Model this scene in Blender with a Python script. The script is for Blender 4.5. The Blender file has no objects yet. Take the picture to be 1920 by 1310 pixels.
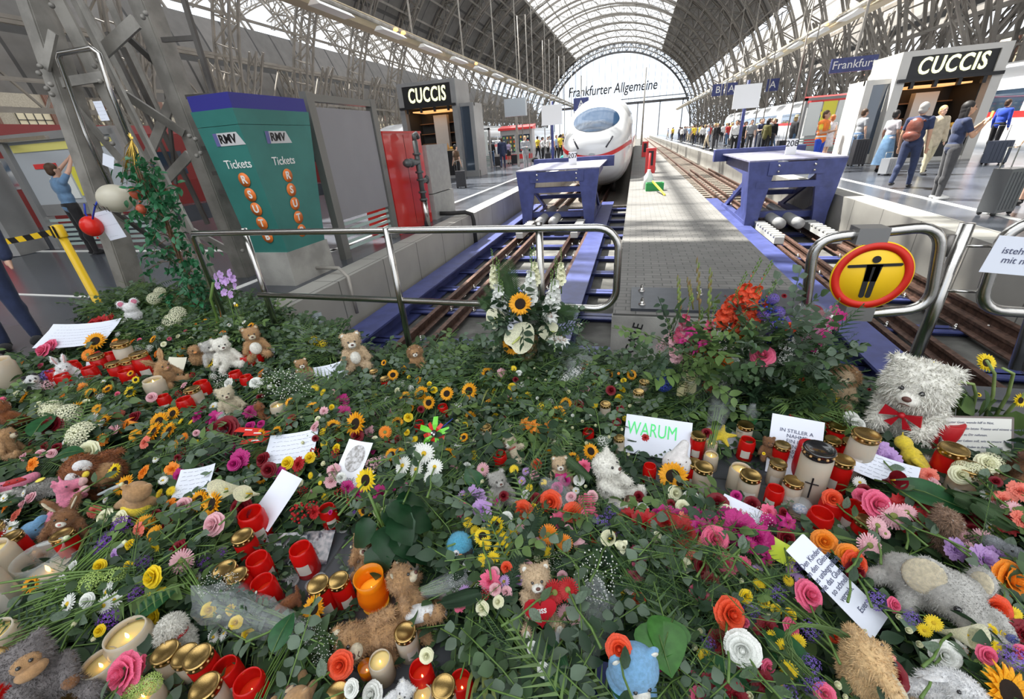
import bpy, math, random
import numpy as np
from mathutils import Vector, Matrix, Quaternion
rnd = random.Random(7); PI = math.pi
S = bpy.context.scene; COL = S.collection
# ------------------------------------------------------------------ camera
F = 778.0; EYE = 1.62
def _n(v): v = np.array(v, float); return v/np.linalg.norm(v)
_Z = -_n([1075-960, -(2200-655), -F]); _Y = _n([1193-960, -(246-655), -F])
_X = _n(np.cross(_Y, _Z)); _Y = np.cross(_Z, _X)
RC = np.array([_X, _Y, _Z])
cam = bpy.data.objects.new('camera', bpy.data.cameras.new('camera')); COL.objects.link(cam)
cam.data.sensor_width = 36; cam.data.lens = F/1920*36; cam.data.clip_start = 0.05; cam.data.clip_end = 900
M = Matrix([list(r) for r in RC]).to_4x4(); M.translation = Vector((0, 0, EYE)); cam.matrix_world = M
S.camera = cam
def ray(px, py): return RC@np.array([px-960, -(py-655), -F])
def G(px, py, z=0.0):
    r = ray(px, py); t = (z-EYE)/r[2]; return Vector((t*r[0], t*r[1], z))
def atY(px, py, y):
    r = ray(px, py); t = y/r[1]; return Vector((t*r[0], y, EYE+t*r[2]))
def atX(px, py, x):
    r = ray(px, py); t = x/r[0]; return Vector((x, t*r[1], EYE+t*r[2]))
def depth(p): return -(RC.T@np.array([p[0], p[1], p[2]-EYE]))[2]
def pix(p):
    c = RC.T@np.array([p[0], p[1], p[2]-EYE]); return 960+F*c[0]/-c[2], 655-F*c[1]/-c[2]
# ------------------------------------------------------------------ light
S.view_settings.view_transform = 'Standard'; S.view_settings.look = 'None'
S.view_settings.gamma = 1.0; S.view_settings.exposure = 0.0
W = bpy.data.worlds.new('sky'); S.world = W; W.use_nodes = True
nt = W.node_tree; bg = nt.nodes['Background']
tc = nt.nodes.new('ShaderNodeTexCoord'); nz = nt.nodes.new('ShaderNodeTexNoise'); nz.inputs['Scale'].default_value = 2.2; nz.inputs['Detail'].default_value = 6
rp = nt.nodes.new('ShaderNodeValToRGB'); rp.color_ramp.elements[0].color = (0.72, 0.84, 1.0, 1); rp.color_ramp.elements[1].color = (1, 1, 1, 1)
rp.color_ramp.elements[0].position = .35; rp.color_ramp.elements[1].position = .55
nt.links.new(tc.outputs['Generated'], nz.inputs['Vector']); nt.links.new(nz.outputs['Fac'], rp.inputs['Fac']); nt.links.new(rp.outputs['Color'], bg.inputs['Color'])
bg.inputs['Strength'].default_value = 1.75
sun = bpy.data.objects.new('sun', bpy.data.lights.new('sun', 'SUN')); COL.objects.link(sun)
sun.data.energy = 26.0; sun.data.angle = 0.012; sun.data.color = (1.0, 0.94, 0.84)
SUND = Vector((0.62, -0.35, -1.18)).normalized()
sun.rotation_euler = SUND.to_track_quat('-Z', 'Y').to_euler()
def area(name, loc, size, power, rot=(0, 0, 0), col=(1, 1, 1)):
    l = bpy.data.lights.new(name, 'AREA'); l.shape = 'RECTANGLE'; l.size, l.size_y = size; l.energy = power; l.color = col
    o = bpy.data.objects.new(name, l); o.location = loc; o.rotation_euler = rot; COL.objects.link(o); return o
area('concourse_skylight', (0.5, -3.5, 12.0), (26, 9), 1750, (math.radians(8), 0, 0), (0.95, 0.98, 1.0))
# ------------------------------------------------------------------ materials
MT = {}
def mat(name, col=(.5, .5, .5), rough=.6, metal=0, var=.0, vscale=8, bump=0, bscale=40, emit=None, estr=0, trans=0, ior=1.45, alpha=1, sss=0, spec=.5, col2=None, coat=0, tl=0, sheen=0):
    if name in MT: return MT[name]
    m = bpy.data.materials.new(name); m.use_nodes = True; n = m.node_tree.nodes; L = m.node_tree.links
    b = n['Principled BSDF']; b.inputs['Base Color'].default_value = (*col, 1)
    b.inputs['Roughness'].default_value = rough; b.inputs['Metallic'].default_value = metal
    b.inputs['Specular IOR Level'].default_value = spec; b.inputs['IOR'].default_value = ior
    if trans: b.inputs['Transmission Weight'].default_value = trans
    if alpha < 1: b.inputs['Alpha'].default_value = alpha
    if sss: b.inputs['Subsurface Weight'].default_value = sss; b.inputs['Subsurface Radius'].default_value = (.02, .012, .008); b.inputs['Subsurface Scale'].default_value = .6
    if coat: b.inputs['Coat Weight'].default_value = coat
    if sheen: b.inputs['Sheen Weight'].default_value = sheen; b.inputs['Sheen Roughness'].default_value = .4
    if emit: b.inputs['Emission Color'].default_value = (*emit, 1); b.inputs['Emission Strength'].default_value = estr
    if var or col2 or bump:
        t = n.new('ShaderNodeTexCoord'); z = n.new('ShaderNodeTexNoise'); z.inputs['Scale'].default_value = vscale; z.inputs['Detail'].default_value = 5
        L.new(t.outputs['Object'], z.inputs['Vector'])
        if var or col2:
            r = n.new('ShaderNodeValToRGB'); c2 = col2 or tuple(min(1, c*(1+var)) for c in col)
            c1 = col if col2 else tuple(c*(1-var) for c in col)
            r.color_ramp.elements[0].color = (*c1, 1); r.color_ramp.elements[1].color = (*c2, 1)
            r.color_ramp.elements[0].position = .38; r.color_ramp.elements[1].position = .62
            L.new(z.outputs['Fac'], r.inputs['Fac']); L.new(r.outputs['Color'], b.inputs['Base Color'])
        if bump:
            z2 = n.new('ShaderNodeTexNoise'); z2.inputs['Scale'].default_value = bscale; z2.inputs['Detail'].default_value = 4; L.new(t.outputs['Object'], z2.inputs['Vector'])
            u = n.new('ShaderNodeBump'); u.inputs['Strength'].default_value = bump; u.inputs['Distance'].default_value = .02
            L.new(z2.outputs['Fac'], u.inputs['Height']); L.new(u.outputs['Normal'], b.inputs['Normal'])
    if tl:
        out = n['Material Output']; mx = n.new('ShaderNodeMixShader'); mx.inputs[0].default_value = tl; tr = n.new('ShaderNodeBsdfTranslucent')
        tr.inputs['Color'].default_value = (*[min(1, c*1.4) for c in col], 1)
        L.new(b.outputs[0], mx.inputs[1]); L.new(tr.outputs[0], mx.inputs[2]); L.new(mx.outputs[0], out.inputs['Surface'])
    MT[name] = m; return m
def grid_mat(name, base, line, sx, sy, lw, rough=.4, var=.15, off=(0, 0), brick=0, bumpy=0, wear=None):
    m = bpy.data.materials.new(name); m.use_nodes = True; n = m.node_tree.nodes; L = m.node_tree.links; b = n['Principled BSDF']
    t = n.new('ShaderNodeTexCoord'); mp = n.new('ShaderNodeMapping'); mp.inputs['Location'].default_value = (off[0], off[1], 0)
    L.new(t.outputs['Object'], mp.inputs['Vector'])
    k = n.new('ShaderNodeTexBrick'); k.offset = brick; k.inputs['Scale'].default_value = 1
    k.inputs['Brick Width'].default_value = sx; k.inputs['Row Height'].default_value = sy; k.inputs['Mortar Size'].default_value = lw
    k.inputs['Mortar Smooth'].default_value = .1; k.inputs['Bias'].default_value = 0
    k.inputs['Color1'].default_value = (*[c*(1-var) for c in base], 1); k.inputs['Color2'].default_value = (*[c*(1+var) for c in base], 1); k.inputs['Mortar'].default_value = (*line, 1)
    L.new(mp.outputs['Vector'], k.inputs['Vector'])
    z = n.new('ShaderNodeTexNoise'); z.inputs['Scale'].default_value = 1.3; z.inputs['Detail'].default_value = 8; L.new(t.outputs['Object'], z.inputs['Vector'])
    mx = n.new('ShaderNodeMixRGB'); mx.blend_type = 'MULTIPLY'; mx.inputs['Fac'].default_value = .5
    r = n.new('ShaderNodeValToRGB'); r.color_ramp.elements[0].color = (.6, .6, .6, 1); r.color_ramp.elements[0].position = .3; r.color_ramp.elements[1].position = .7
    L.new(z.outputs['Fac'], r.inputs['Fac']); L.new(k.outputs['Color'], mx.inputs[1]); L.new(r.outputs['Color'], mx.inputs[2]); L.new(mx.outputs[0], b.inputs['Base Color'])
    b.inputs['Roughness'].default_value = rough
    if bumpy:
        u = n.new('ShaderNodeBump'); u.inputs['Strength'].default_value = bumpy; u.inputs['Distance'].default_value = .01; u.invert = True
        L.new(k.outputs['Fac'], u.inputs['Height']); L.new(u.outputs['Normal'], b.inputs['Normal'])
    MT[name] = m; return m
# ------------------------------------------------------------------ mesh builder
class MB:
    def __init__(s): s.v = []; s.f = []; s.m = []; s.n = 0; s.sm = []
    def add(s, v, f, mi=0, sm=False):
        s.v.extend([tuple(p) for p in v]); k = s.n; s.f.extend([tuple(i+k for i in q) for q in f]); s.m.extend([mi]*len(f)); s.sm.extend([sm]*len(f)); s.n += len(v); return s
    def box(s, a, b, mi=0, R=None):
        x0, y0, z0 = a; x1, y1, z1 = b
        v = [(x0, y0, z0), (x1, y0, z0), (x1, y1, z0), (x0, y1, z0), (x0, y0, z1), (x1, y0, z1), (x1, y1, z1), (x0, y1, z1)]
        if R is not None: v = [R@Vector(p) for p in v]
        return s.add(v, [(0, 3, 2, 1), (4, 5, 6, 7), (0, 1, 5, 4), (1, 2, 6, 5), (2, 3, 7, 6), (3, 0, 4, 7)], mi)
    def bar(s, p, q, w, h=None, mi=0, up=(0, 0, 1)):
        p = Vector(p); q = Vector(q); d = (q-p); L = d.length
        if L < 1e-6: return s
        d /= L; u = Vector(up)
        if abs(d.dot(u)) > .98: u = Vector((0, 1, 0)) if abs(d.y) < .9 else Vector((1, 0, 0))
        x = d.cross(u).normalized(); y = x.cross(d).normalized(); h = h or w
        v = [c+x*a*w/2+y*b*h/2 for c in (p, q) for a, b in ((-1, -1), (1, -1), (1, 1), (-1, 1))]
        return s.add(v, [(0, 1, 2, 3), (7, 6, 5, 4), (0, 4, 5, 1), (1, 5, 6, 2), (2, 6, 7, 3), (3, 7, 4, 0)], mi)
    def tube(s, pts, r, n=8, mi=0, caps=True, closed=False, sm=True):
        pts = [Vector(p) for p in pts]; N = len(pts); rs = r if isinstance(r, (list, tuple)) else [r]*N
        v = []; prev = None
        for i, p in enumerate(pts):
            if closed: t = pts[(i+1) % N]-pts[i-1]
            else: t = pts[min(i+1, N-1)]-pts[max(i-1, 0)]
            t.normalize()
            if prev is None:
                a = Vector((0, 0, 1)) if abs(t.z) < .9 else Vector((1, 0, 0)); x = t.cross(a).normalized()
            else:
                x = (prev-t*prev.dot(t)); x = x.normalized() if x.length > 1e-6 else t.orthogonal().normalized()
            prev = x; y = t.cross(x)
            for k in range(n): a = 2*PI*k/n; v.append(p+(x*math.cos(a)+y*math.sin(a))*rs[i])
        f = []
        for i in range(N if closed else N-1):
            j = (i+1) % N
            for k in range(n): f.append((i*n+k, i*n+(k+1) % n, j*n+(k+1) % n, j*n+k))
        if caps and not closed: f.append(tuple(range(n-1, -1, -1))); f.append(tuple((N-1)*n+k for k in range(n)))
        return s.add(v, f, mi, sm)
    def lathe(s, prof, n=20, mi=0, c=(0, 0, 0), R=None, sm=True, cap0=False, cap1=False):
        v = []; c = Vector(c)
        for r, z in prof:
            for k in range(n):
                a = 2*PI*k/n; p = Vector((r*math.cos(a), r*math.sin(a), z)); v.append(c+(R@p if R is not None else p))
        f = []
        for i in range(len(prof)-1):
            for k in range(n): f.append((i*n+k, i*n+(k+1) % n, (i+1)*n+(k+1) % n, (i+1)*n+k))
        if cap0: f.append(tuple(range(n-1, -1, -1)))
        if cap1: f.append(tuple((len(prof)-1)*n+k for k in range(n)))
        return s.add(v, f, mi, sm)
    def ell(s, c, r, R=None, n=12, m=8, mi=0):
        c = Vector(c); r = (r, r, r) if not isinstance(r, (tuple, list)) else r; v = []; f = []
        for i in range(m+1):
            th = PI*i/m
            for k in range(n):
                a = 2*PI*k/n; p = Vector((r[0]*math.sin(th)*math.cos(a), r[1]*math.sin(th)*math.sin(a), r[2]*math.cos(th)))
                v.append(c+(R@p if R is not None else p))
        for i in range(m):
            for k in range(n): f.append((i*n+k, (i+1)*n+k, (i+1)*n+(k+1) % n, i*n+(k+1) % n))
        return s.add(v, f, mi, True)
    def poly(s, pts, mi=0): return s.add(pts, [tuple(range(len(pts)))], mi)
    def prism(s, pts, d, mi=0):
        d = Vector(d); n = len(pts); v = [Vector(p) for p in pts]+[Vector(p)+d for p in pts]
        return s.add(v, [tuple(range(n-1, -1, -1)), tuple(range(n, 2*n))]+[(i, (i+1) % n, n+(i+1) % n, n+i) for i in range(n)], mi)
    def mesh(s, name, mats):
        me = bpy.data.meshes.new(name); me.from_pydata([tuple(p) for p in s.v], [], s.f)
        for m in (mats if isinstance(mats, (list, tuple)) else [mats]): me.materials.append(m)
        me.polygons.foreach_set('material_index', s.m); me.polygons.foreach_set('use_smooth', s.sm); me.update(); return me
    def build(s, name, mats, parent=None, loc=None):
        o = bpy.data.objects.new(name, s.mesh(name, mats)); COL.objects.link(o)
        if parent is not None: o.parent = parent
        if loc is not None: o.location = loc
        return o
LABELS = {}
def tag(o, label, cat, group=None, kind=None):
    o['label'] = label; o['category'] = cat
    if group: o['group'] = group
    if kind: o['kind'] = kind
    return o
def empty(name, loc=(0, 0, 0), rz=0, label=None, cat=None, group=None, rot=None, sc=1):
    o = bpy.data.objects.new(name, None); COL.objects.link(o); o.location = loc; o.rotation_euler = rot or (0, 0, rz); o.scale = (sc,)*3 if not isinstance(sc, tuple) else sc; o.empty_display_size = .05
    if label: tag(o, label, cat, group)
    return o
def struct(o): o['kind'] = 'structure'; return o
def copy_tree(o, parent=None):
    c = o.copy(); COL.objects.link(c)
    if parent is not None: c.parent = parent
    for ch in CH(o): copy_tree(ch, c)
    return c
def CH(o): return list(o.children)
def text_mesh(txt, size, ext=.004, bold=0, shear=0, align='CENTER', spacing=1):
    cu = bpy.data.curves.new('t', 'FONT'); cu.body = txt; cu.size = size; cu.extrude = ext; cu.offset = bold; cu.shear = shear; cu.align_x = align; cu.align_y = 'CENTER'; cu.space_character = spacing; cu.resolution_u = 3
    o = bpy.data.objects.new('t', cu); COL.objects.link(o); dg = bpy.context.evaluated_depsgraph_get()
    me = bpy.data.meshes.new_from_object(o.evaluated_get(dg)); bpy.data.objects.remove(o); bpy.data.curves.remove(cu); return me
def text(name, txt, size, m, parent=None, loc=(0, 0, 0), rot=(PI/2, 0, 0), sc=(1, 1, 1), **k):
    me = text_mesh(txt, size, **k); me.materials.clear(); me.materials.append(m); o = bpy.data.objects.new(name, me); COL.objects.link(o)
    o.location = loc; o.rotation_euler = rot; o.scale = sc
    if parent is not None: o.parent = parent
    return o
def blob_mesh(name, prims, voxel, m, smooth=3, dec=None):
    b = MB()
    for p in prims:
        if p[0] == 'c':
            a, r1, c, r2 = Vector(p[1]), p[2], Vector(p[3]), p[4]; d = c-a
            pts = []; rs = []
            L = d.length or 1e-6; u = d/L; K = 4
            for i in range(K): t = PI/2*i/K; pts.append(a-u*r1*math.cos(t)); rs.append(max(r1*math.sin(t), r1*.04))
            pts.append(a.copy()); rs.append(r1); pts.append(c.copy()); rs.append(r2)
            for i in range(1, K+1): t = PI/2*(1-i/K); pts.append(c+u*r2*math.cos(t)); rs.append(max(r2*math.sin(t), r2*.04))
            b.tube(pts, rs, n=12)
        elif p[0] == 'e': b.ell(p[1], p[2], p[3] if len(p) > 3 else None, 18, 12)
        elif p[0] == 'b': b.box(p[1], p[2])
        elif p[0] == 'm': b.add(p[1], p[2])
    me = b.mesh(name, m); o = bpy.data.objects.new('tmp', me); COL.objects.link(o)
    r = o.modifiers.new('r', 'REMESH'); r.mode = 'VOXEL'; r.voxel_size = voxel; r.use_smooth_shade = True
    if smooth: q = o.modifiers.new('s', 'SMOOTH'); q.iterations = smooth; q.factor = .5
    dg = bpy.context.evaluated_depsgraph_get(); out = bpy.data.meshes.new_from_object(o.evaluated_get(dg)); out.name = name
    bpy.data.objects.remove(o); bpy.data.meshes.remove(me)
    out.materials.clear(); out.materials.append(m); out.polygons.foreach_set('use_smooth', [True]*len(out.polygons)); return out
def obj(name, me, parent=None, loc=(0, 0, 0)):
    o = bpy.data.objects.new(name, me); COL.objects.link(o); o.location = loc
    if parent is not None: o.parent = parent
    return o
# ================================================================== STATION
steel_d = mat('steel_dark', (.085, .08, .075), .55, .3, var=.25, vscale=3)
steel_p = mat('steel_paint', (.23, .22, .2), .5, .1, var=.2, vscale=4, bump=.1)
steel_l = mat('steel_light', (.32, .30, .27), .5, .1, var=.2, vscale=2)
inox = mat('brushed_steel', (.5, .49, .47), .22, 1, bump=.05, bscale=200)
blue = mat('blue_paint', (.05, .062, .185), .42, 0, var=.15, vscale=5, spec=.5)
rust = mat('rusty_rail', (.10, .055, .04), .55, .4, var=.35, vscale=14, bump=.2)
shiny = mat('rail_head', (.35, .31, .28), .35, .9)
conc = mat('concrete', (.30, .295, .275), .8, var=.18, vscale=3, bump=.15, bscale=60)
concd = mat('pit_concrete', (.10, .098, .09), .8, var=.35, vscale=2.5, bump=.2)
white = mat('white_paint', (.8, .8, .78), .35)
black = mat('black_paint', (.012, .012, .014), .35)
rubber = mat('black_rubber', (.02, .02, .02), .7)
floor_m = grid_mat('floor_slabs', (.075, .08, .09), (.04, .042, .045), 1.2, .6, .006, .28, .12)
plat_m = grid_mat('platform_slabs', (.075, .083, .10), (.05, .05, .055), 1.2, 1.2, .008, .22, .1)
pave_m = grid_mat('pavers', (.17, .165, .155), (.08, .08, .075), .2, .1, .006, .75, .12, brick=.5, bumpy=.4)
curb_m = grid_mat('curb_stone', (.36, .35, .32), (.12, .12, .11), 1.0, 1.2, .01, .7, .05)
dark_plate = mat('dark_floor_plate', (.05, .055, .065), .4, .2, var=.1)
EDGE = 2.93; XL = -3.92; IL, IR = -0.12, 1.78; XR = 4.55; PZ = -.95; YF = 185
def slab(name, a, b, m): return struct(MB().box(a, b).build(name, m))
slab('floor', (-45, -14, -.2), (45, EDGE, 0), floor_m)
slab('platform_left', (XL-9.5, EDGE, -1.0), (XL-.42, YF, 0), plat_m)
slab('platform_edge_left', (XL-.42, EDGE, -1.0), (XL, YF, .012), curb_m)
slab('platform_right', (XR+.5, EDGE, -1.0), (XR+10.5, YF, 0), plat_m)
slab('platform_edge_right', (XR, EDGE, -1.0), (XR+.5, YF, .012), curb_m)
slab('track_bed', (-100, EDGE, PZ-.2), (90, YF+150, PZ), concd)
slab('edge_plate', (-3.9, EDGE-.14, -.01), (XR, EDGE+.02, .012), dark_plate)
slab('concourse_edge_wall', (-3.9, EDGE-.05, -1.), (XR, EDGE, -.01), conc)
slab('island_pavement', (IL, 4.0, -1.0), (IR, 60, 0.0), [pave_m][0])
slab('island_concrete_front', (IL-.01, 3.98, -1.0), (IR+.01, 4.06, -.02), conc)
for x in (XL-1.45, XR+1.25): slab('platform_line', (x-.06, 4.0 if x < 0 else 4, .001), (x+.06, YF, .006), white)
slab('cross_line', (-12, 3.9, .001), (-6.9, 3.96, .006), white); slab('cross_line', (-14, 6.6, .001), (-5.3, 6.75, .006), white)
# far platforms
for x0, x1 in ((-31, -19), (24, 34)): slab('far_platform', (x0, 4, -1), (x1, YF, 0), plat_m)
o = MB(); o.box((.05, 4.08, .0), (1.75, 4.75, .03)); o = o.build('steel_cover_plate', dark_plate)
tag(o, 'dark steel plate with bolts covering the front end of the paved strip', 'cover plate')
for x, y in ((.16, 4.2), (.16, 4.62), (.75, 4.55), (1.6, 4.25)):
    b = MB(); b.lathe([(.035, 0), (.035, .012), (.018, .012), (.018, .05), (.012, .07)], 10, c=(x, y, .03)); b.build('bolt', inox, o)
g = text('graffiti', 'CARE\n  //', .14, black, None, (.17, 3.975, -.27), (PI/2, 0.0, 0), ext=.001); tag(g, 'black graffiti tag scrawled on the concrete front of the paved strip', 'graffiti')
g.rotation_euler = (PI/2, -1.35, 0)
# rails ---------------------------------------------------------------
def rail_obj(x, y0, y1, m, ztop=-.70):
    p = [(-.07, -.16), (.07, -.16), (.07, -.145), (.01, -.125), (.01, -.045), (.036, -.035), (.036, 0), (-.036, 0), (-.036, -.035), (-.01, -.045), (-.01, -.125), (-.07, -.145)]
    b = MB(); b.prism([(x+a, y0, ztop+z) for a, z in p], (0, y1-y0, 0)); return b.build('rail', m)
side = {-1: 'left track', 1: 'right track'}
for sgn, xs in ((-1, (-2.92, -2.52, -1.5, -1.12)), (1, (3.02, 3.38, 4.1, 4.42))):
    for i, x in enumerate(xs):
        o = rail_obj(x, EDGE+.1, 30 if i in (1, 3) else YF, rust)
        tag(o, '%s rail of the %s, counted from the left' % (('outermost left', 'second', 'third', 'outermost right')[i], side[sgn]), 'rail', 'brown steel rails')
    bx = (-3.78, -1.06) if sgn < 0 else (2.42, 4.86)
    for i, x in enumerate(bx):
        b = MB(); w = .42 if (sgn < 0 or i == 0) else .3
        b.box((x, EDGE+.05, -.66), (x+w, 16.5, -.63)); b.box((x+w/2-.02, EDGE+.05, -.9), (x+w/2+.02, 16.5, -.66)); b.box((x, EDGE+.05, -.93), (x+w, 16.5, -.9))
        o = b.build('blue_girder', blue); tag(o, 'long blue steel girder on the %s side of the %s' % (('left', 'right')[i], side[sgn]), 'girder', 'blue steel girders along the tracks')
    x0, x1 = (-3.9, IL-.02) if sgn < 0 else (IR+.02, XR-.0)
    k = 0
    for y in np.arange(3.7, 16.4, 1.15):
        b = MB(); b.box((x0, y-.11, -.88), (x1, y+.11, -.86)); b.box((x0, y-.015, -.96), (x1, y+.015, -.86)); b.box((x0, y-.11, -.98), (x1, y+.11, -.96))
        o = b.build('cross_beam', blue); k += 1
        tag(o, 'blue cross beam under the %s, number %d from the flower pile' % (side[sgn], k), 'cross beam', 'blue beams across the track pits')
        for x in xs:
            for d in (-.1, .1):
                b = MB(); b.box((-.035, -.05, 0), (.035, .05, .025)); b.lathe([(.02, .025), (.02, .05), (.012, .05), (.012, .075)], 8, cap1=True)
                b.build('rail_clamp', inox, o, (x+d, y, -.86))
# sleepers beyond buffers
slm = mat('sleeper', (.20, .17, .14), .8, var=.2); bal = mat('ballast', (.16, .14, .12), .9, var=.5, vscale=30, bump=.8, bscale=30)
slab('ballast_left', (XL, 17, PZ), (IL, YF, -.87), bal); slab('ballast_right', (IR, 17, PZ), (XR, YF, -.87), bal)
ys = np.arange(17.2, 75, .62)
for sgn in (1,):
    first = None
    for k, y in enumerate(ys):
        if first is None: first = MB().box((-1.25, -.12, -.9), (1.25, .12, -.82)).mesh('sleeper', slm)
        o = obj('sleeper', first, None, (3.75 if sgn > 0 else -2.0, y, 0)); tag(o, 'track sleeper of the right track beyond the buffer stop', 'sleeper', 'sleepers of the right track')
# buffer stops ---------------------------------------------------------
def buffer_stop(x0, x1, y, num, label):
    t = empty('buffer_stop', (0, 0, 0), 0, label, 'buffer stop')
    zt = .80; zb = -.66; D = 3.6
    for i, (xa, s) in enumerate(((x0, 1), (x1, -1))):
        b = MB()   # tapered front leg
        w = .42
        b.prism([(xa-.12*s, y, zt), (xa+(w+.05)*s, y, zt), (xa+.30*s, y+.02, -.35), (xa+.28*s, y+.02, zb), (xa, y+.02, zb), (xa, y+.02, -.35)][::s], (0, .1, 0))
        b.prism([(xa+.02*s, y+.1, zt), (xa+.02*s, y+D, zt), (xa+.02*s, y+D, zt-.25), (xa+.02*s, y+1.2, zt-.35), (xa+.02*s, y+.8, -.3), (xa+.02*s, y+1.6, -.62), (xa+.02*s, y+.1, -.62)], (.05*s, 0, 0))
        b.bar((xa+.08*s, y+.1, -.6), (xa+.08*s, y+3.2, -.6), .16, .1)
        b.build('side_frame', blue, t)
        b = MB(); b.bar((xa+.1*s, y+3.1, -.6), (xa+.1*s, y+.3, .6), .07, .12); b.build('diagonal_brace', blue, t)
    b = MB(); b.box((x0-.12, y, zt), (x1+.12, y+D, zt+.03)); b.build('top_plate', mat('grey_blue_plate', (.22, .22, .30), .45, .1, var=.2), t)  # top plate in a paler grey blue than the frames
    b = MB(); b.box((x0+.3, y-.03, .5), (x1-.3, y+.05, zt-.03)); b.build('front_beam', blue, t)
    for z0, z1, d in ((.22, .36, 0), (-.5, -.36, .3), (-.22, -.1, 2.2)):
        b = MB(); b.box((x0+.1, y+d, z0), (x1-.1, y+d+.18, z1)); b.build('cross_bar', blue, t)
    for x in (x0+.5, x1-.5):
        for z in (.58, .7):
            b = MB(); b.lathe([(.028, 0), (.028, .03), (.012, .04)], 8, R=Matrix.Rotation(PI/2, 3, 'X'), c=(x, y-.03, z), cap1=True); b.build('bolt', inox, t)
    b = MB(); b.box((x0-.35, y+D-.1, .62), (x1+.35, y+D+.15, .95)); b.build('head_beam', blue, t)
    for x in (x0-.1, x1+.1):
        b = MB(); b.lathe([(.09, 0), (.09, .35), (.16, .35), (.16, .42)], 14, R=Matrix.Rotation(-PI/2, 3, 'X'), c=(x, y+D+.1, .78), cap1=True); b.build('buffer', mat('grey_buffer', (.3, .3, .3), .4, .6), t)
    # number plate on top
    cx = (x0+x1)/2+.25
    b = MB(); b.box((-.12, -.01, 0), (.12, .01, .36)); p = b.build('number_plate', white, t, (cx, y+1.5, zt+.03))
    text('number', num, .19, black, p, (0, -.013, .25), ext=.001, bold=.002)
    # hydraulic cylinders between the legs
    for x in (x0+.62, x0+1.0):
        b = MB(); b.tube([(x, y-.55, -.5), (x, y+1.8, -.5)], .12, 16); b.build('damper_cylinder', mat('damper_grey', (.35, .35, .35), .45, .3), t)
    for x in (x0+.32, x1-.35):
        b = MB(); b.box((x-.09, y-1.7, -.69), (x+.09, y+.1, -.55))
        for k in range(8): b.box((x-.11, y-1.65+k*.22, -.55), (x+.11, y-1.55+k*.22, -.52))
        b.build('friction_shoe', mat('shoe_grey', (.52, .52, .5), .5, .3), t)
    return t
buffer_stop(-3.12, -1.02, 12.4, '207', 'blue buffer stop with white plate 207 in front of the white train')
buffer_stop(2.7, 4.42, 11.6, '208', 'blue buffer stop with white plate 208 on the sunlit right track')
def sign_post(x, y, lab):
    t = empty('stop_sign_post', (x, y, .95), 0, lab, 'sign post')
    MB().tube([(0, 0, 0), (0, 0, 1.75)], .045, 10).build('pole', blue, t)
    MB().box((-.35, -.06, 1.05), (.35, -.04, 1.65)).build('sign_panel', white, t)
sign_post(-2.8, 16.03, 'blue pole with blank white panels behind the left buffer stop'); sign_post(3.0, 15.23, 'blue pole with blank white panels behind the right buffer stop')
# ------------------------------------------------------------------ ROOF
X0 = -7.5; AW = 28.2; AH = 28.6
def arch(t, k=0): return X0+(AW-k)*math.cos(t), (AH-k)*math.sin(t)**.92
rib_m = mat('rib_steel', (.20, .185, .165), .55, .1, var=.15, vscale=1)
def truss(x0, halves=(0.0, PI), K=46, w=.2, lw=.1, dy=.45, depth_=1.5):
    b = MB(); a0, a1 = halves
    P0 = []; P1 = []
    for i in range(K+1):
        t = a0+(a1-a0)*i/K; tt = min(max(t, .0), PI)
        ax, az = arch(tt); bx_, bz = arch(tt, depth_); P0.append((ax-X0+x0, az)); P1.append((bx_-X0+x0, bz))
    for s in (-dy, dy):
        for i in range(K):
            for Q in (P0, P1): b.bar((Q[i][0], s, Q[i][1]), (Q[i+1][0], s, Q[i+1][1]), w, w*.8, up=(0, 1, 0))
            A, B_ = (P0, P1) if i % 2 else (P1, P0)
            b.bar((A[i][0], s, A[i][1]), (B_[i+1][0], s, B_[i+1][1]), lw, lw, up=(0, 1, 0))
            b.bar((P0[i][0], s, P0[i][1]), (P1[i][0], s, P1[i][1]), lw, lw, up=(0, 1, 0))
    for i in range(0, K+1, 2):
        for Q in (P0, P1): b.bar((Q[i][0], -dy, Q[i][1]), (Q[i][0], dy, Q[i][1]), lw)
        if i+2 <= K: b.bar((P1[i][0], -dy, P1[i][1]), (P1[i+2][0], dy, P1[i+2][1]), lw*.8)
    return b
rm = truss(X0).mesh('roof_arch', rib_m); rys = [7+9.3*i for i in range(19)]
for y in rys: struct(obj('roof_arch', rm, None, (0, y, 0)))
end = truss(X0, K=60, w=.35, lw=.14, dy=.9, depth_=2.6).mesh('end_arch', mat('end_arch_dark', (.10, .10, .105), .6)); struct(obj('end_arch', end, None, (0, 176, 0)))
sm_ = truss(X0-56.6, (0, PI*.62), 30).mesh('side_hall_arch', rib_m)
for y in rys[:14]: struct(obj('side_hall_arch', sm_, None, (0, y, 0)))
sm2 = truss(X0+56.6, (PI*.4, PI), 30).mesh('side_hall_arch', rib_m)
for y in rys[:14]: struct(obj('side_hall_arch', sm2, None, (0, y, 0)))
# purlins
b = MB()
for i in range(1, 30):
    t = PI*i/30; x, z = arch(t, .2); b.bar((x, 6, z), (x, 177, z), .09, .22)
    x, z = arch(t, .75); b.bar((x, 6, z), (x, 177, z), .05, .05)
struct(b.build('roof_purlins', rib_m))
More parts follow.
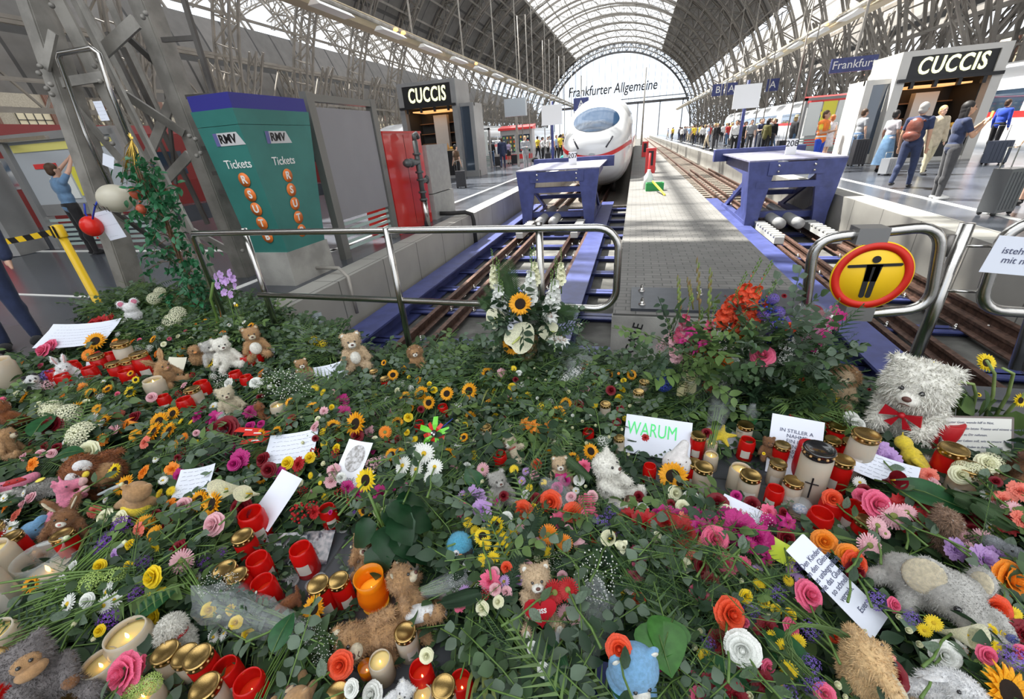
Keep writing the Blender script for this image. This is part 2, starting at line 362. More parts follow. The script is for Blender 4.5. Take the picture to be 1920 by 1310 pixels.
# skins: opaque flanks, glazed crown
def skin(name, t0, t1, m, x0=X0, y0=6, y1=178, K=16, flat=0):
    b = MB(); pts = []
    for i in range(K+1):
        t = t0+(t1-t0)*i/K; x, z = arch(t, -.12); pts.append((x-X0+x0, z))
    v = [(x, y, z) for y in (y0, y1) for x, z in pts]
    b.add(v, [(i, i+1, K+1+i+1, K+1+i) for i in range(K)], 0, True); return struct(b.build(name, m))
rf_l = grid_mat('roof_boards', (.15, .145, .14), (.05, .05, .05), 3.1, 3.1, .12, .8, .2)
glz = bpy.data.materials.new('roof_glass'); glz.use_nodes = True; n = glz.node_tree.nodes; n.remove(n['Principled BSDF'])
tr = n.new('ShaderNodeBsdfTransparent'); tr.inputs[0].default_value = (.93, .96, 1, 1); df = n.new('ShaderNodeBsdfTranslucent'); df.inputs[0].default_value = (.9, .95, 1, 1)
mx = n.new('ShaderNodeMixShader'); mx.inputs[0].default_value = .25; glz.node_tree.links.new(tr.outputs[0], mx.inputs[1]); glz.node_tree.links.new(df.outputs[0], mx.inputs[2]); glz.node_tree.links.new(mx.outputs[0], n['Material Output'].inputs['Surface'])
TA, TB = PI*.335, PI*.665
skin('ceiling_right_flank', PI*.16, TA, rf_l); skin('ceiling_left_flank', TB, PI*.84, rf_l); skin('ceiling_glazing', TA, TB, glz)
skin('side_ceiling', PI*.06, PI*.145, rf_l, X0-56.6); skin('side_ceiling', PI*.64, PI*.93, rf_l, X0+56.6)
# glazing bars across crown
b = MB()
for y in np.arange(7, 177, 3.1):
    for i in range(10):
        t0 = TA+(TB-TA)*i/10; t1 = TA+(TB-TA)*(i+1)/10; p = arch(t0, 0); q = arch(t1, 0); b.bar((p[0], y, p[1]), (q[0], y, q[1]), .07, .1)
struct(b.build('glazing_bars', rib_m))
# unseen concourse roof, its slab extended over the track ends to block the sun
slab('ceiling_concourse_sunblock', (-60, -9, 19.5), (60, 13, 20.1), rf_l)
# end glass wall: mullions, transoms, letters
b = MB()
mull = mat('mullion', (.12, .12, .13), .5)
for i in range(-13, 14):
    x = X0+i*2.1*1.0; zz = (AH-2.6)*math.sqrt(max(0, 1-((x-X0)/(AW-2.6))**2)); b.bar((x, 176.5, 10.5), (x, 176.5, zz), .09, .09)
for z, h in ((10.6, .8), (12.0, .25)): 
    w = (AW-2)*math.sqrt(max(0, 1-(z/AH)**2)); b.bar((X0-w, 176.5, z), (X0+w, 176.5, z), .3, h)
for i in range(-3, 4): b.bar((X0+i*7.5, 176.5, -1), (X0+i*7.5, 176.5, 10.6), .3, .3)
struct(b.build('end_wall_mullions', mull))
pl = atY(1066, 176, 175.0); pr = atY(1232, 160, 175.0)
L_ = text('station_end_lettering', 'Frankfurter Allgemeine', 3.4, black, None, ((pl.x+pr.x)/2, 175.0, (pl.z+pr.z)/2+.2), ext=.15, bold=.03, shear=.15)
L_.scale = ((pr.x-pl.x)/max(1e-3, L_.dimensions.x or 1),)*1+(1.35, 1) if False else (1, 1.25, 1)
bpy.context.view_layer.update(); L_.scale.x = (pr.x-pl.x)/L_.dimensions.x
tag(L_, 'black newspaper name lettering across the far glass end wall', 'lettering')
# catwalk beams with lamps along both sides
def catwalk(x, z, name, lab):
    t = empty('service_beam', (x, 0, z), 0, lab, 'beam')
    cream = mat('cream_paint', (.50, .43, .30), .55, var=.1, vscale=.5)
    b = MB(); b.box((-.35, 3, -.35), (.35, 175, .1)); b.box((-.5, 3, .1), (.5, 175, .16)); b.build('beam', cream, t)
    b = MB(); b.tube([(.55 if x < 0 else -.55, 3, -.05), (.55 if x < 0 else -.55, 175, -.05)], .1, 8); b.build('conduit', steel_l, t)
    hm = MB().prism([(-.3, 0, -.4), (.3, 0, -.4), (.1, 0, -.22), (-.1, 0, -.22)], (0, 2.6, 0)).mesh('lamp_hood', white)
    for i, y in enumerate(np.arange(9, 120, 5.2)):
        obj('lamp_hood', hm, t, ((.95 if x < 0 else -.95), y, -.15))
    gm = MB().ell((0, 0, 0), (.16, .16, .1)).mesh('lamp_glow', mat('warm_glow', (1, .5, .2), .4, emit=(1, .42, .12), estr=2.5))
    for y in (17, 17.8, 18.6, 27, 27.9, 41): obj('lamp_glow', gm, t, ((.7 if x < 0 else -.7), y, -.1))
    for y in np.arange(12, 170, 9.3):
        b = MB(); b.bar((0, y, .1), (0, y, 12), .09); b.build('hanger', steel_l, t) if y < 100 else None
catwalk(-14.4, 7.85, 'l', 'cream service beam with lamps running along the left side of the hall')
catwalk(13.2, 7.55, 'r', 'cream service beam with white lamp hoods along the right side of the hall')
# lattice columns between halls + longitudinal bracing
def lattice_col(x, y, h, w=.9, dx=0, sc=1):
    b = MB(); c = [(-w/2, -w/2), (w/2, -w/2), (w/2, w/2), (-w/2, w/2)]
    for cx, cy in c: b.bar((cx, cy, 0), (cx+dx, cy, h), .14)
    K = int(h/1.1)
    for k in range(K):
        z0, z1 = h*k/K, h*(k+1)/K; s0, s1 = dx*k/K, dx*(k+1)/K
        for i in range(4):
            p, q = c[i], c[(i+1) % 4]
            if k % 2: p, q = q, p
            b.bar((p[0]+s0, p[1], z0), (q[0]+s1, q[1], z1), .07)
    return b.mesh('column', rib_m)
cl = lattice_col(0, 0, 10); cd = lattice_col(0, 0, 10, .7, 5.2); ce = lattice_col(0, 0, 10, .7, -5.2)
for sx in (X0-AW-.1, X0+AW+.1):
    for y in rys:
        struct(obj('column', cl, None, (sx, y, -.5)))
        for mm in (cd, ce): struct(obj('column_brace', mm, None, (sx, y, -.5)))
b = MB()
for sx in (X0-AW, X0+AW):
    for z in (5.2, 9.8): b.bar((sx, 5, z), (sx, 175, z), .25, .3)
    for i, y in enumerate(np.arange(6, 174, 3.1)): b.bar((sx, y, 5.2 if i % 2 else 9.8), (sx, y+3.1, 9.8 if i % 2 else 5.2), .12)
struct(b.build('longitudinal_girder', rib_m))
# hanging posts / overhead portal frames along platforms
def hang_frame(x, y, h, lab):
    b = MB(); b.tube([(-.25, 0, 0), (-.25, 0, h), (.25, 0, h), (.25, 0, 0)], .035, 6); o = b.build('lamp_mast', steel_l, None, (x, y, 0)); tag(o, lab, 'mast', 'thin steel masts on the platforms')
for i, y in enumerate((31, 39, 47, 56, 68)):
    hang_frame(-7.2, y, 8.4, 'thin grey steel mast on the left platform, %s from the camera' % ('nearest', 'second', 'third', 'fourth', 'farthest')[i])
    hang_frame(8.6, y-1, 8.0, 'thin grey steel mast on the right platform, %s from the camera' % ('nearest', 'second', 'third', 'fourth', 'farthest')[i])
o = MB().tube([(1.1, 95, -.9), (1.1, 95, 12)], [.18, .1], 8).build('signal_mast', steel_l); tag(o, 'tall thin mast standing between the tracks right of the train', 'mast')
# ================================================================== TRAINS
tr_white = mat('train_white', (.72, .73, .74), .22, 0, coat=.4); tr_red = mat('train_red', (.62, .03, .03), .3); tr_glass = mat('train_glass', (.03, .05, .08), .06, 0, spec=1.0, coat=1)
def ice_train(xc, y0, length, label, flip=1):
    t = empty('train', (xc, y0, 0), 0, label, 'train')
    sec = [(0, .12, .86, .98), (.06, .5, .6, 1.3), (.2, .82, .35, 1.55), (.5, 1.08, .08, 1.78), (.9, 1.22, -.12, 1.95), (1.4, 1.31, -.28, 2.15), (2.1, 1.38, -.4, 2.48), (3.0, 1.43, -.46, 2.82), (4.2, 1.47, -.5, 3.05), (6.0, 1.48, -.5, 3.18), (10, 1.48, -.5, 3.2), (length, 1.48, -.5, 3.2)]
    ds = list(np.linspace(0, 1, 14)**1.6)+list(np.linspace(1.06, 6, 80))+list(np.linspace(6.4, 30, 60))+list(np.linspace(32, length, 20))
    U = 132; rows = []
    for d in ds:
        for a, b_ in zip(sec, sec[1:]):
            if a[0] <= d <= b_[0]:
                k = (d-a[0])/(b_[0]-a[0]); hw, zl, zt = [a[i]+(b_[i]-a[i])*k for i in (1, 2, 3)]; break
        row = []
        e = 2/2.9
        for u in range(U):
            th = 2*PI*u/U-PI/2; c, s_ = math.cos(th), math.sin(th)
            tap = 1-.16*max(0, (s_)**3)
            row.append((hw*tap*math.copysign(abs(c)**e, c), d, (zl+zt)/2+(zt-zl)/2*math.copysign(abs(s_)**e, s_)))
        rows.append(row)
    parts = {k: MB() for k in ('body', 'red_stripe', 'side_window', 'underside')}
    vs = [p for r in rows for p in r]
    for i in range(len(rows)-1):
        for u in range(U):
            q = (i*U+u, i*U+(u+1) % U, (i+1)*U+(u+1) % U, (i+1)*U+u)
            cx, cy, cz = [sum(vs[j][k] for j in q)/4 for k in range(3)]
            k = 'body'
            if cy > 3.0 and abs(cz-1.24) < .08 and abs(cx) > 1: k = 'red_stripe'
            elif cy > 7 and 1.35 < cz < 2.15 and abs(cx) > 1.0 and (cy % 2.6) < 2.3: k = 'side_window'
            elif 3.6 < cy < 4.9 and 1.2 < cz < 2.3-(4.9-cy)*.4 and abs(cx) > 1: k = 'side_window'
            elif cz < -.3: k = 'underside'
            parts[k].f.append(q)
    mm = {'body': tr_white, 'windshield': tr_glass, 'red_stripe': tr_red, 'side_window': tr_glass, 'headlight': mat('headlight_dark', (.04, .04, .05), .2), 'underside': mat('train_skirt', (.45, .44, .40), .5)}
    for k, b in parts.items():
        used = sorted({j for q in b.f for j in q}); idx = {j: n for n, j in enumerate(used)}
        c = MB(); c.add([vs[j] for j in used], [tuple(idx[j] for j in q)[::-1] for q in b.f], 0, True); c.build(k, mm[k], t)
    def sy(x, z):
        for d in np.arange(0, 8, .015):
            for a, b_ in zip(sec, sec[1:]):
                if a[0] <= d <= b_[0]: kk = (d-a[0])/(b_[0]-a[0]); hw, zl, zt = [a[i]+(b_[i]-a[i])*kk for i in (1, 2, 3)]; break
            sz = (z-(zl+zt)/2)/((zt-zl)/2)
            if abs(sz) >= 1: continue
            if (abs(x)/(hw*(1-.16*max(0, sz)**4)))**2.9+abs(sz)**2.9 <= 1: return d
        return 8
    if 1:
        b = MB(); v = [(0, sy(0, 2.12)-.02, 2.12)]; n_ = 40
        for r in range(1, 9):
            for j in range(n_): a = 2*PI*j/n_; x, z = .92*r/8*math.cos(a), 2.12+.50*r/8*math.sin(a)*(1 if math.sin(a) > 0 else .8); v.append((x, sy(x, z)-.045, z))
        b.add(v, [(0, 1+(j+1) % n_, 1+j) for j in range(n_)]+[(1+r*n_+j, 1+r*n_+(j+1) % n_, 1+(r+1)*n_+(j+1) % n_, 1+(r+1)*n_+j) for r in range(7) for j in range(n_)], 0, True); b.build('windshield', mat('windshield_glass', (.02, .045, .09), .12, spec=.35), t)
        b = MB(); zs_ = [(1.42*q/24, .82+.42*min(1, (1.42*abs(q)/24/1.35))**2) for q in range(-24, 25)]; pf = [(x*1.006, sy(x, z)-.035, z) for x, z in zs_]
        v = [(x, y, z+d) for x, y, z in pf for d in (-.075, .075)]; b.add(v, [(2*i, 2*i+2, 2*i+3, 2*i+1) for i in range(48)], 0, True); b.build('front_stripe', tr_red, t)
        for s in (-1, 1):
            b = MB(); b.tube([(s*(.52+.22*q/5), sy(.52+.22*q/5, 1.15+.35*q/5)-.005, 1.15+.35*q/5) for q in range(6)], .035, 8); b.build('headlight', mm['headlight'], t)
    MB().tube([(0.02, -.02, .2), (.02, 0.05, .2)], .2, 12).build('coupler_cover', mm['underside'], t) if flip else None
    b = MB()
    for k in range(6):
        for s in (-1, 1): b.tube([(s*.8, 4+k*9, -.55), (s*.8-.14*s, 4+k*9, -.55)], .4, 14)
    b.build('wheels', steel_d, t)
    return t
ice_train(-1.6, 17.8, 70, 'white high-speed train with a red stripe standing at the left buffer stop')
ice_train(15.6, 15.5, 70, 'white high-speed train behind the right snack kiosk', 0)
ice_train(-15.6, 24, 60, 'silver white train beyond the left snack kiosk', 0)
def box_train(xc, y0, y1, m, lab):
    t = empty('train', (xc, y0, 0), 0, lab, 'train'); L = y1-y0
    MB().prism([(-1.45, 0, -.5), (1.45, 0, -.5), (1.48, 0, 1), (1.35, 0, 2.9), (.9, 0, 3.25), (-.9, 0, 3.25), (-1.35, 0, 2.9), (-1.48, 0, 1)], (0, L, 0)).build('body', m, t)
    b = MB()
    for k in range(int(L/2.4)):
        for s in (-1, 1): b.box((s*1.43-.05, .8+k*2.4, 1.25), (s*1.43+.05, 2.6+k*2.4, 2.2))
    b.box((-1.1, -.03, 1.4), (1.1, .02, 2.5)); b.build('window', tr_glass, t)
    b = MB(); b.box((-1.2, -.05, .3), (-.8, .02, .55)); b.box((.8, -.05, .3), (1.2, .02, .55)); b.build('headlight', white, t)
box_train(-21.5, 9, 60, mat('train_dull_red', (.20, .02, .02), .5), 'red regional train far behind the steel pillar'); box_train(-27.5, 12, 70, mat('train_grey', (.3, .3, .31), .4), 'grey train farther left in the next hall')
box_train(20, 12, 70, tr_white, 'white train on the next track beyond the right platform')
# side buildings seen through the open side
brick = grid_mat('brick_wall', (.22, .10, .07), (.25, .22, .2), .5, .16, .02, .8, .2); beige = mat('beige_wall', (.42, .38, .31), .8, var=.1)
def side_wall(x, y0, y1, h, lab):
    w = struct(MB().box((x-.4, y0, -1), (x+.4, y1, h)).build('wall_left' if x < 0 else 'wall_right', beige)); s = 1 if x < 0 else -1
    for y in np.arange(y0+3, y1-3, 6.2):
        b = MB(); b.box((x+s*.4-.06, y, 3), (x+s*.4+.06, y+3.4, 8.5), 0)
        for k in range(5): b.box((x+s*.5-.03, y+k*.8, 3), (x+s*.5+.03, y+k*.8+.08, 8.5), 1)
        for k in range(6): b.box((x+s*.5-.03, y, 3+k*1.05), (x+s*.5+.03, y+3.4, 3.08+k*1.05), 1)
        struct(b.build('window_%d' % int(y), [mat('lit_window_glass', (.75, .68, .5), .15), steel_d]))
    b = MB()
    for y in np.arange(y0, y1, 6.2): b.box((x+s*.5-.25, y, -1), (x+s*.5+.25, y+1.5, h))
    struct(b.build('trim_%s' % lab, brick))
side_wall(-66, -10, 150, 15, 'left'); side_wall(56, 2, 150, 11, 'right')
o = struct(MB().box((-66, -10.2, -.2), (-9, -10, 12)).build('wall_back', beige))
# ================================================================== KIOSKS
gmet = mat('kiosk_grey', (.27, .27, .27), .4, .25, var=.06, vscale=2); gpale = mat('kiosk_pale', (.62, .60, .56), .45, .1)
signm = mat('sign_letter', (.95, .98, .6), .4, emit=(1, 1, .62), estr=.9); warm = mat('warm_interior', (.25, .12, .05), .6); glass = mat('shop_glass', (.12, .14, .14), .05, 0, spec=1, alpha=.45)
def kiosk(x0, x1, y, h, lab, frame, depth_=2.0, cab=1, cabw=.8, cabh=3.5, side='r'):
    t = empty('snack_kiosk', (0, 0, 0), 0, lab, 'kiosk'); w = x1-x0; fr = .28
    zs = h*.765   # underside of the sign
    b = MB(); b.box((x0, y, 0), (x0+fr, y+depth_, h)); b.box((x1-fr, y, 0), (x1, y+depth_, h)); b.box((x0+fr, y, h-.16), (x1-fr, y+depth_, h)); b.box((x0+fr, y+.02, 0), (x1-fr, y+depth_, .12)); b.build('frame', frame, t)
    b = MB(); b.box((x0+fr, y+depth_-.2, .12), (x1-fr, y+depth_, h-.16)); b.build('back_wall', mat('kiosk_dark', (.03, .028, .025), .6), t)
    b = MB(); b.box((x0+fr, y+.35, .12), (x0+fr+.03, y+depth_-.2, h-.16)); b.box((x1-fr-.03, y+.35, .12), (x1-fr, y+depth_-.2, h-.16)); b.box((x0+fr, y+.35, zs+.02), (x1-fr, y+depth_-.2, zs+.05)); b.build('added_dark_lining', mat('kiosk_dark', (.03, .028, .025), .6), t)  # dark sheets added over the pale inner walls so the interior stays dim
    s = MB().box((x0+fr, y+.05, zs), (x1-fr, y+.3, h-.16)).build('sign_board', black, t)
    tw = (w-2*fr); tx = text('sign_letters', 'CUCCIS', (h-zs)*.62, signm, s, ((x0+x1)/2, y+.03, (zs+h-.16)/2), ext=.02, bold=.009*h/3.4, shear=.1, spacing=1.12); bpy.context.view_layer.update()
    tx.scale = (tw*.78/tx.dimensions.x, (h-zs)*.62/tx.dimensions.y, 1)
    MB().box((x0+.05, y-.12, zs-.1), (x1-.05, y+.05, zs)).build('shutter_rail', black, t)
    b = MB()
    for k in range(4): xx = x0+fr+.2+(w-2*fr-.4)*k/3; b.box((xx-.05, y-.08, zs-.3), (xx+.05, y+.04, zs-.1))
    b.build('spotlight', black, t)
    ct = .31*h
    MB().box((x0+fr, y+.1, .12), (x1-fr, y+.9, ct-.08)).build('counter_front', black, t)
    MB().box((x0+fr, y+.05, ct-.08), (x1-fr, y+1.0, ct)).build('counter_top', mat('counter_wood', (.45, .30, .15), .4), t)
    MB().box((x0+fr+.3, y+.3, zs-.25), (x1-fr-.3, y+2.4, zs-.2)).build('ceiling_lamp', mat('kiosk_lamp', (1, .6, .25), .5, emit=(1, .5, .18), estr=1.1), t)
    b = MB(); 
    for k in range(3): b.box((x0+fr+.1, y+depth_-.6, ct+.3+k*.5), (x1-fr-.1, y+depth_-.2, ct+.34+k*.5))
    b.build('shelf', warm, t)
    MB().box((x0+w*.42, y+depth_-.9, ct-.2), (x0+w*.66, y+depth_-.6, zs-.4)).build('drinks_fridge', gpale, t)
    if cab:
        a0, a1 = (x1, x1+cabw) if side == 'r' else (x0-cabw, x0)
        c = MB(); c.box((a0, y+.3, 0), (a1, y+.42, .3)); c.box((a0, y+.3, cabh-.15), (a1, y+.42, cabh)); c.box((a0 if side == 'l' else a1-.22, y+.2, 0), ((a0+.22) if side == 'l' else a1, y+1.6, cabh)); c = c.build('showcase_frame', frame, t)
        MB().box((a0+.02, y+.34, .3), (a1-.02, y+.38, cabh-.15)).build('showcase_glass', tr_glass, c)
    # goods standing on the counter
    cols = [((.9, .55, .1), 'orange'), ((.75, .1, .06), 'red'), ((.85, .8, .6), 'cream'), ((.55, .3, .1), 'brown'), ((.8, .4, .08), 'amber')]
    for k in range(12):
        xx = x0+fr+.15+(w-2*fr-.3)*(k+.5)/12; c, cn = cols[k % 5]
        if k % 3 == 0:
            g = MB().lathe([(0, 0), (.04, 0), (.04, .18), (.015, .24), (.015, .3), (0, .3)], 8, c=(xx, y+.4, ct)).build('drink_bottle', mat('goods_'+cn, c, .4)); cat = 'bottle'
        else:
            g = MB().ell((xx, y+.35, ct+.06), (.1, .08, .07), n=10, m=6).build('bread_roll', mat('goods_'+cn, c, .4)); cat = 'snack'
        tag(g, '%s %s on the counter of the %s kiosk' % (cn, cat, 'left' if x0 < 0 else 'right'), cat, '%s on the %s kiosk counter' % (cat+'s', 'left' if x0 < 0 else 'right'))
    return t
kiosk(-12.15, -8.9, 23, 4.6, 'grey snack kiosk with a black sign in pale lit letters on the left platform', gmet)
kiosk(8.35, 11.25, 19.4, 3.36, 'pale framed snack kiosk with a black sign in pale lit letters on the right platform', gpale, cab=1, cabw=.75, cabh=2.65, side='l')
def vending(x, y, lab, rz=0):
    t = empty('vending_machine', (x, y, 0), rz, lab, 'vending machine')
    MB().box((-1.3, 0, 0), (1.3, .9, 2.35)).build('cabinet', mat('machine_grey', (.45, .45, .45), .4), t)
    MB().prism([(-1.4, -.25, 2.35), (-1.4, -.25, 2.5), (-1.4, 1, 2.7), (-1.4, 1, 2.35)], (2.8, 0, 0)).build('roof', mat('machine_red', (.7, .05, .05), .4), t)
    MB().box((-1.25, -.02, .25), (1.25, .0, .6)).build('red_panel', mat('machine_red', (.7, .05, .05), .4), t)
    for xx in (-.65, .65): MB().box((xx-.5, -.03, .75), (xx+.5, .01, 2.0)).build('glass_front', tr_glass, t)
    b = MB()
    cs = [mat('goods_orange', (.9, .55, .1)), mat('goods_red', (.75, .1, .06)), mat('goods_cream', (.85, .8, .6)), mat('goods_green', (.2, .5, .15))]
    for k in range(4):
        for j in range(8): b.box((-1.08+j*.28, -.045, .85+k*.3), (-.96+j*.28, -.03, 1.0+k*.3), (k+j) % 4)
    b.build('snack_row', cs, t)
p = G(1000, 292); vending(-9.2, 36, 'red roofed vending machine on the left platform behind the travellers'); vending(10.4, 29.5, 'red roofed vending machine on the right platform behind the travellers')
def poster_stand(p, lab, rz=0, w=2.2, h=2.5):
    t = empty('poster_stand', p, rz, lab, 'poster stand')
    b = MB(); b.box((-w/2, -.1, 0), (-w/2+.1, .1, h)); b.box((w/2-.1, -.1, 0), (w/2, .1, h)); b.box((-w/2, -.1, h-.12), (w/2, .1, h)); b.build('frame', gmet, t)
    b = MB()
    for k in range(3): x = -w/2+.15+k*(w-.3)/3; b.box((x+.03, -.06, .85), (x+(w-.3)/3-.03, -.03, h-.2), k % 2)
    b.build('timetable', [mat('poster_white', (.75, .78, .76), .3), mat('poster_yellow', (.80, .74, .1), .3)], t)
    b = MB()
    for k in range(6): b.box((-w/2+.1, -.02, .08+k*.12), (w/2-.1, .0, .14+k*.12))
    b.build('frosted_strip', mat('frosted_glass', (.35, .45, .43), .3), t)
poster_stand((8.95, 26.4, 0), 'timetable stand with yellow and white posters on the right platform'); poster_stand((-10.9, 31, 0), 'timetable stand with yellow posters on the left platform', .0)
# display boards / blue platform signs
def hanging_sign(p, txt, lab, w=1.3, h=.55, m=None, tm=None):
    t = empty('hanging_sign', p, 0, lab, 'sign'); MB().box((-w/2, -.06, 0), (w/2, .06, h)).build('board', m or blue, t)
    text('lettering', txt, h*.8, tm or white, t, (0, -.07, h/2), ext=.002)
    MB().box((-.05, -.05, h), (.05, .05, h+6-p[2])).build('hanger', steel_l, t)
hanging_sign((-5.9, 52, 4.0), 'A', 'blue platform section sign with a white letter A left of the train', 1.6, 1.2)
for k, (tx, dx) in enumerate((('B', 0), ('A', 1.8), ('A', 7.2))): hanging_sign((9.6+dx*.85, 66, 4.9), tx, 'blue section sign lettered %s over the right platform, %s' % (tx, ('leftmost', 'middle', 'rightmost')[k]), 1.3, 1.3)
hanging_sign((9.9, 27.5, 3.5), 'Frankfurt', 'blue destination display board above the right timetable stand', 1.9, .6)
t = empty('display_board', (-7.6, 30, 3.0), 0, 'grey departure display on a post above the left platform', 'display'); MB().box((-.7, -.2, 0), (.7, .2, 1.0)).build('screen', mat('display_pale', (.42, .46, .5), .3), t); MB().box((-.07, -.05, -3), (.07, .05, 0)).build('post', steel_l, t)
# ================================================================== left furniture
teal = mat('teal_panel', (.035, .17, .15), .4, var=.1, vscale=2); orange = mat('orange_disc', (.72, .18, .03), .5); dblue = mat('deep_blue_cap', (.03, .03, .22), .4)
t = empty('ticket_machine', (-4.85, 5.05, 0), 0, 'tall teal ticket machine with pale logos and orange transport symbols', 'ticket machine')
B0 = [(-.25, -.38), (.35, -.38), (.35, .40), (-.25, .40)]; B1 = [(-.28, -.54), (.35, -.54), (.35, .76), (-.28, .76)]
def frust(lo, z0, hi, z1, n, m):
    b = MB(); v = [(x, y, z0) for x, y in lo]+[(x, y, z1) for x, y in hi]; b.add(v, [(3, 2, 1, 0), (4, 5, 6, 7), (0, 1, 5, 4), (1, 2, 6, 5), (2, 3, 7, 6), (3, 0, 4, 7)]); return b.build(n, m, t)
lerp = lambda k: [(a[0]+(b_[0]-a[0])*k, a[1]+(b_[1]-a[1])*k) for a, b_ in zip(B0, B1)]
frust([(x*1.05, y*1.15) for x, y in B0], 0, [(x*1.02, y*1.1) for x, y in B0], .46, 'concrete_base', conc)
frust(B0, .46, lerp(.9), 2.0, 'housing', teal); frust(lerp(.9), 2.005, B1, 2.17, 'upper_housing', teal); frust([(x*.97, y*.97) for x, y in B1], 2.17, [(x*.97, y*.97) for x, y in B1], 2.33, 'blue_cap', dblue)
def on_face(z, u, face, me_or_txt, size, m, name='symbol', **k):
    kz = (z-.46)/(2.17-.46); q = lerp(kz*.98)
    if face == 'x':
        y = q[1][1]+(q[2][1]-q[1][1])*u; x = q[1][0]+.004+(q[2][0]-q[1][0])*u; rot = (PI/2-.06*0, 0, PI/2); loc = (x+.003, y, z); rot = (PI/2+.07, 0, PI/2)
    else:
        x = q[0][0]+(q[1][0]-q[0][0])*u; y = q[0][1]-.004; rot = (PI/2+.08, 0, 0); loc = (x, y-.003, z)
    return text(name, me_or_txt, size, m, t, loc, rot, **k)
def disc_on(z, u, face, sym):
    o = on_face(z, u, face, '.', .01, orange, 'orange_disc'); me = MB().lathe([(0, .004), (.085, .004), (.085, 0)], 24, mi=0); om = me.mesh('orange_disc', orange); old = o.data; o.data = om
    s = text('symbol', sym, .13, white, o, (0, 0, .006), (0, 0, 0), ext=.001, bold=.004)
for f, us in (('x', .45), ('y', .62)):
    on_face(1.58, us, f, 'Tickets', .14, white, 'tickets_text', ext=.001, bold=.001)
    for i, sy in enumerate(('R', 'S', 'U', 'T', 'B')): disc_on(1.40-i*.18, us, f, sy)
    lg = on_face(1.86, us, f, '.', .01, white, 'logo_panel'); lg.data = MB().add([(-.2, -.07, 0), (.24, -.07, 0), (.16, .07, 0), (-.2, .07, 0)], [(0, 1, 2, 3)]).mesh('logo_panel', mat('logo_grey', (.55, .55, .56), .4))
    text('logo_letters', 'RMV', .13, black, lg, (.0, 0, .004), (0, 0, 0), ext=.001, bold=.004, shear=.0)
    b = MB(); b.add([(-.2, -.07, .002), (-.14, -.07, .002), (-.14, .07, .002), (-.2, .07, .002)], [(0, 1, 2, 3)]).build('logo_stripe', mat('logo_dark', (.12, .12, .3), .4), lg)
# map/info panel
t = empty('info_panel', (-4.68, 6.0, 0), 0, 'large grey framed info panel with a blank back beside the ticket machine', 'info panel')
pf = mat('panel_frame', (.20, .20, .19), .35, .5)
b = MB(); b.box((-.06, 0, 0), (.06, .16, 2.45)); b.box((-.06, 1.7, 0), (.06, 1.86, 2.45)); b.box((-.05, .16, 2.33), (.05, 1.7, 2.43)); b.build('frame', pf, t)
MB().box((-.03, .18, .62), (.03, 1.68, 2.26)).build('board', mat('panel_back', (.27, .27, .29), .4, .3, var=.05, vscale=1), t)
b = MB()
for k in range(5): b.box((-.01, .18, .12+k*.1), (.01, 1.68, .17+k*.1))
b.build('frosted_strip', mat('frosted_glass', (.35, .45, .43), .3), t)
# red cabinet + standpipe
redp = mat('red_cabinet', (.50, .02, .015), .3, coat=.3)
t = empty('fire_cabinet', (-5.35, 7.95, 0), 0, 'glossy red fire water cabinet behind the info panel', 'cabinet')
MB().box((0, 0, .0), (.7, 1.6, 1.9)).build('housing', redp, t); MB().box((-.0, -.02, 1.9), (.72, 1.62, 1.94)).build('lid', redp, t)
MB().box((.7, .8, .1), (.705, .805, 1.88)).build('door_gap', black, t)
pipe = mat('pipe_grey', (.10, .11, .11), .45, .4)
t = empty('standpipe', (-4.4, 8.75, 0), 0, 'dark grey standpipe with valves in front of the red cabinet', 'pipe')
b = MB(); b.tube([(0, 0, 0), (0, 0, .6)], .07, 12); b.build('lower_pipe', inox, t)
b = MB(); b.tube([(0, 0, .6), (0, 0, 1.75)], .055, 12); b.tube([(0, 0, 1.75), (0, .0, 1.85), (0, .1, 1.88), (0, .18, 1.8)], .045, 10); b.tube([(0, 0, 1.35), (0, -.55, 1.35)], .06, 12)
for z in (.6, .75, 1.0, 1.15, 1.5): b.tube([(0, 0, z-.02), (0, 0, z+.02)], .085, 12)
for y in (-.3, -.45): b.tube([(0, y-.02, 1.35), (0, y+.02, 1.35)], .085, 12)
b.build('upper_pipe', pipe, t)
b = MB(); b.tube([(0, 0, .95), (0, .28, .98)], .05, 10); b.ell((0, .3, .98), (.06, .05, .09)); b.build('valve', pipe, t)
t = empty('concrete_cabinet', (-5.35, 9.75, 0), 0, 'pale grey concrete utility cabinet right of the red cabinet', 'cabinet')
MB().box((0, 0, 0), (.72, 1.25, .58)).build('plinth', mat('cab_grey', (.33, .33, .32), .7, var=.06), t); MB().box((.02, .02, .6), (.7, 1.23, 1.66)).build('upper_box', mat('cab_grey', (.33, .33, .32), .7, var=.06), t)
o = MB().tube([(-4.6, 9.9, .12), (-4.35, 10.0, .1), (-4.0, 10.1, .1), (-3.83, 10.1, .05), (-3.8, 10.1, -.1), (-3.8, 10.1, -.7)], .05, 10).build('black_hose', rubber); tag(o, 'black hose bending over the left platform edge near the grey cabinet', 'hose')
o = MB().tube([(-4.6, 5.1, .12), (-4.1, 5.1, .12), (-3.82, 4.9, .05), (-3.82, 4.9, -.5)], .025, 8).build('grey_conduit', steel_l); tag(o, 'thin grey conduit bending over the platform edge by the ticket machine', 'pipe')
b = MB(); b.tube([(-3.8, 4.1, -.42), (-2.85, 3.2, -.42)], .06, 12); b.tube([(-3.8, 4.1, -.42), (-3.85, 4.15, -.2)], .06, 12)
for k in (.15, .5, .85): q = Vector((-3.8, 4.1, -.42)).lerp(Vector((-2.85, 3.2, -.42)), k); b.ell(q, .085)
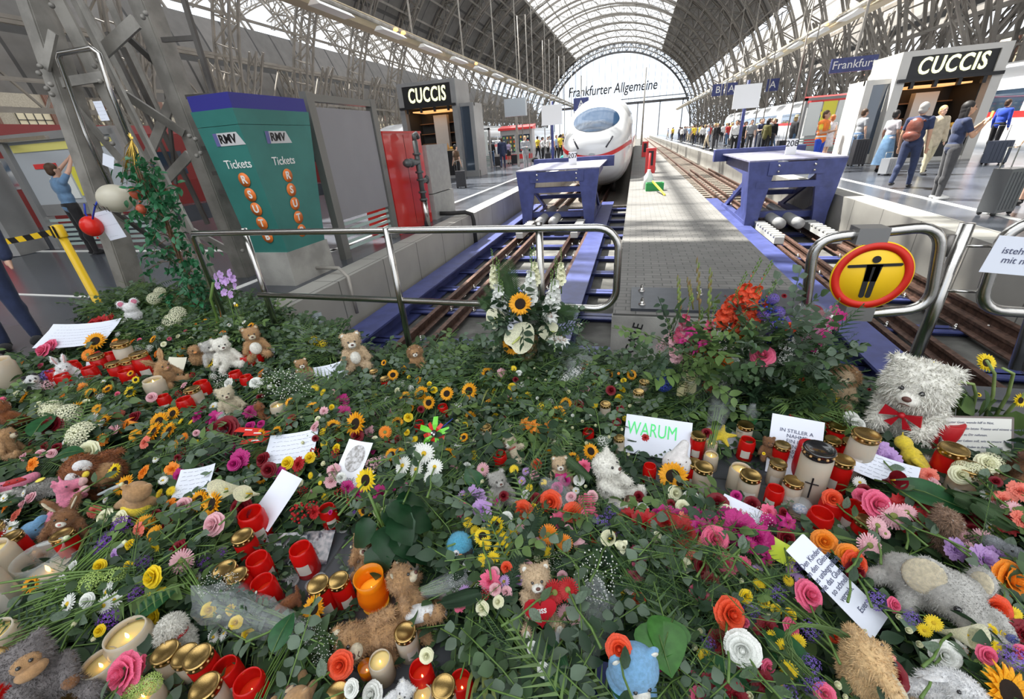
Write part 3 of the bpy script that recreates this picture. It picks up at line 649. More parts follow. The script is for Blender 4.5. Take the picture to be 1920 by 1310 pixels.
o = b.build('grey_drain_pipe', mat('drain_grey', (.22, .26, .27), .4, .2)); tag(o, 'grey blue drain pipe with collars in the pit under the railing', 'pipe')
# ================================================================== RAILINGS
def railing(name, pts, r, lab, cat='railing', posts=(), mid=None, grp=None):
    t = empty(name, (0, 0, 0), 0, lab, cat)
    MB().tube(pts, r, 14).build('rail_tube', inox, t)
    for a, b_ in posts: MB().tube([a, b_], r*1.05, 14).build('post', inox, t)
    return t
def arc(c, r, a0, a1, y, n=7): return [(c[0]+r*math.cos(a0+(a1-a0)*i/n), y, c[1]+r*math.sin(a0+(a1-a0)*i/n)) for i in range(n+1)]
yr = 2.9
loop = [(-3.95, 3.02, .0), (-3.94, 3.02, .99)]+[(-3.88, 3.0, 1.05)]+[(-3.5, 2.98, 1.055)]+arc((-.22, .91), .15, PI/2, 0, yr)+arc((-.22, .63), .15, 0, -PI/2, yr)+[(-3.35, 2.98, .48)]
railing('steel_railing', loop, .026, 'brushed steel handrail with a rounded end along the track pit', posts=(((-3.36, 3.05, -.0), (-3.34, 3.05, 1.08)), ((-1.83, 2.93, -.0), (-1.83, 2.93, 1.08)), ((-.62, 2.93, .0), (-.62, 2.93, 1.1))))
# gate with warning sign
px0, px1 = atY(1505, 590, 2.9), atY(1760, 500, 2.9)
def gate_loop(cor, r, y, n=6):   # rounded quad through corner pixels at depth y
    P = [atY(px, py, y) for px, py in cor]; out = []; N = len(P)
    for i in range(N):
        a, b_, c = P[i-1], P[i], P[(i+1) % N]; u = (a-b_).normalized(); v = (c-b_).normalized()
        for k in range(n+1):
            s = k/n; p0 = b_+u*r; p1 = b_+v*r; out.append(p0*(1-s)**2+b_*2*s*(1-s)+p1*s*s)
    return out
def loop_gate(cor, lab, y, r=.13):
    t = empty('railing_gate', (0, 0, 0), 0, lab, 'gate'); MB().tube(gate_loop(cor, r, y), .03, 14, closed=True).build('frame_tube', inox, t); return t
g1 = loop_gate([(1507, 598), (1527, 448), (1768, 422), (1742, 578)], 'looped steel gate carrying the yellow warning sign', 2.86)
for a, b_ in ((1632, 439), (1606, 583)):
    p = atY(a, b_, 2.84); MB().box((p.x-.075, 2.80, p.z-.05), (p.x+.075, 2.92, p.z+.04)).build('clamp_plate', mat('clamp_grey', (.22, .22, .22), .4, .6), g1)
c = atY(1632, 517, 2.81); R = .203
s = empty('no_entry_sign', (c.x, 2.805, c.z), 0, 'round yellow sign with a red ring and a black figure spreading its arms', 'sign'); s.rotation_euler = (0, math.radians(0), 0)
RX = Matrix.Rotation(PI/2, 3, 'X'); yel = mat('sign_yellow', (.80, .50, .01), .45); sred = mat('sign_red', (.55, .015, .005), .45)
MB().lathe([(0, -.004), (R, -.004), (R, .004), (0, .004)], 64, R=RX).build('yellow_disc', yel, s)
MB().lathe([(R*.97, .0041), (R*.97, .007), (R*.77, .007), (R*.77, .0041)], 64, R=RX).build('red_ring', sred, s)
b = MB(); k = 1; yf = -.0085
def strip(p, q, r):
    p = Vector((p[0], yf, p[1])); q = Vector((q[0], yf, q[1])); d = (q-p).normalized(); n_ = Vector((-d.z, 0, d.x)); pts = []
    a = math.atan2(n_.z, n_.x)
    for i in range(9): an = a-PI*i/8; pts.append(q+Vector((math.cos(an), 0, math.sin(an)))*r)
    for i in range(9): an = a+PI-PI*i/8; pts.append(p+Vector((math.cos(an), 0, math.sin(an)))*r)
    b.prism(pts, (0, .003, 0))
strip((-.125, .058), (.125, .072), .0085); strip((-.022, .05), (-.02, -.118), .0135); strip((.018, .05), (.013, -.118), .0135); b.prism([(-.04, yf, .07), (-.033, yf, -.03), (.03, yf, -.03), (.04, yf, .07)], (0, .003, 0)); strip((0, .1), (0, .1001), .021)
b.build('black_figure', black, s)
post = [atY(1810, 420, 3.0), atY(1712, 690, 3.0)]; xb = post[1].x
t = empty('gate_post', (0, 0, 0), 0, 'upright steel gate post right of the warning sign', 'post'); zt = atY(1815, 418, 2.95).z
MB().tube([(atY(1712, 680, 2.95).x+.0, 2.95, 0), (atY(1815, 418, 2.95).x, 2.95, zt)], .034, 14).build('tube', inox, t)
for px, py in ((1776, 460), (1752, 520)):
    p = atY(px, py, 2.9); MB().lathe([(.022, -.06), (.022, .06)], 12, c=p, cap0=True, cap1=True).build('hinge', mat('hinge_brass', (.16, .15, .14), .4, .7), t)
g2 = loop_gate([(1833, 580), (1885, 425), (2010, 400), (1990, 590)], 'second looped steel gate at the right edge with a hanging note', 2.86)
t = MB().tube([atY(1905, 690, 2.95)*1, atY(1990, 440, 2.95)], .034, 12).build('gate_post', inox); tag(t, 'steel gate post cut by the right edge of the picture', 'post')
for px0_, py0_, px1_, py1_ in ((1806, 461, 1868, 461), (1780, 545, 1838, 547)):
    t = MB().tube([atY(px0_, py0_, 2.93), atY(px1_, py1_, 2.9)], .009, 8).build('link_bar', inox); tag(t, 'thin steel bar linking the post and the right gate, %s' % ('upper' if py0_ < 500 else 'lower'), 'bar')
# ================================================================== STEEL PILLAR at the left
t = empty('steel_pillar', (0, 0, 0), 0, 'riveted grey lattice steel pillar rising from the flower pile', 'pillar')
def chord(p, q, w, d, m=steel_p, name='chord', web=None):
    b = MB(); b.bar(p, q, w, .03, up=(0, 1, 0)); P_, Q_ = Vector(p), Vector(q)
    b.bar(P_+Vector((w/2, d/2, 0)), Q_+Vector((w/2, d/2, 0)), .03, d, up=(0, 1, 0)); return b.build(name, m, t)
A0, A1 = Vector((-6.73, 3.9, 0)), atY(65, 65, 4.2); A1 = A0+(A1-A0)*2.2
M0, M1 = Vector((-6.35, 4.75, 0)), Vector((-6.35, 4.75, 9)); 
R0 = Vector((-5.77, 4.95, 0)); R1 = R0+(atY(277, 60, 4.95)-R0)*2.6; L2 = Vector((-6.0, 4.2, 0)); 
chord(A0, A1, .17, .24); chord(R0, R1, .2, .22)
mp0, mp1 = atY(395, 640, 4.3), atY(105, 0, 4.5)
mp0 = Vector((atY(300, 400, 4.4).x, 4.4, 0)); mp1 = Vector((atY(118, 20, 4.4).x, 4.4, 9)); k = atY(118, 20, 4.4); k2 = atY(300, 370, 4.4); d = (k-k2); mp0 = k2-d*(k2.z/d.z); mp1 = mp0+d*(9/d.z)
b = MB(); b.bar(mp0, mp1, .2, .03, up=(0, 1, 0)); b.bar(mp0+Vector((.25, .0, 0)), mp1+Vector((.25, .0, 0)), .26, .03, up=(.5, 1, 0)); b.build('main_column', steel_p, t)
def P3(px, py, y): return atY(px, py, y)
br = [((95, 5, 4.2), (95, 105, 4.2), .13)]
for a, c_, w in (((255, 40, 4.7), (190, 100, 4.55), .15), ((190, 95, 4.6), (180, 110, 4.6), .12), ((110, 165, 4.2), (235, 310, 4.4), .1), ((215, 165, 4.6), (345, 250, 4.9), .11), ((100, 60, 4.2), (85, 130, 4.1), .1),
                 ((355, 290, 4.95), (300, 350, 4.8), .13), ((95, 158, 4.15), (200, 142, 4.4), .1), ((240, 70, 4.9), (310, 135, 5.1), .08), ((330, 170, 5.2), (275, 300, 5.1), .14), ((310, 155, 5.4), (330, 345, 5.4), .05), ((200, 60, 5.4), (330, 330, 5.4), .06), ((230, 90, 5.6), (390, 420, 5.6), .09), ((300, 400, 4.9), (430, 470, 4.95), .11), ((215, 395, 4.1), (330, 480, 4.6), .09), ((150, 0, 5.5), (265, 200, 5.5), .12), ((205, 0, 6.0), (300, 220, 6.0), .14)):
    b = MB(); b.bar(P3(*a), P3(*c_), w, .03, up=(0, 1, 0)); b.build('brace', steel_p if w > .095 else steel_d, t)
b = MB()
for px, py, y in ((97, 10, 4.2), (75, 124, 4.1), (73, 137, 4.1), (95, 158, 4.1), (88, 166, 4.1), (98, 177, 4.1), (273, 25, 4.68), (268, 32, 4.68), (177, 124, 4.3), (185, 114, 4.3), (200, 260, 4.3), (211, 269, 4.3), (219, 305, 4.3), (355, 255, 4.85), (366, 261, 4.85), (369, 292, 4.85), (376, 287, 4.85), (455, 470, 4.8), (188, 152, 4.3), (202, 162, 4.3)):
    b.ell(P3(px, py, y-.05), .028, n=10, m=6)
b.build('rivets', steel_p, t)
b = MB(); q = [P3(*a) for a in ((205, 345, 4.1), (160, 250, 4.1), (110, 110, 4.1), (112, 100, 4.1), (172, 90, 4.1), (185, 100, 4.1), (205, 165, 4.1), (262, 310, 4.1))]; b.tube(q, .028, 10); b.build('bent_handrail', inox, t)
t2 = empty('ladder', (0, 0, 0), 0, 'dark steel ladder fixed to the right side of the pillar', 'ladder')
b = MB(); b.bar(P3(345, 0, 4.9), P3(458, 362, 4.9), .06, .04); b.build('ladder_rail', steel_d, t2)
for py, x0_, x1_ in ((75, 305, 365), (182, 350, 398), (278, 380, 425), (325, 400, 440), (360, 412, 455)):
    b = MB(); b.bar(P3(x0_, py, 4.95), P3(x1_, py-4, 4.9), .035, .05); b.build('rung', steel_d, t2)
def paper(name, c, w, h, rot, lab, lines=0, txt=None, tsize=.02, m=None, tcol=None, grp=None, curl=.0, cat='note', toff=(0, 0)):
    if txt: curl = 0
    t = empty(name, c, 0, lab, cat, grp); t.rotation_euler = rot; b = MB(); nx, ny = 6, 4; v = []
    for j in range(ny+1):
        for i in range(nx+1):
            x = w*(i/nx-.5); y = h*(j/ny-.5); v.append((x, y, curl*((i/nx-.5)**2*4+(.3 if j == ny else 0))))
    v2 = [(x, y, z-.0008) for x, y, z in v]; N = len(v); f = []
    for j in range(ny):
        for i in range(nx): a = j*(nx+1)+i; f.append((a, a+1, a+nx+2, a+nx+1)); f.append((a+N, a+nx+1+N, a+nx+2+N, a+1+N))
    b.add(v+v2, f, 0, True); b.build('sheet', m or mat('paper_white', (.72, .76, .86), .6), t)
    ink = tcol or mat('ink', (.08, .09, .16), .6)
    if txt:
        o = text('handwriting', txt, tsize, ink, t, (toff[0], toff[1], .0022+curl*.1), (0, 0, 0), ext=.0003)
    elif lines:
        b = MB(); r_ = random.Random(int(c[0]*1000))
        for k in range(lines):
            y = h*(.38-.76*k/max(1, lines-1)); x = -w*.4; e = w*(.40 if k < lines-1 else .1)
            while x < e:
                l = min(r_.uniform(.01, .03), w*.2); pts = [(x+l*j/4, y+r_.uniform(-.0025, .0025), .003+curl*((x/w)**2*4)) for j in range(5)]; b.tube(pts, .0006, 3, caps=False); x += l+.006
        b.build('handwriting', ink, t)
    return t
RN = Matrix.Rotation(PI/2, 4, 'X')
def hung(px, py, y, w, h, roll, lab, **k):
    p = P3(px, py, y); return paper('note', p, w, h, (PI/2, roll, k.pop('yaw', .3)), lab, **k)
hung(190, 208, 4.2, .10, .2, 0, 'small printed notice taped to the middle column of the pillar', lines=5)
hung(206, 422, 3.6, .21, .32, -.15, 'white sheet in a plastic sleeve hanging from the pillar below the balloons', lines=3)
hung(203, 302, 4.0, .12, .14, .5, 'small folded white note tucked on the pillar above the white balloon')
hung(1905, 480, 2.83, .24, .2, .1, 'white printed note hanging on the right gate', txt='istehen\nmit n', tsize=.05, yaw=0)
# balloons
def balloon(p, r, m, lab, sc=(1, 1, 1.1)):
    t = empty('balloon', p, 0, lab, 'balloon'); MB().ell((0, 0, 0), (r*sc[0], r*sc[1], r*sc[2]), n=24, m=16).build('bubble', m, t); MB().lathe([(.004, -r*sc[2]-.005), (.014, -r*sc[2]-.025)], 8).build('knot', m, t); return t
bw = mat('balloon_cream', (.60, .57, .47), .3, tl=.2); brd = mat('balloon_red', (.75, .03, .02), .25, tl=.2); bor = mat('balloon_coral', (.55, .12, .06), .3, tl=.2)
bb = balloon(P3(216, 372, 3.45), .15, bw, 'cream white balloon with black writing tied to the pillar', (1.15, 1, .95)); text('writing', 'N  N', .09, black, bb, (-.02, -.15, -.08), (PI/2+.4, .2, 0), ext=.001)
balloon(P3(172, 424, 3.5), .104, brd, 'bright red balloon hanging left of the white sheet')
for i, (px, py, r) in enumerate(((257, 328, .048), (255, 362, .062), (265, 392, .05))): balloon(P3(px, py, 3.25), r*.88, bor, 'small coral balloon in the gold tinsel, %s of three' % ('top', 'middle', 'bottom')[i])
gold = mat('gold_tinsel', (.75, .52, .12), .25, .9)
b = MB(); r_ = random.Random(3)
for k in range(34):
    p = P3(247, 262, 3.3); q = P3(240+r_.uniform(-14, 26), 318+r_.uniform(-20, 40), 3.3+r_.uniform(-.1, .1)); m_ = p.lerp(q, .5)+Vector((r_.uniform(-.04, .04), 0, r_.uniform(-.02, .03)))
    b.tube([p+Vector((r_.uniform(-.03, .03), 0, r_.uniform(-.02, .06))), p, m_, q], .0028, 4)
tag(b.build('gold_tinsel', gold), 'bow of gold tinsel ribbon hanging above the coral balloons', 'ribbon')
tag(MB().tube([P3(158, 382, 3.5), P3(160, 400, 3.5), P3(172, 418, 3.5), P3(178, 388, 3.5), P3(183, 376, 3.5)], .009, 8).build('blue_ribbon', mat('blue_ribbon', (.02, .05, .4), .5)), 'blue ribbon tied around the neck of the red balloon', 'ribbon')
# barrier post with tape
t = empty('barrier_post', (-6.35, 3.37, 0), 0, 'yellow barrier post with black and yellow belt at the left', 'barrier post')
yb = mat('barrier_yellow', (.80, .52, .02), .35); top = atY(118, 440, 3.37)
MB().lathe([(.16, 0), (.16, .02), (.045, .04), (.04, .99), (.0, .99)], 20).build('post', yb, t); MB().lathe([(.055, .97), (.055, 1.1), (0, 1.11)], 16).build('belt_head', yb, t)
for a in (-1, 1): MB().box((a*.03-.012, -.058, .97), (a*.03+.012, -.05, 1.1)).build('black_clip', black, t)
b = MB(); n_ = 24
for k in range(n_):
    x0_, x1_ = -.05-3*k/n_, -.05-3*(k+1)/n_; sg = -.12*math.sin(PI*k/n_); s1 = -.12*math.sin(PI*(k+1)/n_); d = .04
    b.add([(x0_, -.3*k/n_, 1.0+sg), (x1_, -.3*(k+1)/n_, 1.0+s1), (x1_-d, -.3*(k+1)/n_, 1.06+s1), (x0_-d, -.3*k/n_, 1.06+sg)], [(0, 1, 2, 3)], k % 2)
b.build('belt', [yb, black], t)
# left ticket machine and timetable case
t = empty('timetable_case', (-12.0, 7.2, 0), .12, 'open timetable case with yellow and white sheets behind the pillar at left', 'display case')
b = MB(); b.box((-1.55, -.1, 0), (-1.4, .15, 2.4)); b.box((1.4, -.1, 0), (1.55, .15, 2.4)); b.box((-1.5, -.1, 2.3), (1.5, .15, 2.45)); b.box((-1.4, .0, .75), (1.4, .1, 1.0)); b.build('frame', gmet, t)
MB().box((-1.4, .0, 1.0), (1.4, .05, 2.3)).build('back_panel', mat('case_panel', (.42, .45, .48), .4), t)
for nme, a, c_, m in (('yellow_sheet', (-.1, -.02, 1.15), (.5, 0, 1.75), mat('poster_yellow', (.80, .74, .1), .3)), ('white_sheet', (-.75, -.02, 1.1), (-.15, 0, 1.55), mat('poster_white', (.75, .78, .76), .3)), ('red_strip', (-1.0, -.02, 1.75), (-.4, 0, 1.85), mat('machine_red', (.7, .05, .05), .4)), ('yellow_header', (-1.35, -.02, 2.1), (1.3, 0, 2.25), mat('pale_yellow', (.7, .65, .2), .4))): MB().box(a, c_).build(nme, m, t)
b = MB()
for k in range(6): b.box((-1.4, 0, .06+k*.11), (1.4, .02, .12+k*.11))
b.build('frosted_strip', mat('frosted_glass', (.35, .45, .43), .3), t)
MB().bar((-1.5, -.1, 2.35), (1.3, -1.2, 2.25), .06).build('open_lid', inox, t)
t = empty('ticket_dispenser', (-14.4, 6.0, 0), .3, 'grey and red ticket dispenser at the left edge', 'ticket machine')
MB().box((-.9, 0, .0), (.9, .7, 2.2)).build('housing', gmet, t); MB().box((-.6, -.03, .15), (.55, 0, .95)).build('red_door', mat('machine_red', (.7, .05, .05), .4), t); MB().box((-.2, -.03, 1.1), (.5, 0, 1.7)).build('grey_door', gpale, t); MB().box((-.1, -.05, 1.4), (.3, -.03, 1.65)).build('screen', tr_glass, t)
MB().box((-.9, -.03, 1.85), (0, 0, 2.1)).build('pink_panel', mat('pink_panel', (.6, .25, .5), .5), t)
# island objects
t = empty('green_crate', (.62, 13.9, 0), .05, 'small green plastic crate on the paved strip between the tracks', 'crate'); b = MB(); b.box((-.25, -.15, 0), (.25, -.12, .22)); b.box((-.25, .12, 0), (.25, .15, .22)); b.box((-.25, -.12, 0), (-.22, .12, .22)); b.box((.22, -.12, 0), (.25, .12, .22)); b.box((-.22, -.12, 0), (.22, .12, .02)); b.build('tub', mat('crate_green', (.02, .25, .06), .4), t)
t = MB().bar((.55, 13.65, .28), (.85, 12.6, .03), .04).build('striped_stick', mat('stick_yellow', (.75, .65, .05), .4)); tag(t, 'yellow and black stick leaning on the green crate', 'stick')
t = empty('white_canister', (.45, 14.4, 0), 0, 'white canister with a red hose behind the green crate', 'canister'); MB().lathe([(0, 0), (.14, 0), (.14, .35), (.05, .5), (.05, .55), (0, .55)], 14).build('canister', white, t); MB().tube([(0, .2, 0), (0, .2, 1.0)], .035, 8).build('red_pipe', mat('machine_red', (.7, .05, .05), .4), t)
for i, y in enumerate((20, 33)):
    t = empty('red_signal_box', (.65, y, 0), 0, 'red signal box on the paved strip, %s one' % ('nearer', 'farther')[i], 'box'); MB().box((-.2, -.15, 0), (.2, .15, .95)).build('housing', mat('machine_red', (.7, .05, .05), .4), t); MB().box((-.1, -.17, .3), (.1, -.15, .85)).build('dark_plate', black, t)
# ================================================================== PEOPLE
SK = {'fair': (.62, .38, .28), 'tan': (.45, .26, .17), 'brown': (.22, .11, .07)}
def cloth(name, col): return mat('cloth_'+name, col, .85, var=.12, vscale=12, bump=.2, bscale=30, sheen=.2)
CC = {'navy': (.02, .03, .075), 'black': (.012, .012, .014), 'white': (.70, .70, .70), 'lightblue': (.32, .45, .68), 'beige': (.50, .42, .30), 'jeans': (.07, .13, .24), 'grey': (.28, .29, .31), 'orange': (.80, .20, .03), 'royal': (.02, .06, .42), 'green': (.03, .42, .12), 'olive': (.11, .10, .03), 'brown': (.12, .07, .04), 'khaki': (.50, .44, .30), 'pink': (.65, .25, .28), 'red': (.5, .04, .04), 'purple': (.42, .35, .55), 'skirtblue': (.12, .22, .36), 'yellow': (.75, .55, .05), 'charcoal': (.05, .05, .055), 'floral': (.45, .42, .45), 'teal': (.05, .45, .38)}
HC = {'black': (.012, .01, .01), 'brown': (.06, .03, .015), 'grey': (.35, .34, .32), 'blond': (.45, .32, .14), 'red': (.35, .09, .02), 'bald': None}
def person(p, yaw, label, H=1.75, top='white', bot='navy', hair='brown', skin='fair', sleeve='long', pose='stand', vox=.022, long_hair=False, skirt=False, shoes='black', fem=False, group=None, hands=False, armL=None, armR=None, lean=0, vest=None, shorts=False, jacket=None, hat=None):
    k = H/1.75; t = empty('person', p, yaw, label, 'person', group)
    v = lambda x, y, z: Vector((x*k, (y-lean*max(0, z-.1))*k, z*k))     # faces -Y locally
    st = {'stand': .0, 'walk': .17, 'wide': .02}[pose]
    sh = .165 if fem else .19; hp = .095
    hipL, hipR = v(-hp, 0, .93), v(hp, 0, .93)
    kL, kR = v(-.10, -st*.7-.01, .50), v(.10, st*.35-.01, .50); aL, aR = v(-.11, -st, .085), v(.11, st*1.15, .085+(.06 if pose == 'walk' else 0))
    A = armL or ((-.24, .0, 1.13), (-.25, -.06, .88)); B = armR or ((.24, .0, 1.13), (.25, -.06, .88))
    eL, wL = v(*A[0]), v(*A[1]); eR, wR = v(*B[0]), v(*B[1]); sL, sR = v(-sh, 0, 1.42), v(sh, 0, 1.42)
    head = v(0, -.02, 1.63)
    def limb(infl=0, legs=True, arms=True, torso=True, arm_full=True, leg_full=True, headp=True):
        q = []; i = infl
        if torso: q += [('e', v(0, 0, 1.33), (sh*.98*k+i, .115*k+i, .17*k+i)), ('e', v(0, 0, 1.13), ((.135 if fem else .155)*k+i, .10*k+i, .16*k+i)), ('e', v(0, .005, .97), ((.165 if fem else .16)*k+i, .115*k+i, .12*k+i)), ('c', sL, .055*k+i, sR, .055*k+i)]
        if arms:
            q += [('c', sL, .052*k+i, eL if arm_full else sL.lerp(eL, .6), .04*k+i), ('c', sR, .052*k+i, eR if arm_full else sR.lerp(eR, .6), .04*k+i)]
            if arm_full: q += [('c', eL, .04*k+i, wL, .027*k+i), ('c', eR, .04*k+i, wR, .027*k+i)]
        if legs:
            q += [('c', hipL, .09*k+i, kL, .058*k+i), ('c', hipR, .09*k+i, kR, .058*k+i)]
            if leg_full: q += [('c', kL, .056*k+i, aL, .036*k+i), ('c', kR, .056*k+i, aR, .036*k+i), ('e', kL.lerp(aL, .3)+v(0, .015, 0)*1-v(0, 0, 0), (.055*k+i,)*2+(.1*k+i,)), ('e', kR.lerp(aR, .3)+v(0, .015, 0)-v(0, 0, 0), (.055*k+i,)*2+(.1*k+i,))]
        return q
    q = limb() + [('c', v(0, 0, 1.44), .055*k, head-Vector((0, 0, .08*k)), .05*k), ('e', head+Vector((0, .01, .02))*k, (.078*k, .098*k, .105*k)), ('e', head+Vector((0, -.02, -.05))*k, (.06*k, .07*k, .065*k)),
        ('c', head+Vector((0, -.085, .015))*k, .011*k, head+Vector((0, -.108, -.018))*k, .015*k), ('e', head+Vector((-.08, .01, 0))*k, (.012*k, .02*k, .03*k)), ('e', head+Vector((.08, .01, 0))*k, (.012*k, .02*k, .03*k)), ('c', head+Vector((-.02, -.086, -.05))*k, .008*k, head+Vector((.02, -.086, -.05))*k, .008*k)]
    for e_, w_, s in ((eL, wL, -1), (eR, wR, 1)):
        d = (w_-e_).normalized(); sd = d.cross(Vector((0, 1, 0))); sd = sd.normalized() if sd.length > .1 else Vector((0, 0, 1)); pm = w_+d*.055*k
        q.append(('e', pm, (.03*k, .026*k, .042*k), d.to_track_quat('Z', 'Y').to_matrix()))
        if hands:
            for j, (o_, L) in enumerate(((-.03, .06), (-.01, .07), (.01, .068), (.03, .05))):
                b0 = pm+d*.03*k+sd*o_*k*.8; b1 = b0+d*L*k*.55; b2 = b1+(d*.5+Vector((0, -.3, -.8))*.5).normalized()*L*k*.5; q += [('c', b0, .011*k, b1, .0105*k), ('c', b1, .0105*k, b2, .009*k)]
            q.append(('c', pm-d*.01*k-sd*.02*k, .013*k, pm+d*.03*k-sd*.055*k, .010*k))
        else: q.append(('c', pm+d*.02*k, .022*k, pm+d*.07*k, .015*k)); q.append(('c', pm, .013*k, pm+d*.03*k+sd*-.04*k, .010*k))
    sm = mat('skin_'+skin, SK[skin], .55, sss=.08)
    obj('body', blob_mesh('body', q, vox*.7 if hands else vox, sm, 2), t)
    hi = .014*k
    if top:
        q = limb(hi, legs=False, arm_full=(sleeve == 'long'), arms=sleeve != 'none')
        obj('shirt', blob_mesh('shirt', q, vox, cloth(top, CC[top]), 2), t)
    if jacket:
        q = limb(hi*2, legs=False)+[('c', v(0, .02, .85), .16*k, v(0, .02, 1.2), .15*k)]; obj('jacket', blob_mesh('jacket', q, vox, cloth(jacket, CC[jacket]), 2), t)
    if vest:
        q = [x for x in limb(hi*2, legs=False, arms=False)]; obj('vest', blob_mesh('vest', q, vox, cloth(vest, CC[vest]), 2), t)
        b = MB()
        for z in (1.02, 1.12): b.lathe([(.178*k, z*k), (.178*k, (z+.045)*k)], 20, R=Matrix.Diagonal((1, .75, 1)))
        b.build('reflective_band', mat('reflective', (.7, .7, .65), .4), t)
    if skirt:
        b = MB(); L = {'long': .22, 'short': .62}[skirt]; pr = [(.14*k, 1.08*k), (.18*k, .95*k), (.2*k, .8*k), ((.3 if skirt == 'long' else .22)*k, L*k)]; b.lathe(pr, 24, R=Matrix.Diagonal((1, .8, 1)))
        b.build('skirt', cloth(bot, CC[bot]), t)
    elif bot:
        q = limb(hi, torso=False, arms=False, leg_full=not shorts)+[('e', v(0, .005, .98), (.165*k+hi, .115*k+hi, .10*k+hi))]; obj('shorts' if shorts else 'trousers', blob_mesh('trousers', q, vox, cloth(bot, CC[bot]), 2), t)
    for n_, a_ in (('l', aL), ('r', aR)):
        b = MB(); b.ell(a_+v(0, -.06, -.045)-v(0, 0, 0), (.045*k, .13*k, .045*k), n=14, m=8); b.lathe([(.045*k, 0), (.042*k, .06*k)], 12, c=a_+v(0, 0, -.05)-v(0, 0, 0)); b.build('shoe', cloth(shoes, CC[shoes]), t)
    if HC[hair]:
        q = [('e', head+Vector((0, .025, .04))*k, (.088*k, .10*k, .10*k)), ('e', head+Vector((0, .05, -.02))*k, (.082*k, .07*k, .08*k))]
        if long_hair: q += [('e', head+Vector((0, .06, -.10))*k, (.085*k, .05*k, .14*k)), ('c', head+Vector((-.07, .03, 0))*k, .03*k, head+Vector((-.08, .03, -.16))*k, .025*k), ('c', head+Vector((.07, .03, 0))*k, .03*k, head+Vector((.08, .03, -.16))*k, .025*k)]
        obj('hair', blob_mesh('hair', q, vox*.8, mat('hair_'+hair, HC[hair], .6), 2), t)
    if hat: 
        b = MB(); b.lathe([(.15*k, .10*k), (.145*k, .105*k), (.09*k, .11*k), (.085*k, .2*k), (.05*k, .215*k), (0, .2*k)], 20, c=head); b.build('hat', cloth(hat, CC[hat]), t)
    b = MB()
    for s in (-1, 1): b.ell(head+Vector((s*.03, -.083, .022))*k, (.012*k, .008*k, .009*k), n=8, m=6)
    b.build('eyes', mat('eye_dark', (.02, .015, .012), .2), t)
    return t
def trolley(p, yaw, lab, m=black, w=.4, h=.6, handle=.45):
    t = empty('suitcase', p, yaw, lab, 'suitcase'); b = MB(); b.box((-w/2, -.12, .05), (w/2, .12, .05+h))
    for i in range(5): x = -w/2+.06+i*(w-.12)/4; b.box((x-.012, -.13, .1), (x+.012, .13, h))
    b.build('shell', m, t); b = MB(); b.tube([(-w*.3, .1, h), (-w*.3, .1, h+handle), (w*.3, .1, h+handle), (w*.3, .1, h)], .01, 6); b.build('handle', inox, t)
    b = MB()
    for sx in (-1, 1):
        for sy in (-1, 1): b.ell((sx*w*.42, sy*.09, .035), .035, n=8, m=6)
    b.build('wheels', rubber, t); return t
def at(px, py, z=0): return G(px, py, z)
fold = ((-.24, -.08, 1.14), (-.05, -.30, 1.18)); foldR = ((.24, -.08, 1.14), (.05, -.30, 1.18))
def yawto(p, off=0): return math.atan2(-p.x, p.y)*1+off       # off=0 looks at the camera
P_ = lambda px, py, off, *a, **k: person(at(px, py), (lambda q: math.atan2(q.x, -q.y)+PI)(at(px, py))+off, *a, **k)
# local -Y faces camera when yaw = atan2(x, ... ) ; verified by render
L_ = 'on the left platform'
P_(908, 304, 0, 'man in light blue shirt and beige trousers with hand on hip on the left platform', 1.78, 'lightblue', 'beige', 'brown', armL=((-.3, .05, 1.2), (-.2, -.05, 1.02)))
P_(924, 312, PI, 'person in black jacket and blue jeans seen from behind on the left platform', 1.74, 'black', 'jeans', 'black', pose='walk')
P_(944, 316, PI, 'man in navy suit walking away on the left platform', 1.82, 'navy', 'navy', 'brown', jacket='navy', pose='walk')
P_(955, 307, 2.6, 'woman in lilac top and black skirt with a red bag on the left platform', 1.62, 'purple', 'black', 'brown', fem=True, skirt='short', sleeve='short')
P_(959, 298, .4, 'grey haired man in black jacket behind the woman with the red bag', 1.78, 'white', 'black', 'grey', jacket='black')
P_(987, 318, .2, 'blond man in grey blazer looking down at his hands on the left platform', 1.8, 'black', 'grey', 'blond', jacket='grey', armL=fold, armR=foldR, pose='walk')
P_(1018, 302, 1.8, 'woman in white blouse and black trousers beside a trolley case on the left platform', 1.7, 'white', 'black', 'black', fem=True, armL=fold)
P_(1036, 304, 2.4, 'person in white tank top and blue shorts behind the blue sign pole', 1.72, 'white', 'jeans', 'brown', sleeve='none', shorts=True)
P_(1044, 300, .5, 'man in pale blue shirt between the sign pole and the train', 1.76, 'lightblue', 'black', 'brown', sleeve='short')
P_(1061, 301, .2, 'person in dark vest with a teal bag beside the train nose', 1.68, 'grey', 'black', 'blond', sleeve='none', vest='black')
P_(1056, 297, PI, 'person in navy top behind the person with the teal bag', 1.85, 'navy', 'black', 'blond')
P_(861, 345, 2.2, 'woman in brown blouse pulling a black trolley beside the left kiosk', 1.62, 'brown', 'black', 'black', fem=True, sleeve='short', armR=((.25, -.02, 1.15), (.3, .02, .95)), vox=.018)
trolley(at(866, 352), .3, 'black trolley case beside the woman in the brown blouse', mat('case_black', (.03, .03, .035), .4))
trolley(at(934, 312), .2, 'black trolley case left of the man in the navy suit', mat('case_black', (.03, .03, .035), .4)); trolley(at(966, 308), 0, 'wide black trolley case right of the woman with the red bag', mat('case_black', (.03, .03, .035), .4), .5)
trolley(at(1028, 306), 0, 'black trolley case left of the blue sign pole', mat('case_black', (.03, .03, .035), .4))
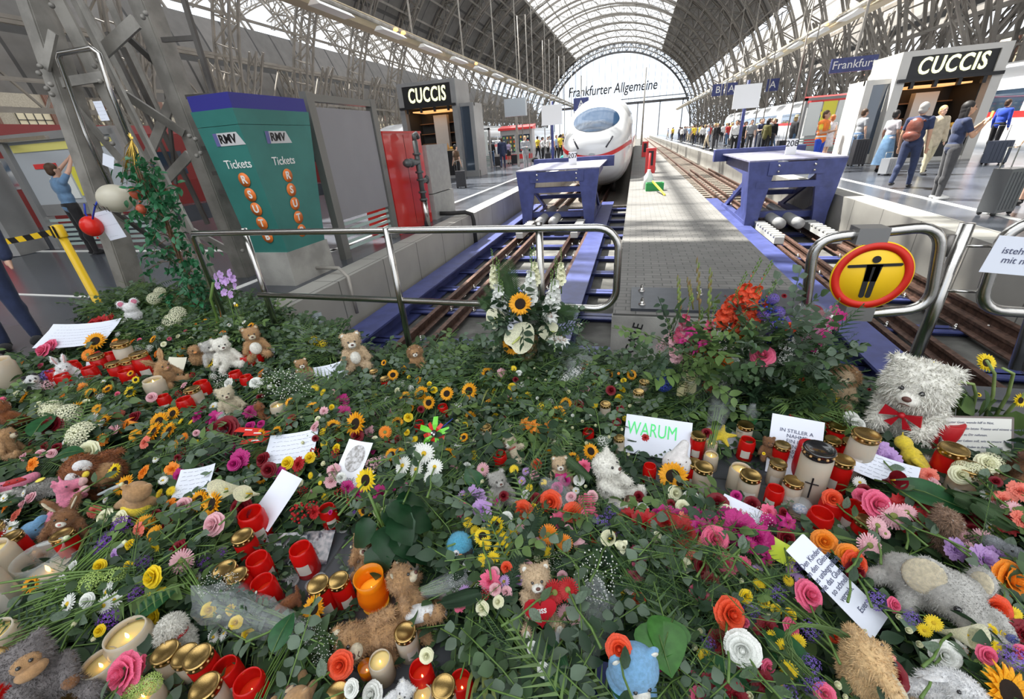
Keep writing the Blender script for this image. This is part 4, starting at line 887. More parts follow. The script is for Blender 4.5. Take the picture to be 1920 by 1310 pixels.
b = MB().ell((0, 0, .2), (.28, .16, .2)); tag(b.build('shoulder_bag', mat('cloth_black', CC['black'], .7), None, at(1003, 305)), 'black travel bag on the floor behind the man in the grey blazer', 'bag')
b = MB().ell((0, 0, .2), (.22, .14, .2)); tag(b.build('teal_bag', cloth('teal', CC['teal']), None, at(1056, 302)), 'teal holdall on the floor beside the train nose', 'bag')
P_(1373, 291, .0, 'bearded man in white shirt and black trousers right of the blue sign pole', 1.8, 'white', 'black', 'black', skin='tan', pose='wide')
P_(1390, 281, 1.2, 'woman in black dress behind the bearded man', 1.7, 'black', 'black', 'brown', fem=True)
P_(1401, 287, .1, 'man in grey t-shirt and dark trousers standing on the right platform', 1.76, 'grey', 'charcoal', 'brown', sleeve='short', pose='walk')
P_(1421, 284, .3, 'man in navy t-shirt reading beside the long haired woman', 1.78, 'navy', 'grey', 'brown', sleeve='short', armL=fold, armR=foldR)
P_(1430, 286, PI-.6, 'woman with long black hair in olive coat before the vending machine', 1.7, 'olive', 'black', 'black', long_hair=True, jacket='olive', fem=True)
P_(1479, 288, 2.2, 'person in dark grey jacket and jeans wearing a pale hat by the vending machine', 1.75, 'charcoal', 'jeans', 'blond', jacket='charcoal', hat='khaki')
trolley(at(1461, 288), .4, 'black trolley case before the vending machine on the right platform', mat('case_black', (.03, .03, .035), .4))
P_(1524, 322, 1.1, 'bearded worker in orange safety vest and blue trousers looking at a phone', 1.8, 'yellow', 'royal', 'brown', skin='tan', sleeve='short', vest='orange', armL=fold, armR=foldR, vox=.018)
P_(1541, 306, PI+.5, 'red haired woman in white patterned dress walking behind the worker', 1.68, 'floral', 'floral', 'red', fem=True, skirt='short', sleeve='none', pose='walk')
P_(1577, 286, 2.6, 'red haired woman in bright green shirt on the right platform', 1.68, 'green', 'black', 'red', fem=True, sleeve='short')
P_(1595, 308, 2.2, 'man in grey t-shirt carrying a bag left of the right kiosk', 1.78, 'grey', 'jeans', 'brown', sleeve='short')
trolley(at(1603, 311), .2, 'tall black trolley case at the left corner of the right kiosk', mat('case_black', (.03, .03, .035), .4), .45, .8, .2)
P_(1648, 322, 2.4, 'woman in grey patterned top and long blue skirt before the right kiosk', 1.66, 'floral', 'skirtblue', 'black', skin='brown', fem=True, skirt='long', sleeve='short', vox=.018)
trolley(at(1662, 328), .5, 'small grey case behind the man with the leather backpack', mat('case_grey', (.3, .31, .33), .4), .4, .4, .2)
pm_ = P_(1684, 352, PI-.3, 'grey haired man in navy clothes wearing a brown leather backpack', 1.76, 'navy', 'navy', 'grey', skin='tan', sleeve='short', pose='walk', vox=.015, hands=True)
q = [('e', (0, .2, 1.28), (.15, .10, .2)), ('e', (0, .22, 1.12), (.16, .11, .12)), ('c', (-.12, .14, 1.42), .02, (-.13, -.12, 1.3), .02), ('c', (.12, .14, 1.42), .02, (.13, -.12, 1.3), .02)]
bp = obj('backpack', blob_mesh('backpack', q, .015, mat('brown_leather', (.16, .05, .035), .35, var=.2, bump=.2), 2), None, pm_.location); bp.rotation_euler = pm_.rotation_euler; tag(bp, 'brown leather backpack worn by the grey haired man in navy', 'backpack')
P_(1727, 327, .6, 'blond woman in beige jacket and cream trousers with a grey crossbody bag', 1.68, 'floral', 'khaki', 'blond', fem=True, jacket='beige', pose='walk', vox=.016)
pw = P_(1752, 373, 1.9, 'young woman with black hair in navy polo and grey jeans holding up a phone', 1.70, 'navy', 'charcoal', 'black', skin='tan', fem=True, sleeve='short', shoes='white', armL=((-.17, -.16, 1.16), (-.07, -.30, 1.36)), armR=((.17, -.16, 1.16), (.07, -.30, 1.36)), vox=.013, hands=True, long_hair=True)
b = MB().box((-.04, -.01, -.08), (.04, 0, .08)); q = pw.matrix_basis@Vector((0, -.36, 1.44)); o = b.build('phone_case', mat('phone_yellow', (.65, .6, .15), .4), None, q); o.rotation_euler = pw.rotation_euler; tag(o, 'yellow patterned phone case held by the young woman in the navy polo', 'phone')
P_(1852, 288, 2.5, 'person in bright blue shirt beside the right train behind the kiosk', 1.75, 'royal', 'black', 'brown')
trolley(at(1860, 308), 0, 'dark blue trolley case standing right of the right kiosk', mat('case_navy', (.05, .06, .09), .4), .5, .6)
pf_ = person(at(1925, 385), -1.0, 'person in a khaki sleeve cut by the right edge beside the grey hard case', 1.75, 'khaki', 'beige', 'blond', shorts=True, sleeve='short', armL=((-.25, -.15, 1.2), (-.25, -.35, 1.05)), vox=.015, hands=True)
trolley(at(1862, 402), .5, 'grey ribbed hard shell suitcase at the right edge of the platform', mat('case_ribbed', (.10, .105, .11), .3), .42, .66, .35)
poster_stand((6.75, 8.6, 0), 'grey stand with frosted glass strips cut by the right edge', .9, 1.6, 1.9)
# left foreground guard and man at the timetable
person((-6.22, 2.5, 0), .9, 'person in dark navy work trousers and boots standing at the left edge', 1.85, 'navy', 'navy', 'brown', jacket='navy', pose='wide', vox=.02)
person((-11.3, 6.4, 0), PI-.2, 'man in grey blue t-shirt reaching up at the open timetable case', 1.82, 'skirtblue', 'black', 'brown', sleeve='short', armL=((-.25, -.15, 1.6), (-.1, -.35, 1.85)), armR=((.25, -.15, 1.6), (.08, -.35, 1.82)), vox=.02)
person((-6.8, 10.5, 0), .5, 'woman in white jacket and beige trousers seen between ticket machine and info panel', 1.66, 'white', 'beige', 'blond', fem=True)
# crowd: individual copies of a few walkers, far along both platforms
crowd = []
for i, (tp, bt, hr) in enumerate((('white', 'black', 'black'), ('red', 'jeans', 'brown'), ('black', 'charcoal', 'blond'), ('lightblue', 'beige', 'grey'), ('grey', 'navy', 'brown'), ('yellow', 'black', 'black'))):
    crowd.append(person((0, 0, 0), 0, 'x', 1.7+.02*i, tp, bt, hr, pose='walk' if i % 2 else 'stand', vox=.035, sleeve='short' if i % 2 else 'long', fem=i % 3 == 0))
    crowd[-1]['kindname'] = '%s top and %s trousers' % ({'lightblue': 'pale blue'}.get(tp, tp), bt)
r_ = random.Random(11); used = [False]*6
rows = [('right', 5.3, 9.5, 30, 95, 62), ('left', -9.5, -4.8, 34, 80, 24)]
nn = {}
for sd, x0, x1, y0, y1, n_ in rows:
    ps = sorted([(y0+(y1-y0)*((j+r_.random())/n_)**1.1, x0+(x1-x0)*r_.random()) for j in range(n_)])
    for j, (y, x) in enumerate(ps):
        i = r_.randrange(6); o = crowd[i] if not used[i] else copy_tree(crowd[i]); used[i] = True
        o.location = (x, y, 0); o.rotation_euler = (0, 0, r_.uniform(-PI, PI)); key = (sd, i); nn[key] = nn.get(key, 0)+1
        tag(o, 'far traveller in %s in the crowd on the %s platform' % (o['kindname'], sd), 'person', 'travellers in %s on the %s platform' % (o['kindname'], sd))
for i in range(6):
    if not used[i]: crowd[i].location = (7, 60+i, 0); tag(crowd[i], 'far traveller on the right platform', 'person')
for o in crowd: pass
# ================================================================== FLOWER KIT
PC = {'red': (.42, .012, .015), 'darkred': (.20, .006, .015), 'orangered': (.75, .09, .03), 'orange': (.85, .27, .02), 'peach': (.80, .40, .20), 'yellow': (.85, .62, .02), 'gold': (.82, .38, .01), 'cream': (.80, .80, .58), 'white': (.80, .82, .78), 'pink': (.75, .14, .26), 'palepink': (.75, .45, .50), 'magenta': (.48, .02, .20), 'lilac': (.50, .32, .62), 'purple': (.18, .05, .42), 'violet': (.20, .12, .50), 'blue': (.04, .07, .40), 'green': (.40, .55, .15), 'coral': (.80, .22, .16), 'bicolor': (.78, .50, .45)}
def pm(c): return mat('petal_'+c, PC[c], .55, var=.22, vscale=35, tl=.25)
def lm(n, c, v=.25, tl=.3): return mat('leaf_'+n, c, .5, var=v, vscale=9, tl=tl)
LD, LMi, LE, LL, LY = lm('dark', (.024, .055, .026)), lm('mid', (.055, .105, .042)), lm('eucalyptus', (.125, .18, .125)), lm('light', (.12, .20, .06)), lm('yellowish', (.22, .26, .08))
ST = mat('stem_green', (.10, .18, .04), .5, var=.2); STB = mat('stem_brown', (.09, .055, .03), .7, var=.2); wood = mat('twig_wood', (.16, .09, .05), .8, var=.3, vscale=30)
cen_b = mat('sunflower_center', (.035, .018, .01), .9, bump=.8, bscale=300); cen_y = mat('daisy_center', (.75, .5, .03), .8, bump=.5, bscale=300); cen_g = mat('gerbera_center', (.18, .2, .05), .8)
def wrap_petal(b, th, wth, R, Hh, flare, mi=0, z0=0, ns=5, nt=4, ruff=0, r_=rnd, rose=0):
    v = []
    for i in range(ns+1):
        s = i/ns; rr = R*(s**.5)*(1-(.85 if rose else .5)*max(0, 1-R/.26)*s**3)+flare*s**3; z = z0+Hh*s-flare*.55*s**4
        for j in range(nt+1):
            t = 2*j/nt-1; a = th+t*wth*(math.sin(min(1, s*1.1+.12)*PI*.62)**.7); k = 1+.06*t*t*s; zz = z-abs(t)**3*Hh*.18*s
            if ruff and i == ns: zz += ruff*r_.uniform(-1, 1); k += ruff*4*r_.uniform(-1, 1)
            lip = (.035*s**8 if rose and R > .1 else 0); v.append(((rr*k+lip)*math.cos(a), (rr*k+lip)*math.sin(a), zz-lip*.4))
    f = [(i*(nt+1)+j, i*(nt+1)+j+1, (i+1)*(nt+1)+j+1, (i+1)*(nt+1)+j) for i in range(ns) for j in range(nt)]
    b.add(v, f, mi, True)
def ray_petal(b, th, L, w, r0, lift, droop, z0, mi=0, pt=.0, ns=4, cup=.2, twist=0):
    v = []; c, s_ = math.cos(th), math.sin(th)
    for i in range(ns+1):
        s = i/ns; r = r0+L*s*math.cos(lift); z = z0+L*s*math.sin(lift)-droop*L*s*s
        ww = w*(math.sin(PI*min(.97, .16+s*(.80 if pt else .66)))**(.8)) * (1 if not pt else 1-pt*s**3)
        for t in (-1, 0, 1):
            x, y = r, t*ww/2; zz = z+(cup*ww*.5 if t else 0)+twist*t*s*w
            v.append((x*c-y*s_, x*s_+y*c, zz))
    f = [(i*3+j, i*3+j+1, (i+1)*3+j+1, (i+1)*3+j) for i in range(ns) for j in range(2)]
    b.add(v, f, mi, True)
FM = {}
def bloom_parts(kind, c):       # list of (part name, mesh); unit size: about 1 wide
    key = (kind, c)
    if key in FM: return FM[key]
    r_ = random.Random(sum(map(ord, kind))+len(c)); P = []
    b = MB(); m = pm(c); mats = [m]
    if kind in ('rose', 'bud'):
        op = 1 if kind == 'rose' else .35
        for lay, (n_, R_l, Hl, fl_l, wd) in enumerate(((3, .07, .50, 0, 1.5), (4, .13, .50, .0, 1.15), (5, .19, .47, .02, .95), (5, .25, .42, .07, .85), (6, .31, .35, .13, .75), (6, .36, .27, .17, .70))):
            if kind == 'bud' and lay > 3: continue
            for q in range(n_):
                k = lay/5; bb = MB(); tl_ = .05+.10*k*op
                wrap_petal(bb, 0, wd, R_l*(.75+.25*op), Hl*r_.uniform(.93, 1.06), fl_l*op, z0=.03*(1-k), ruff=.008, rose=1, ns=7, nt=6)
                R3 = Matrix.Rotation(q*2*PI/n_+lay*.7+r_.uniform(-.1, .1), 3, 'Z')@Matrix.Rotation(tl_*r_.uniform(.5, 1.5), 3, 'Y')
                b.add([R3@Vector(p) for p in bb.v], bb.f, 0, True)
        b.ell((0, 0, .27), (.10, .10, .22), n=10, m=7); P.append(('petals', b.mesh('petals', m)))
        b = MB()
        for i in range(5): ray_petal(b, i*1.256, .32, .12, .04, -.2 if kind == 'rose' else 1.0, .2, .02, pt=.8)
        b.ell((0, 0, -.02), (.09, .09, .08), n=8, m=6); P.append(('calyx', b.mesh('calyx', LMi)))
    elif kind == 'sunflower':
        for q in range(3):
            for i in range(17): ray_petal(b, i*2*PI/17+q*.13+r_.uniform(-.06, .06), .27+r_.uniform(-.03, .03), .115, .2, .15+.22*q+r_.uniform(-.1, .12), .25, .02+.012*q, pt=.9, twist=r_.uniform(-.1, .1))
        P.append(('petals', b.mesh('petals', m)))
        b = MB(); b.lathe([(.23, .0), (.22, .05), (.15, .075), (.08, .06), (0, .045)], 20); P.append(('flower_center', b.mesh('flower_center', cen_b)))
        b = MB(); b.lathe([(0, -.06), (.12, -.05), (.22, .0)], 14)
        for i in range(14): ray_petal(b, i*2*PI/14, .2, .09, .16, -.15, .3, -.02, pt=.9)
        P.append(('sepals', b.mesh('sepals', LMi)))
    elif kind in ('gerbera', 'daisy'):
        n = 26 if kind == 'gerbera' else 20; rr = .13 if kind == 'gerbera' else .11
        for q in range(3 if kind == 'gerbera' else 2):
            for i in range(n): ray_petal(b, (i+q*.5)*2*PI/n+r_.uniform(-.04, .04), (.37-.07*q), .075 if kind == 'gerbera' else .085, rr*.9, .06+.22*q+r_.uniform(-.06, .06), .12, .02*q, cup=-.3)
        P.append(('petals', b.mesh('petals', m)))
        b = MB(); b.lathe([(rr, .0), (rr*.95, .05), (rr*.5, .07), (0, .06)], 16); P.append(('flower_center', b.mesh('flower_center', cen_g if kind == 'gerbera' else cen_y)))
        b = MB(); b.lathe([(0, -.09), (.07, -.07), (.12, -.01)], 12); P.append(('calyx', b.mesh('calyx', LMi)))
    elif kind == 'carnation':
        for q in range(6):
            for i in range(9): wrap_petal(b, i*.7+q*.9, .55, .1+.07*q, .34-.035*q, .04+.035*q, ruff=.05, ns=4, nt=6, r_=r_)
        P.append(('petals', b.mesh('petals', m))); b = MB(); b.lathe([(.03, -.2), (.08, -.1), (.09, .08)], 10); P.append(('calyx', b.mesh('calyx', LMi)))
    elif kind == 'lily':
        for i in range(6): ray_petal(b, i*PI/3, .55, .22 if i % 2 else .17, .02, .85, 1.05, 0, pt=.75, ns=8, cup=.35)
        P.append(('petals', b.mesh('petals', m))); b = MB()
        for i in range(6): a = i*PI/3+.3; b.tube([(0, 0, 0), (.06*math.cos(a), .06*math.sin(a), .2), (.13*math.cos(a), .13*math.sin(a), .34)], .006, 4); b.ell((.13*math.cos(a), .13*math.sin(a), .35), (.03, .012, .012), n=6, m=4)
        P.append(('stamens', b.mesh('stamens', mat('stamen', (.35, .12, .02), .8))))
    elif kind == 'trumpet':      # closed lily / calla
        b.lathe([(.04, -.5), (.06, -.3), (.12, -.05), (.17, .2), (.14, .42), (.05, .55)], 12); 
        for i in range(3): ray_petal(b, i*2.1, .28, .2, .1, .9, .6, .25, pt=.7, ns=5)
        P.append(('petals', b.mesh('petals', m)))
    elif kind == 'calla':
        v = []; n = 14
        for i in range(9):
            s = i/8
            for j in range(n+1):
                t = 2*j/n-1; a = t*PI*.95; r = .04+.22*s**2.2; z = -.45+.8*s+.28*s**3*(1-abs(t))
                v.append((r*math.sin(a), -r*math.cos(a)+.05*s, z))
        b.add(v, [(i*(n+1)+j, i*(n+1)+j+1, (i+1)*(n+1)+j+1, (i+1)*(n+1)+j) for i in range(8) for j in range(n)], 0, True); P.append(('spathe', b.mesh('spathe', m)))
        b = MB(); b.tube([(0, 0, -.1), (0, .03, .28)], [.03, .02], 8); P.append(('spadix', b.mesh('spadix', cen_y)))
    elif kind == 'anthurium':
        v = [(0, 0, .02)]; n = 24
        for i in range(n): a = 2*PI*i/n; r = .46*(1-.35*math.cos(a)**7 if math.cos(a) > 0 else 1+.22*abs(math.cos(a))**6); v.append((r*math.sin(a), -r*math.cos(a)*1.05+.1, .05*math.cos(2*a)))
        b.add(v, [(0, 1+i, 1+(i+1) % n) for i in range(n)], 0, True); P.append(('spathe', b.mesh('spathe', m)))
        b = MB(); b.tube([(0, .18, .02), (0, .02, .1), (0, -.12, .2)], [.04, .035, .025], 8); P.append(('spadix', b.mesh('spadix', mat('spadix_green', (.45, .5, .15), .6))))
    elif kind in ('cluster', 'berries', 'gyp', 'head'):
        n, rad, fr = {'cluster': (46, .44, .075), 'berries': (26, .38, .06), 'gyp': (90, .5, .018), 'head': (70, .46, .09)}[kind]
        for i in range(n):
            a = i*2.399; z = 1-(i+.5)/n*1.35; rr = math.sqrt(max(0, 1-z*z)); k = r_.uniform(.6, 1) if kind != 'head' else .95; p = Vector((rr*math.cos(a), rr*math.sin(a), z*.8+.1))*rad*k
            if kind in ('berries', 'gyp'): b.ell(p, fr*r_.uniform(.7, 1.1), n=6, m=4)
            else:
                q = p.to_track_quat('Z', 'Y').to_matrix()
                for j in range(4):
                    th = j*PI/2+i; pts = [Vector((0, 0, 0)), Vector((math.cos(th-.5)*fr*.8, math.sin(th-.5)*fr*.8, .01)), Vector((math.cos(th)*fr*1.15, math.sin(th)*fr*1.15, .02)), Vector((math.cos(th+.5)*fr*.8, math.sin(th+.5)*fr*.8, .01))]
                    b.add([p+q@t for t in pts], [(0, 1, 2, 3)], 0, True)
        P.append(('florets' if kind != 'berries' else 'berries', b.mesh('florets', m)))
        b = MB()
        for i in range(14): a = i*2.4; b.tube([(0, 0, -.35), (.1*math.cos(a), .1*math.sin(a), -.1), (rad*.75*math.cos(a), rad*.75*math.sin(a), .05+.2*(i % 3))], .008, 4)
        P.append(('twigs', b.mesh('twigs', LMi)))
    elif kind == 'spike':        # gladiolus or snapdragon spike lying along +Z, unit length
        for i in range(11):
            z = -.42+.072*i; k = 1-.065*i; a = (i % 2)*PI+r_.uniform(-.5, .5)
            R3 = Matrix.Rotation(a, 3, 'Z')@Matrix.Rotation(.9, 3, 'X')
            bb = MB()
            if i < 8:
                for j in range(6): ray_petal(bb, j*PI/3, .19*k, .15*k, .01, .7, .7, 0, ns=5, cup=.3)
            else: bb.ell((0, 0, .03), (.018*k, .018*k, .05*k), n=6, m=5)
            b.add([R3@Vector(p)+Vector((0, 0, z)) for p in bb.v], bb.f, 0, True)
        P.append(('petals', b.mesh('petals', m)))
        b = MB(); b.tube([(0, 0, -.8), (0, 0, 0), (.02, 0, .5)], [.018, .013, .004], 6)
        for i in range(7): b.ell((.015*(1 if i % 2 else -1), 0, .33+.035*i), (.012, .012, .03), n=6, m=4)
        P.append(('stem', b.mesh('stem', ST)))
    elif kind == 'orchid':
        for i in range(7):
            c0 = Vector((.25*math.sin(i*2.1), .1*math.cos(i*1.7), .4-.13*i)); R3 = Matrix.Rotation(1.1+.3*math.sin(i), 3, 'X')@Matrix.Rotation(i*.7, 3, 'Z'); bb = MB()
            for j in range(5): ray_petal(bb, j*1.256, .16, .13, .01, .15, .2, 0, ns=4)
            b.add([R3@Vector(p)+c0 for p in bb.v], bb.f, 0, True)
        P.append(('petals', b.mesh('petals', m))); b = MB(); b.tube([(0, 0, -1.2), (0, 0, -.2), (.02, 0, .5)], .015, 6); P.append(('stem', b.mesh('stem', ST)))
    FM[key] = P; return P
CN = {'darkred': 'dark red', 'orangered': 'orange red', 'palepink': 'pale pink', 'bicolor': 'cream and pink', 'gold': 'golden yellow'}
KN = {'rose': 'rose', 'bud': 'closed rose', 'sunflower': 'sunflower', 'gerbera': 'gerbera', 'daisy': 'daisy', 'carnation': 'ruffled carnation', 'lily': 'open lily', 'trumpet': 'trumpet lily', 'calla': 'calla lily', 'anthurium': 'anthurium', 'cluster': 'flower cluster', 'berries': 'berry cluster', 'gyp': 'tiny spray blossoms', 'head': 'round blossom head', 'spike': 'flower spike', 'orchid': 'orchid'}
NMS = {'bud': 'rose', 'cluster': 'flower_cluster', 'berries': 'berry_cluster', 'gyp': 'blossom_spray', 'head': 'round_blossom', 'spike': 'flower_spike', 'trumpet': 'trumpet_lily', 'calla': 'calla_lily'}
def leaf_mesh(name, m, L=1, w=.45, fold=.12, nl=6, droop=.25, serr=0):
    v = []
    for i in range(nl+1):
        s = i/nl; ww = L*w*math.sin(PI*s**.85)**.85*.5+.003*L; dz = -droop*L*s*s
        if serr and i % 2: ww *= 1.12
        for t in (-1, 0, 1): v.append((t*ww, s*L, dz+(fold*ww*2 if t else 0)))
    return MB().add(v, [(i*3+j, i*3+j+1, (i+1)*3+j+1, (i+1)*3+j) for i in range(nl) for j in range(2)], 0, True).mesh(name, m)
LEAFM = [leaf_mesh('leaf', LMi, serr=1), leaf_mesh('leaf', LE, w=.6), leaf_mesh('leaf', LD, w=.5, serr=1)]
STEMM = MB().tube([(0, 0, 0), (.03, 0, -.35), (-.02, 0, -.7), (.0, 0, -1)], [.018, .016, .016, .02], 6).mesh('stem', ST)
HOLES = [(640, 1030, 55), (595, 1085, 60), (720, 1105, 50), (700, 1262, 75), (790, 1275, 55), (850, 1235, 35), (1222, 880, 32), (1425, 905, 42), (1490, 900, 62), (1545, 960, 45), (1850, 745, 75), (1800, 790, 45), (1905, 790, 50), (1300, 885, 40), (1345, 880, 38), (1190, 960, 25), (670, 1090, 40), (760, 1210, 35), (610, 1000, 30), (1385, 870, 35), (1800, 720, 50), (340, 1240, 45), (400, 1270, 45), (470, 1280, 40)]
def in_hole(px, py, k=1.0): return any((px-a)**2+((py-b_)*1.25)**2 < (r*k)**2 for a, b_, r in HOLES)
def pile_ok(x, y):
    if y > 2.80 and x > -2.5: return False
    if y > 2.9+max(0, -x-2.5)*.35: return False
    if x < -6.6: return False
    px, py = pix((x, y, .05))
    if px < -180 or px > 2100 or py > 1500: return False
    if px > 1765 and py < 815: return False
    if px < 100 and py < 690: return False
    if 100 <= px < 190 and py < 640+(190-px)*.3: return False
    return not in_hole(px, py, .82)
def mound(x, y): 
    px, py = pix((x, y, 0)); base = .075+.035*math.sin(x*3.1+1)*math.sin(y*4.3)+.03*math.sin(x*7+y*5)
    if px > 900 and py > 900: base += .05
    if px < 480 and py < 700: base += .06
    k = min([1.]+[max(.12, (math.hypot(px-a, (py-b_)*1.25)-r*.7)/60) for a, b_, r in HOLES]); return max(.012, base*k)
FLOWERS = []; TAKEN = []
def facing(tilt=.9, yaw=None, jit=.5, r_=rnd):     # orientation with +Z leaning from up towards the camera
    d = Vector((r_.uniform(-jit, jit), -tilt+r_.uniform(-jit, jit)*.6, 1)).normalized(); return (d.to_track_quat('Z', 'Y')@Quaternion((0, 0, 1), r_.uniform(0, 6.28))).to_euler()
def flower(kind, c, px, py, w, h=.12, rot=None, tilt=.9, jit=.5, stem=None, landmark=None, label=None, p=None):
    if p is None:
        q_ = G(px, py, h); h = max(h, mound(q_.x, q_.y)*1.1+.035) if h < .25 else h; p = G(px, py, h)
    s = w*depth(p)/F*(.84 if kind in ('rose', 'bud') else 1); parts = bloom_parts(kind, c)
    t = empty(NMS.get(kind, kind), p, rot=rot or facing(tilt, jit=jit), sc=s)
    for n, me in parts: obj(n, me, t)
    if stem is None: stem = (w > 30 and kind in ('rose', 'bud', 'gerbera', 'sunflower', 'daisy', 'carnation', 'lily', 'calla'))
    if stem and kind not in ('spike', 'orchid'):
        o = obj('stem', STEMM, t); L = .22/s; o.scale = (min(L, 3.2),)*3; o.scale.z = L; o.location = (0, 0, -.02)
        # bend the stem to lie down: rotate towards the ground plane
        q = t.rotation_euler.to_quaternion().inverted(); a = rnd.uniform(-.6, .6); d = q@Vector((math.sin(a), -math.cos(a)*rnd.choice((1, .6)), .12)).normalized()
        o.rotation_euler = (-d).to_track_quat('Z', 'Y').to_euler()
        for i in range(2):
            l = obj('leaf', LEAFM[rnd.randrange(3)], t); l.scale = (.055/s,)*3; l.location = d*(.06+.05*i)/s*1.0; l.rotation_euler = (rnd.uniform(-.6, .6), rnd.uniform(-.6, .6), rnd.uniform(0, 6.28))
    FLOWERS.append((t, label, kind, c, px, py, w)); TAKEN.append((px, py, w*.5)); return t
# ================================================================== PLUSH TOYS
def plushm(n, c, v=.12): return mat('plush_'+n, c, .95, var=v, vscale=25, bump=.6, bscale=160, sheen=.15)
PL = {'white': (.90, .88, .80), 'cream': (.70, .62, .45), 'beige': (.62, .46, .29), 'tan': (.48, .28, .13), 'brown': (.26, .12, .05), 'redbrown': (.30, .10, .03), 'darkbrown': (.12, .05, .025), 'grey': (.40, .39, .36), 'lightgrey': (.52, .51, .48), 'bluegrey': (.33, .35, .38), 'pink': (.80, .25, .38), 'blue': (.20, .42, .68), 'skyblue': (.10, .42, .62), 'yellow': (.85, .65, .05), 'orange': (.80, .32, .10), 'black': (.015, .015, .018), 'apricot': (.80, .55, .28), 'purewhite': (.90, .91, .93), 'red': (.5, .02, .02), 'taupe': (.22, .20, .20), 'navy': (.02, .03, .10), 'palepink': (.8, .5, .5), 'umber': (.32, .20, .13)}
def plm(n): return plushm(n, PL[n])
eye_m = mat('toy_eye', (.01, .01, .012), .1, coat=1); nose_m = mat('toy_nose', (.10, .04, .03), .5)
furm = {}
def tufts(me, m, parent, n, L, name='fur', seed=1):
    r_ = np.random.RandomState(seed); me.calc_loop_triangles(); nv = len(me.vertices)
    co = np.empty(nv*3, 'f'); me.vertices.foreach_get('co', co); co = co.reshape(-1, 3); no = np.array([v.normal[:] for v in me.vertices], 'f')
    idx = r_.randint(0, nv, n); p = co[idx]; nn = no[idx]+r_.normal(0, .45, (n, 3)); nn /= np.linalg.norm(nn, axis=1)[:, None]
    sd = np.cross(nn, r_.normal(0, 1, (n, 3))); sd /= np.linalg.norm(sd, axis=1)[:, None]+1e-9; Ls = L*r_.uniform(.6, 1.3, (n, 1)); nn[:, 2] -= .3
    v = np.stack([p-sd*L*.13-nn*L*.1, p+sd*L*.13-nn*L*.1, p+nn*Ls], 1).reshape(-1, 3)
    o = bpy.data.meshes.new(name); o.from_pydata(v.tolist(), [], [(3*i, 3*i+1, 3*i+2) for i in range(n)]); o.materials.append(m); ob = obj(name, o, parent); ob['kind'] = 'stuff'; return ob
TOYS = []
def h_ok(p): return p.z > .001
def toy(name, p, hpx, label, short, prims, m, extras=(), yaw=0, roll=0, pitch=0, fur=2500, H=1.0, vox=.03, furL=.05, cat='plush toy', sz=None):
    s = (hpx*depth(p)/F if sz is None else sz)/H
    if p.y < 2.75 and h_ok(p): p.z = max(p.z, mound(p.x, p.y)*.75)
    el = math.atan2(EYE-p.z, math.hypot(p.x, p.y)); pitch = pitch-.55*max(0, el-.25)
    t = empty(name, p, 0, label, cat); t.rotation_euler = (Matrix.Rotation(yaw, 3, 'Z')@Matrix.Rotation(pitch, 3, 'X')@Matrix.Rotation(roll, 3, 'Y')).to_euler(); t.scale = (s, s, s)
    me = blob_mesh('body', prims, vox, m, 2); obj('body', me, t)
    if fur: tufts(me, m, t, fur, furL, seed=len(TOYS)+1)
    for n, pr, mm in extras:
        if isinstance(pr, MB): pr.build(n, mm, t)
        elif isinstance(pr, tuple): b = MB(); b.ell(pr[0], pr[1], pr[2] if len(pr) > 2 else None, n=12, m=8); b.build(n, mm, t)
        else: obj(n, blob_mesh(n, pr, vox*.8, mm, 1), t)
    px, py = pix(p); hpx2 = s*H*F/depth(p); TOYS.append((short, px, py-hpx2*.35)); TAKEN.append((px, py-hpx2*.4, hpx2*.5)); return t
def eyes(x, y, z, r=.028): return [('eye', ((-x, y, z), r), eye_m), ('eye', ((x, y, z), r), eye_m)]
def bear_prims(arms='down', legs='sit', head=(0, -.03, .76), hr=.21, ears=True, fat=1):
    h = Vector(head); q = [('e', (0, 0, .34), (.23*fat, .19*fat, .30)), ('e', h, (hr*1.08, hr*.95, hr)), ('c', (0, 0, .5), .15, h, .14)]
    if ears: q += [('e', h+Vector((-hr*.82, .03, hr*.8)), (.075, .04, .075)), ('e', h+Vector((hr*.82, .03, hr*.8)), (.075, .04, .075))]
    if arms == 'down': q += [('c', (-.2, -.02, .5), .085, (-.32, -.12, .27), .075), ('c', (.2, -.02, .5), .085, (.32, -.12, .27), .075)]
    elif arms == 'fwd': q += [('c', (-.2, -.02, .5), .085, (-.16, -.26, .36), .08), ('c', (.2, -.02, .5), .085, (.16, -.26, .36), .08)]
    elif arms == 'out': q += [('c', (-.18, 0, .52), .085, (-.42, -.08, .5), .075), ('c', (.18, 0, .52), .085, (.42, -.08, .5), .075)]
    if legs == 'sit': q += [('c', (-.14, -.05, .12), .11, (-.25, -.38, .10), .09), ('c', (.14, -.05, .12), .11, (.25, -.38, .10), .09), ('e', (-.26, -.42, .14), (.085, .06, .12)), ('e', (.26, -.42, .14), (.085, .06, .12))]
    elif legs == 'stand': q += [('c', (-.12, 0, .12), .10, (-.15, -.02, -.12), .09), ('c', (.12, 0, .12), .10, (.15, -.02, -.12), .09), ('e', (-.16, -.08, -.18), (.08, .12, .06)), ('e', (.16, -.08, -.18), (.08, .12, .06))]
    return q
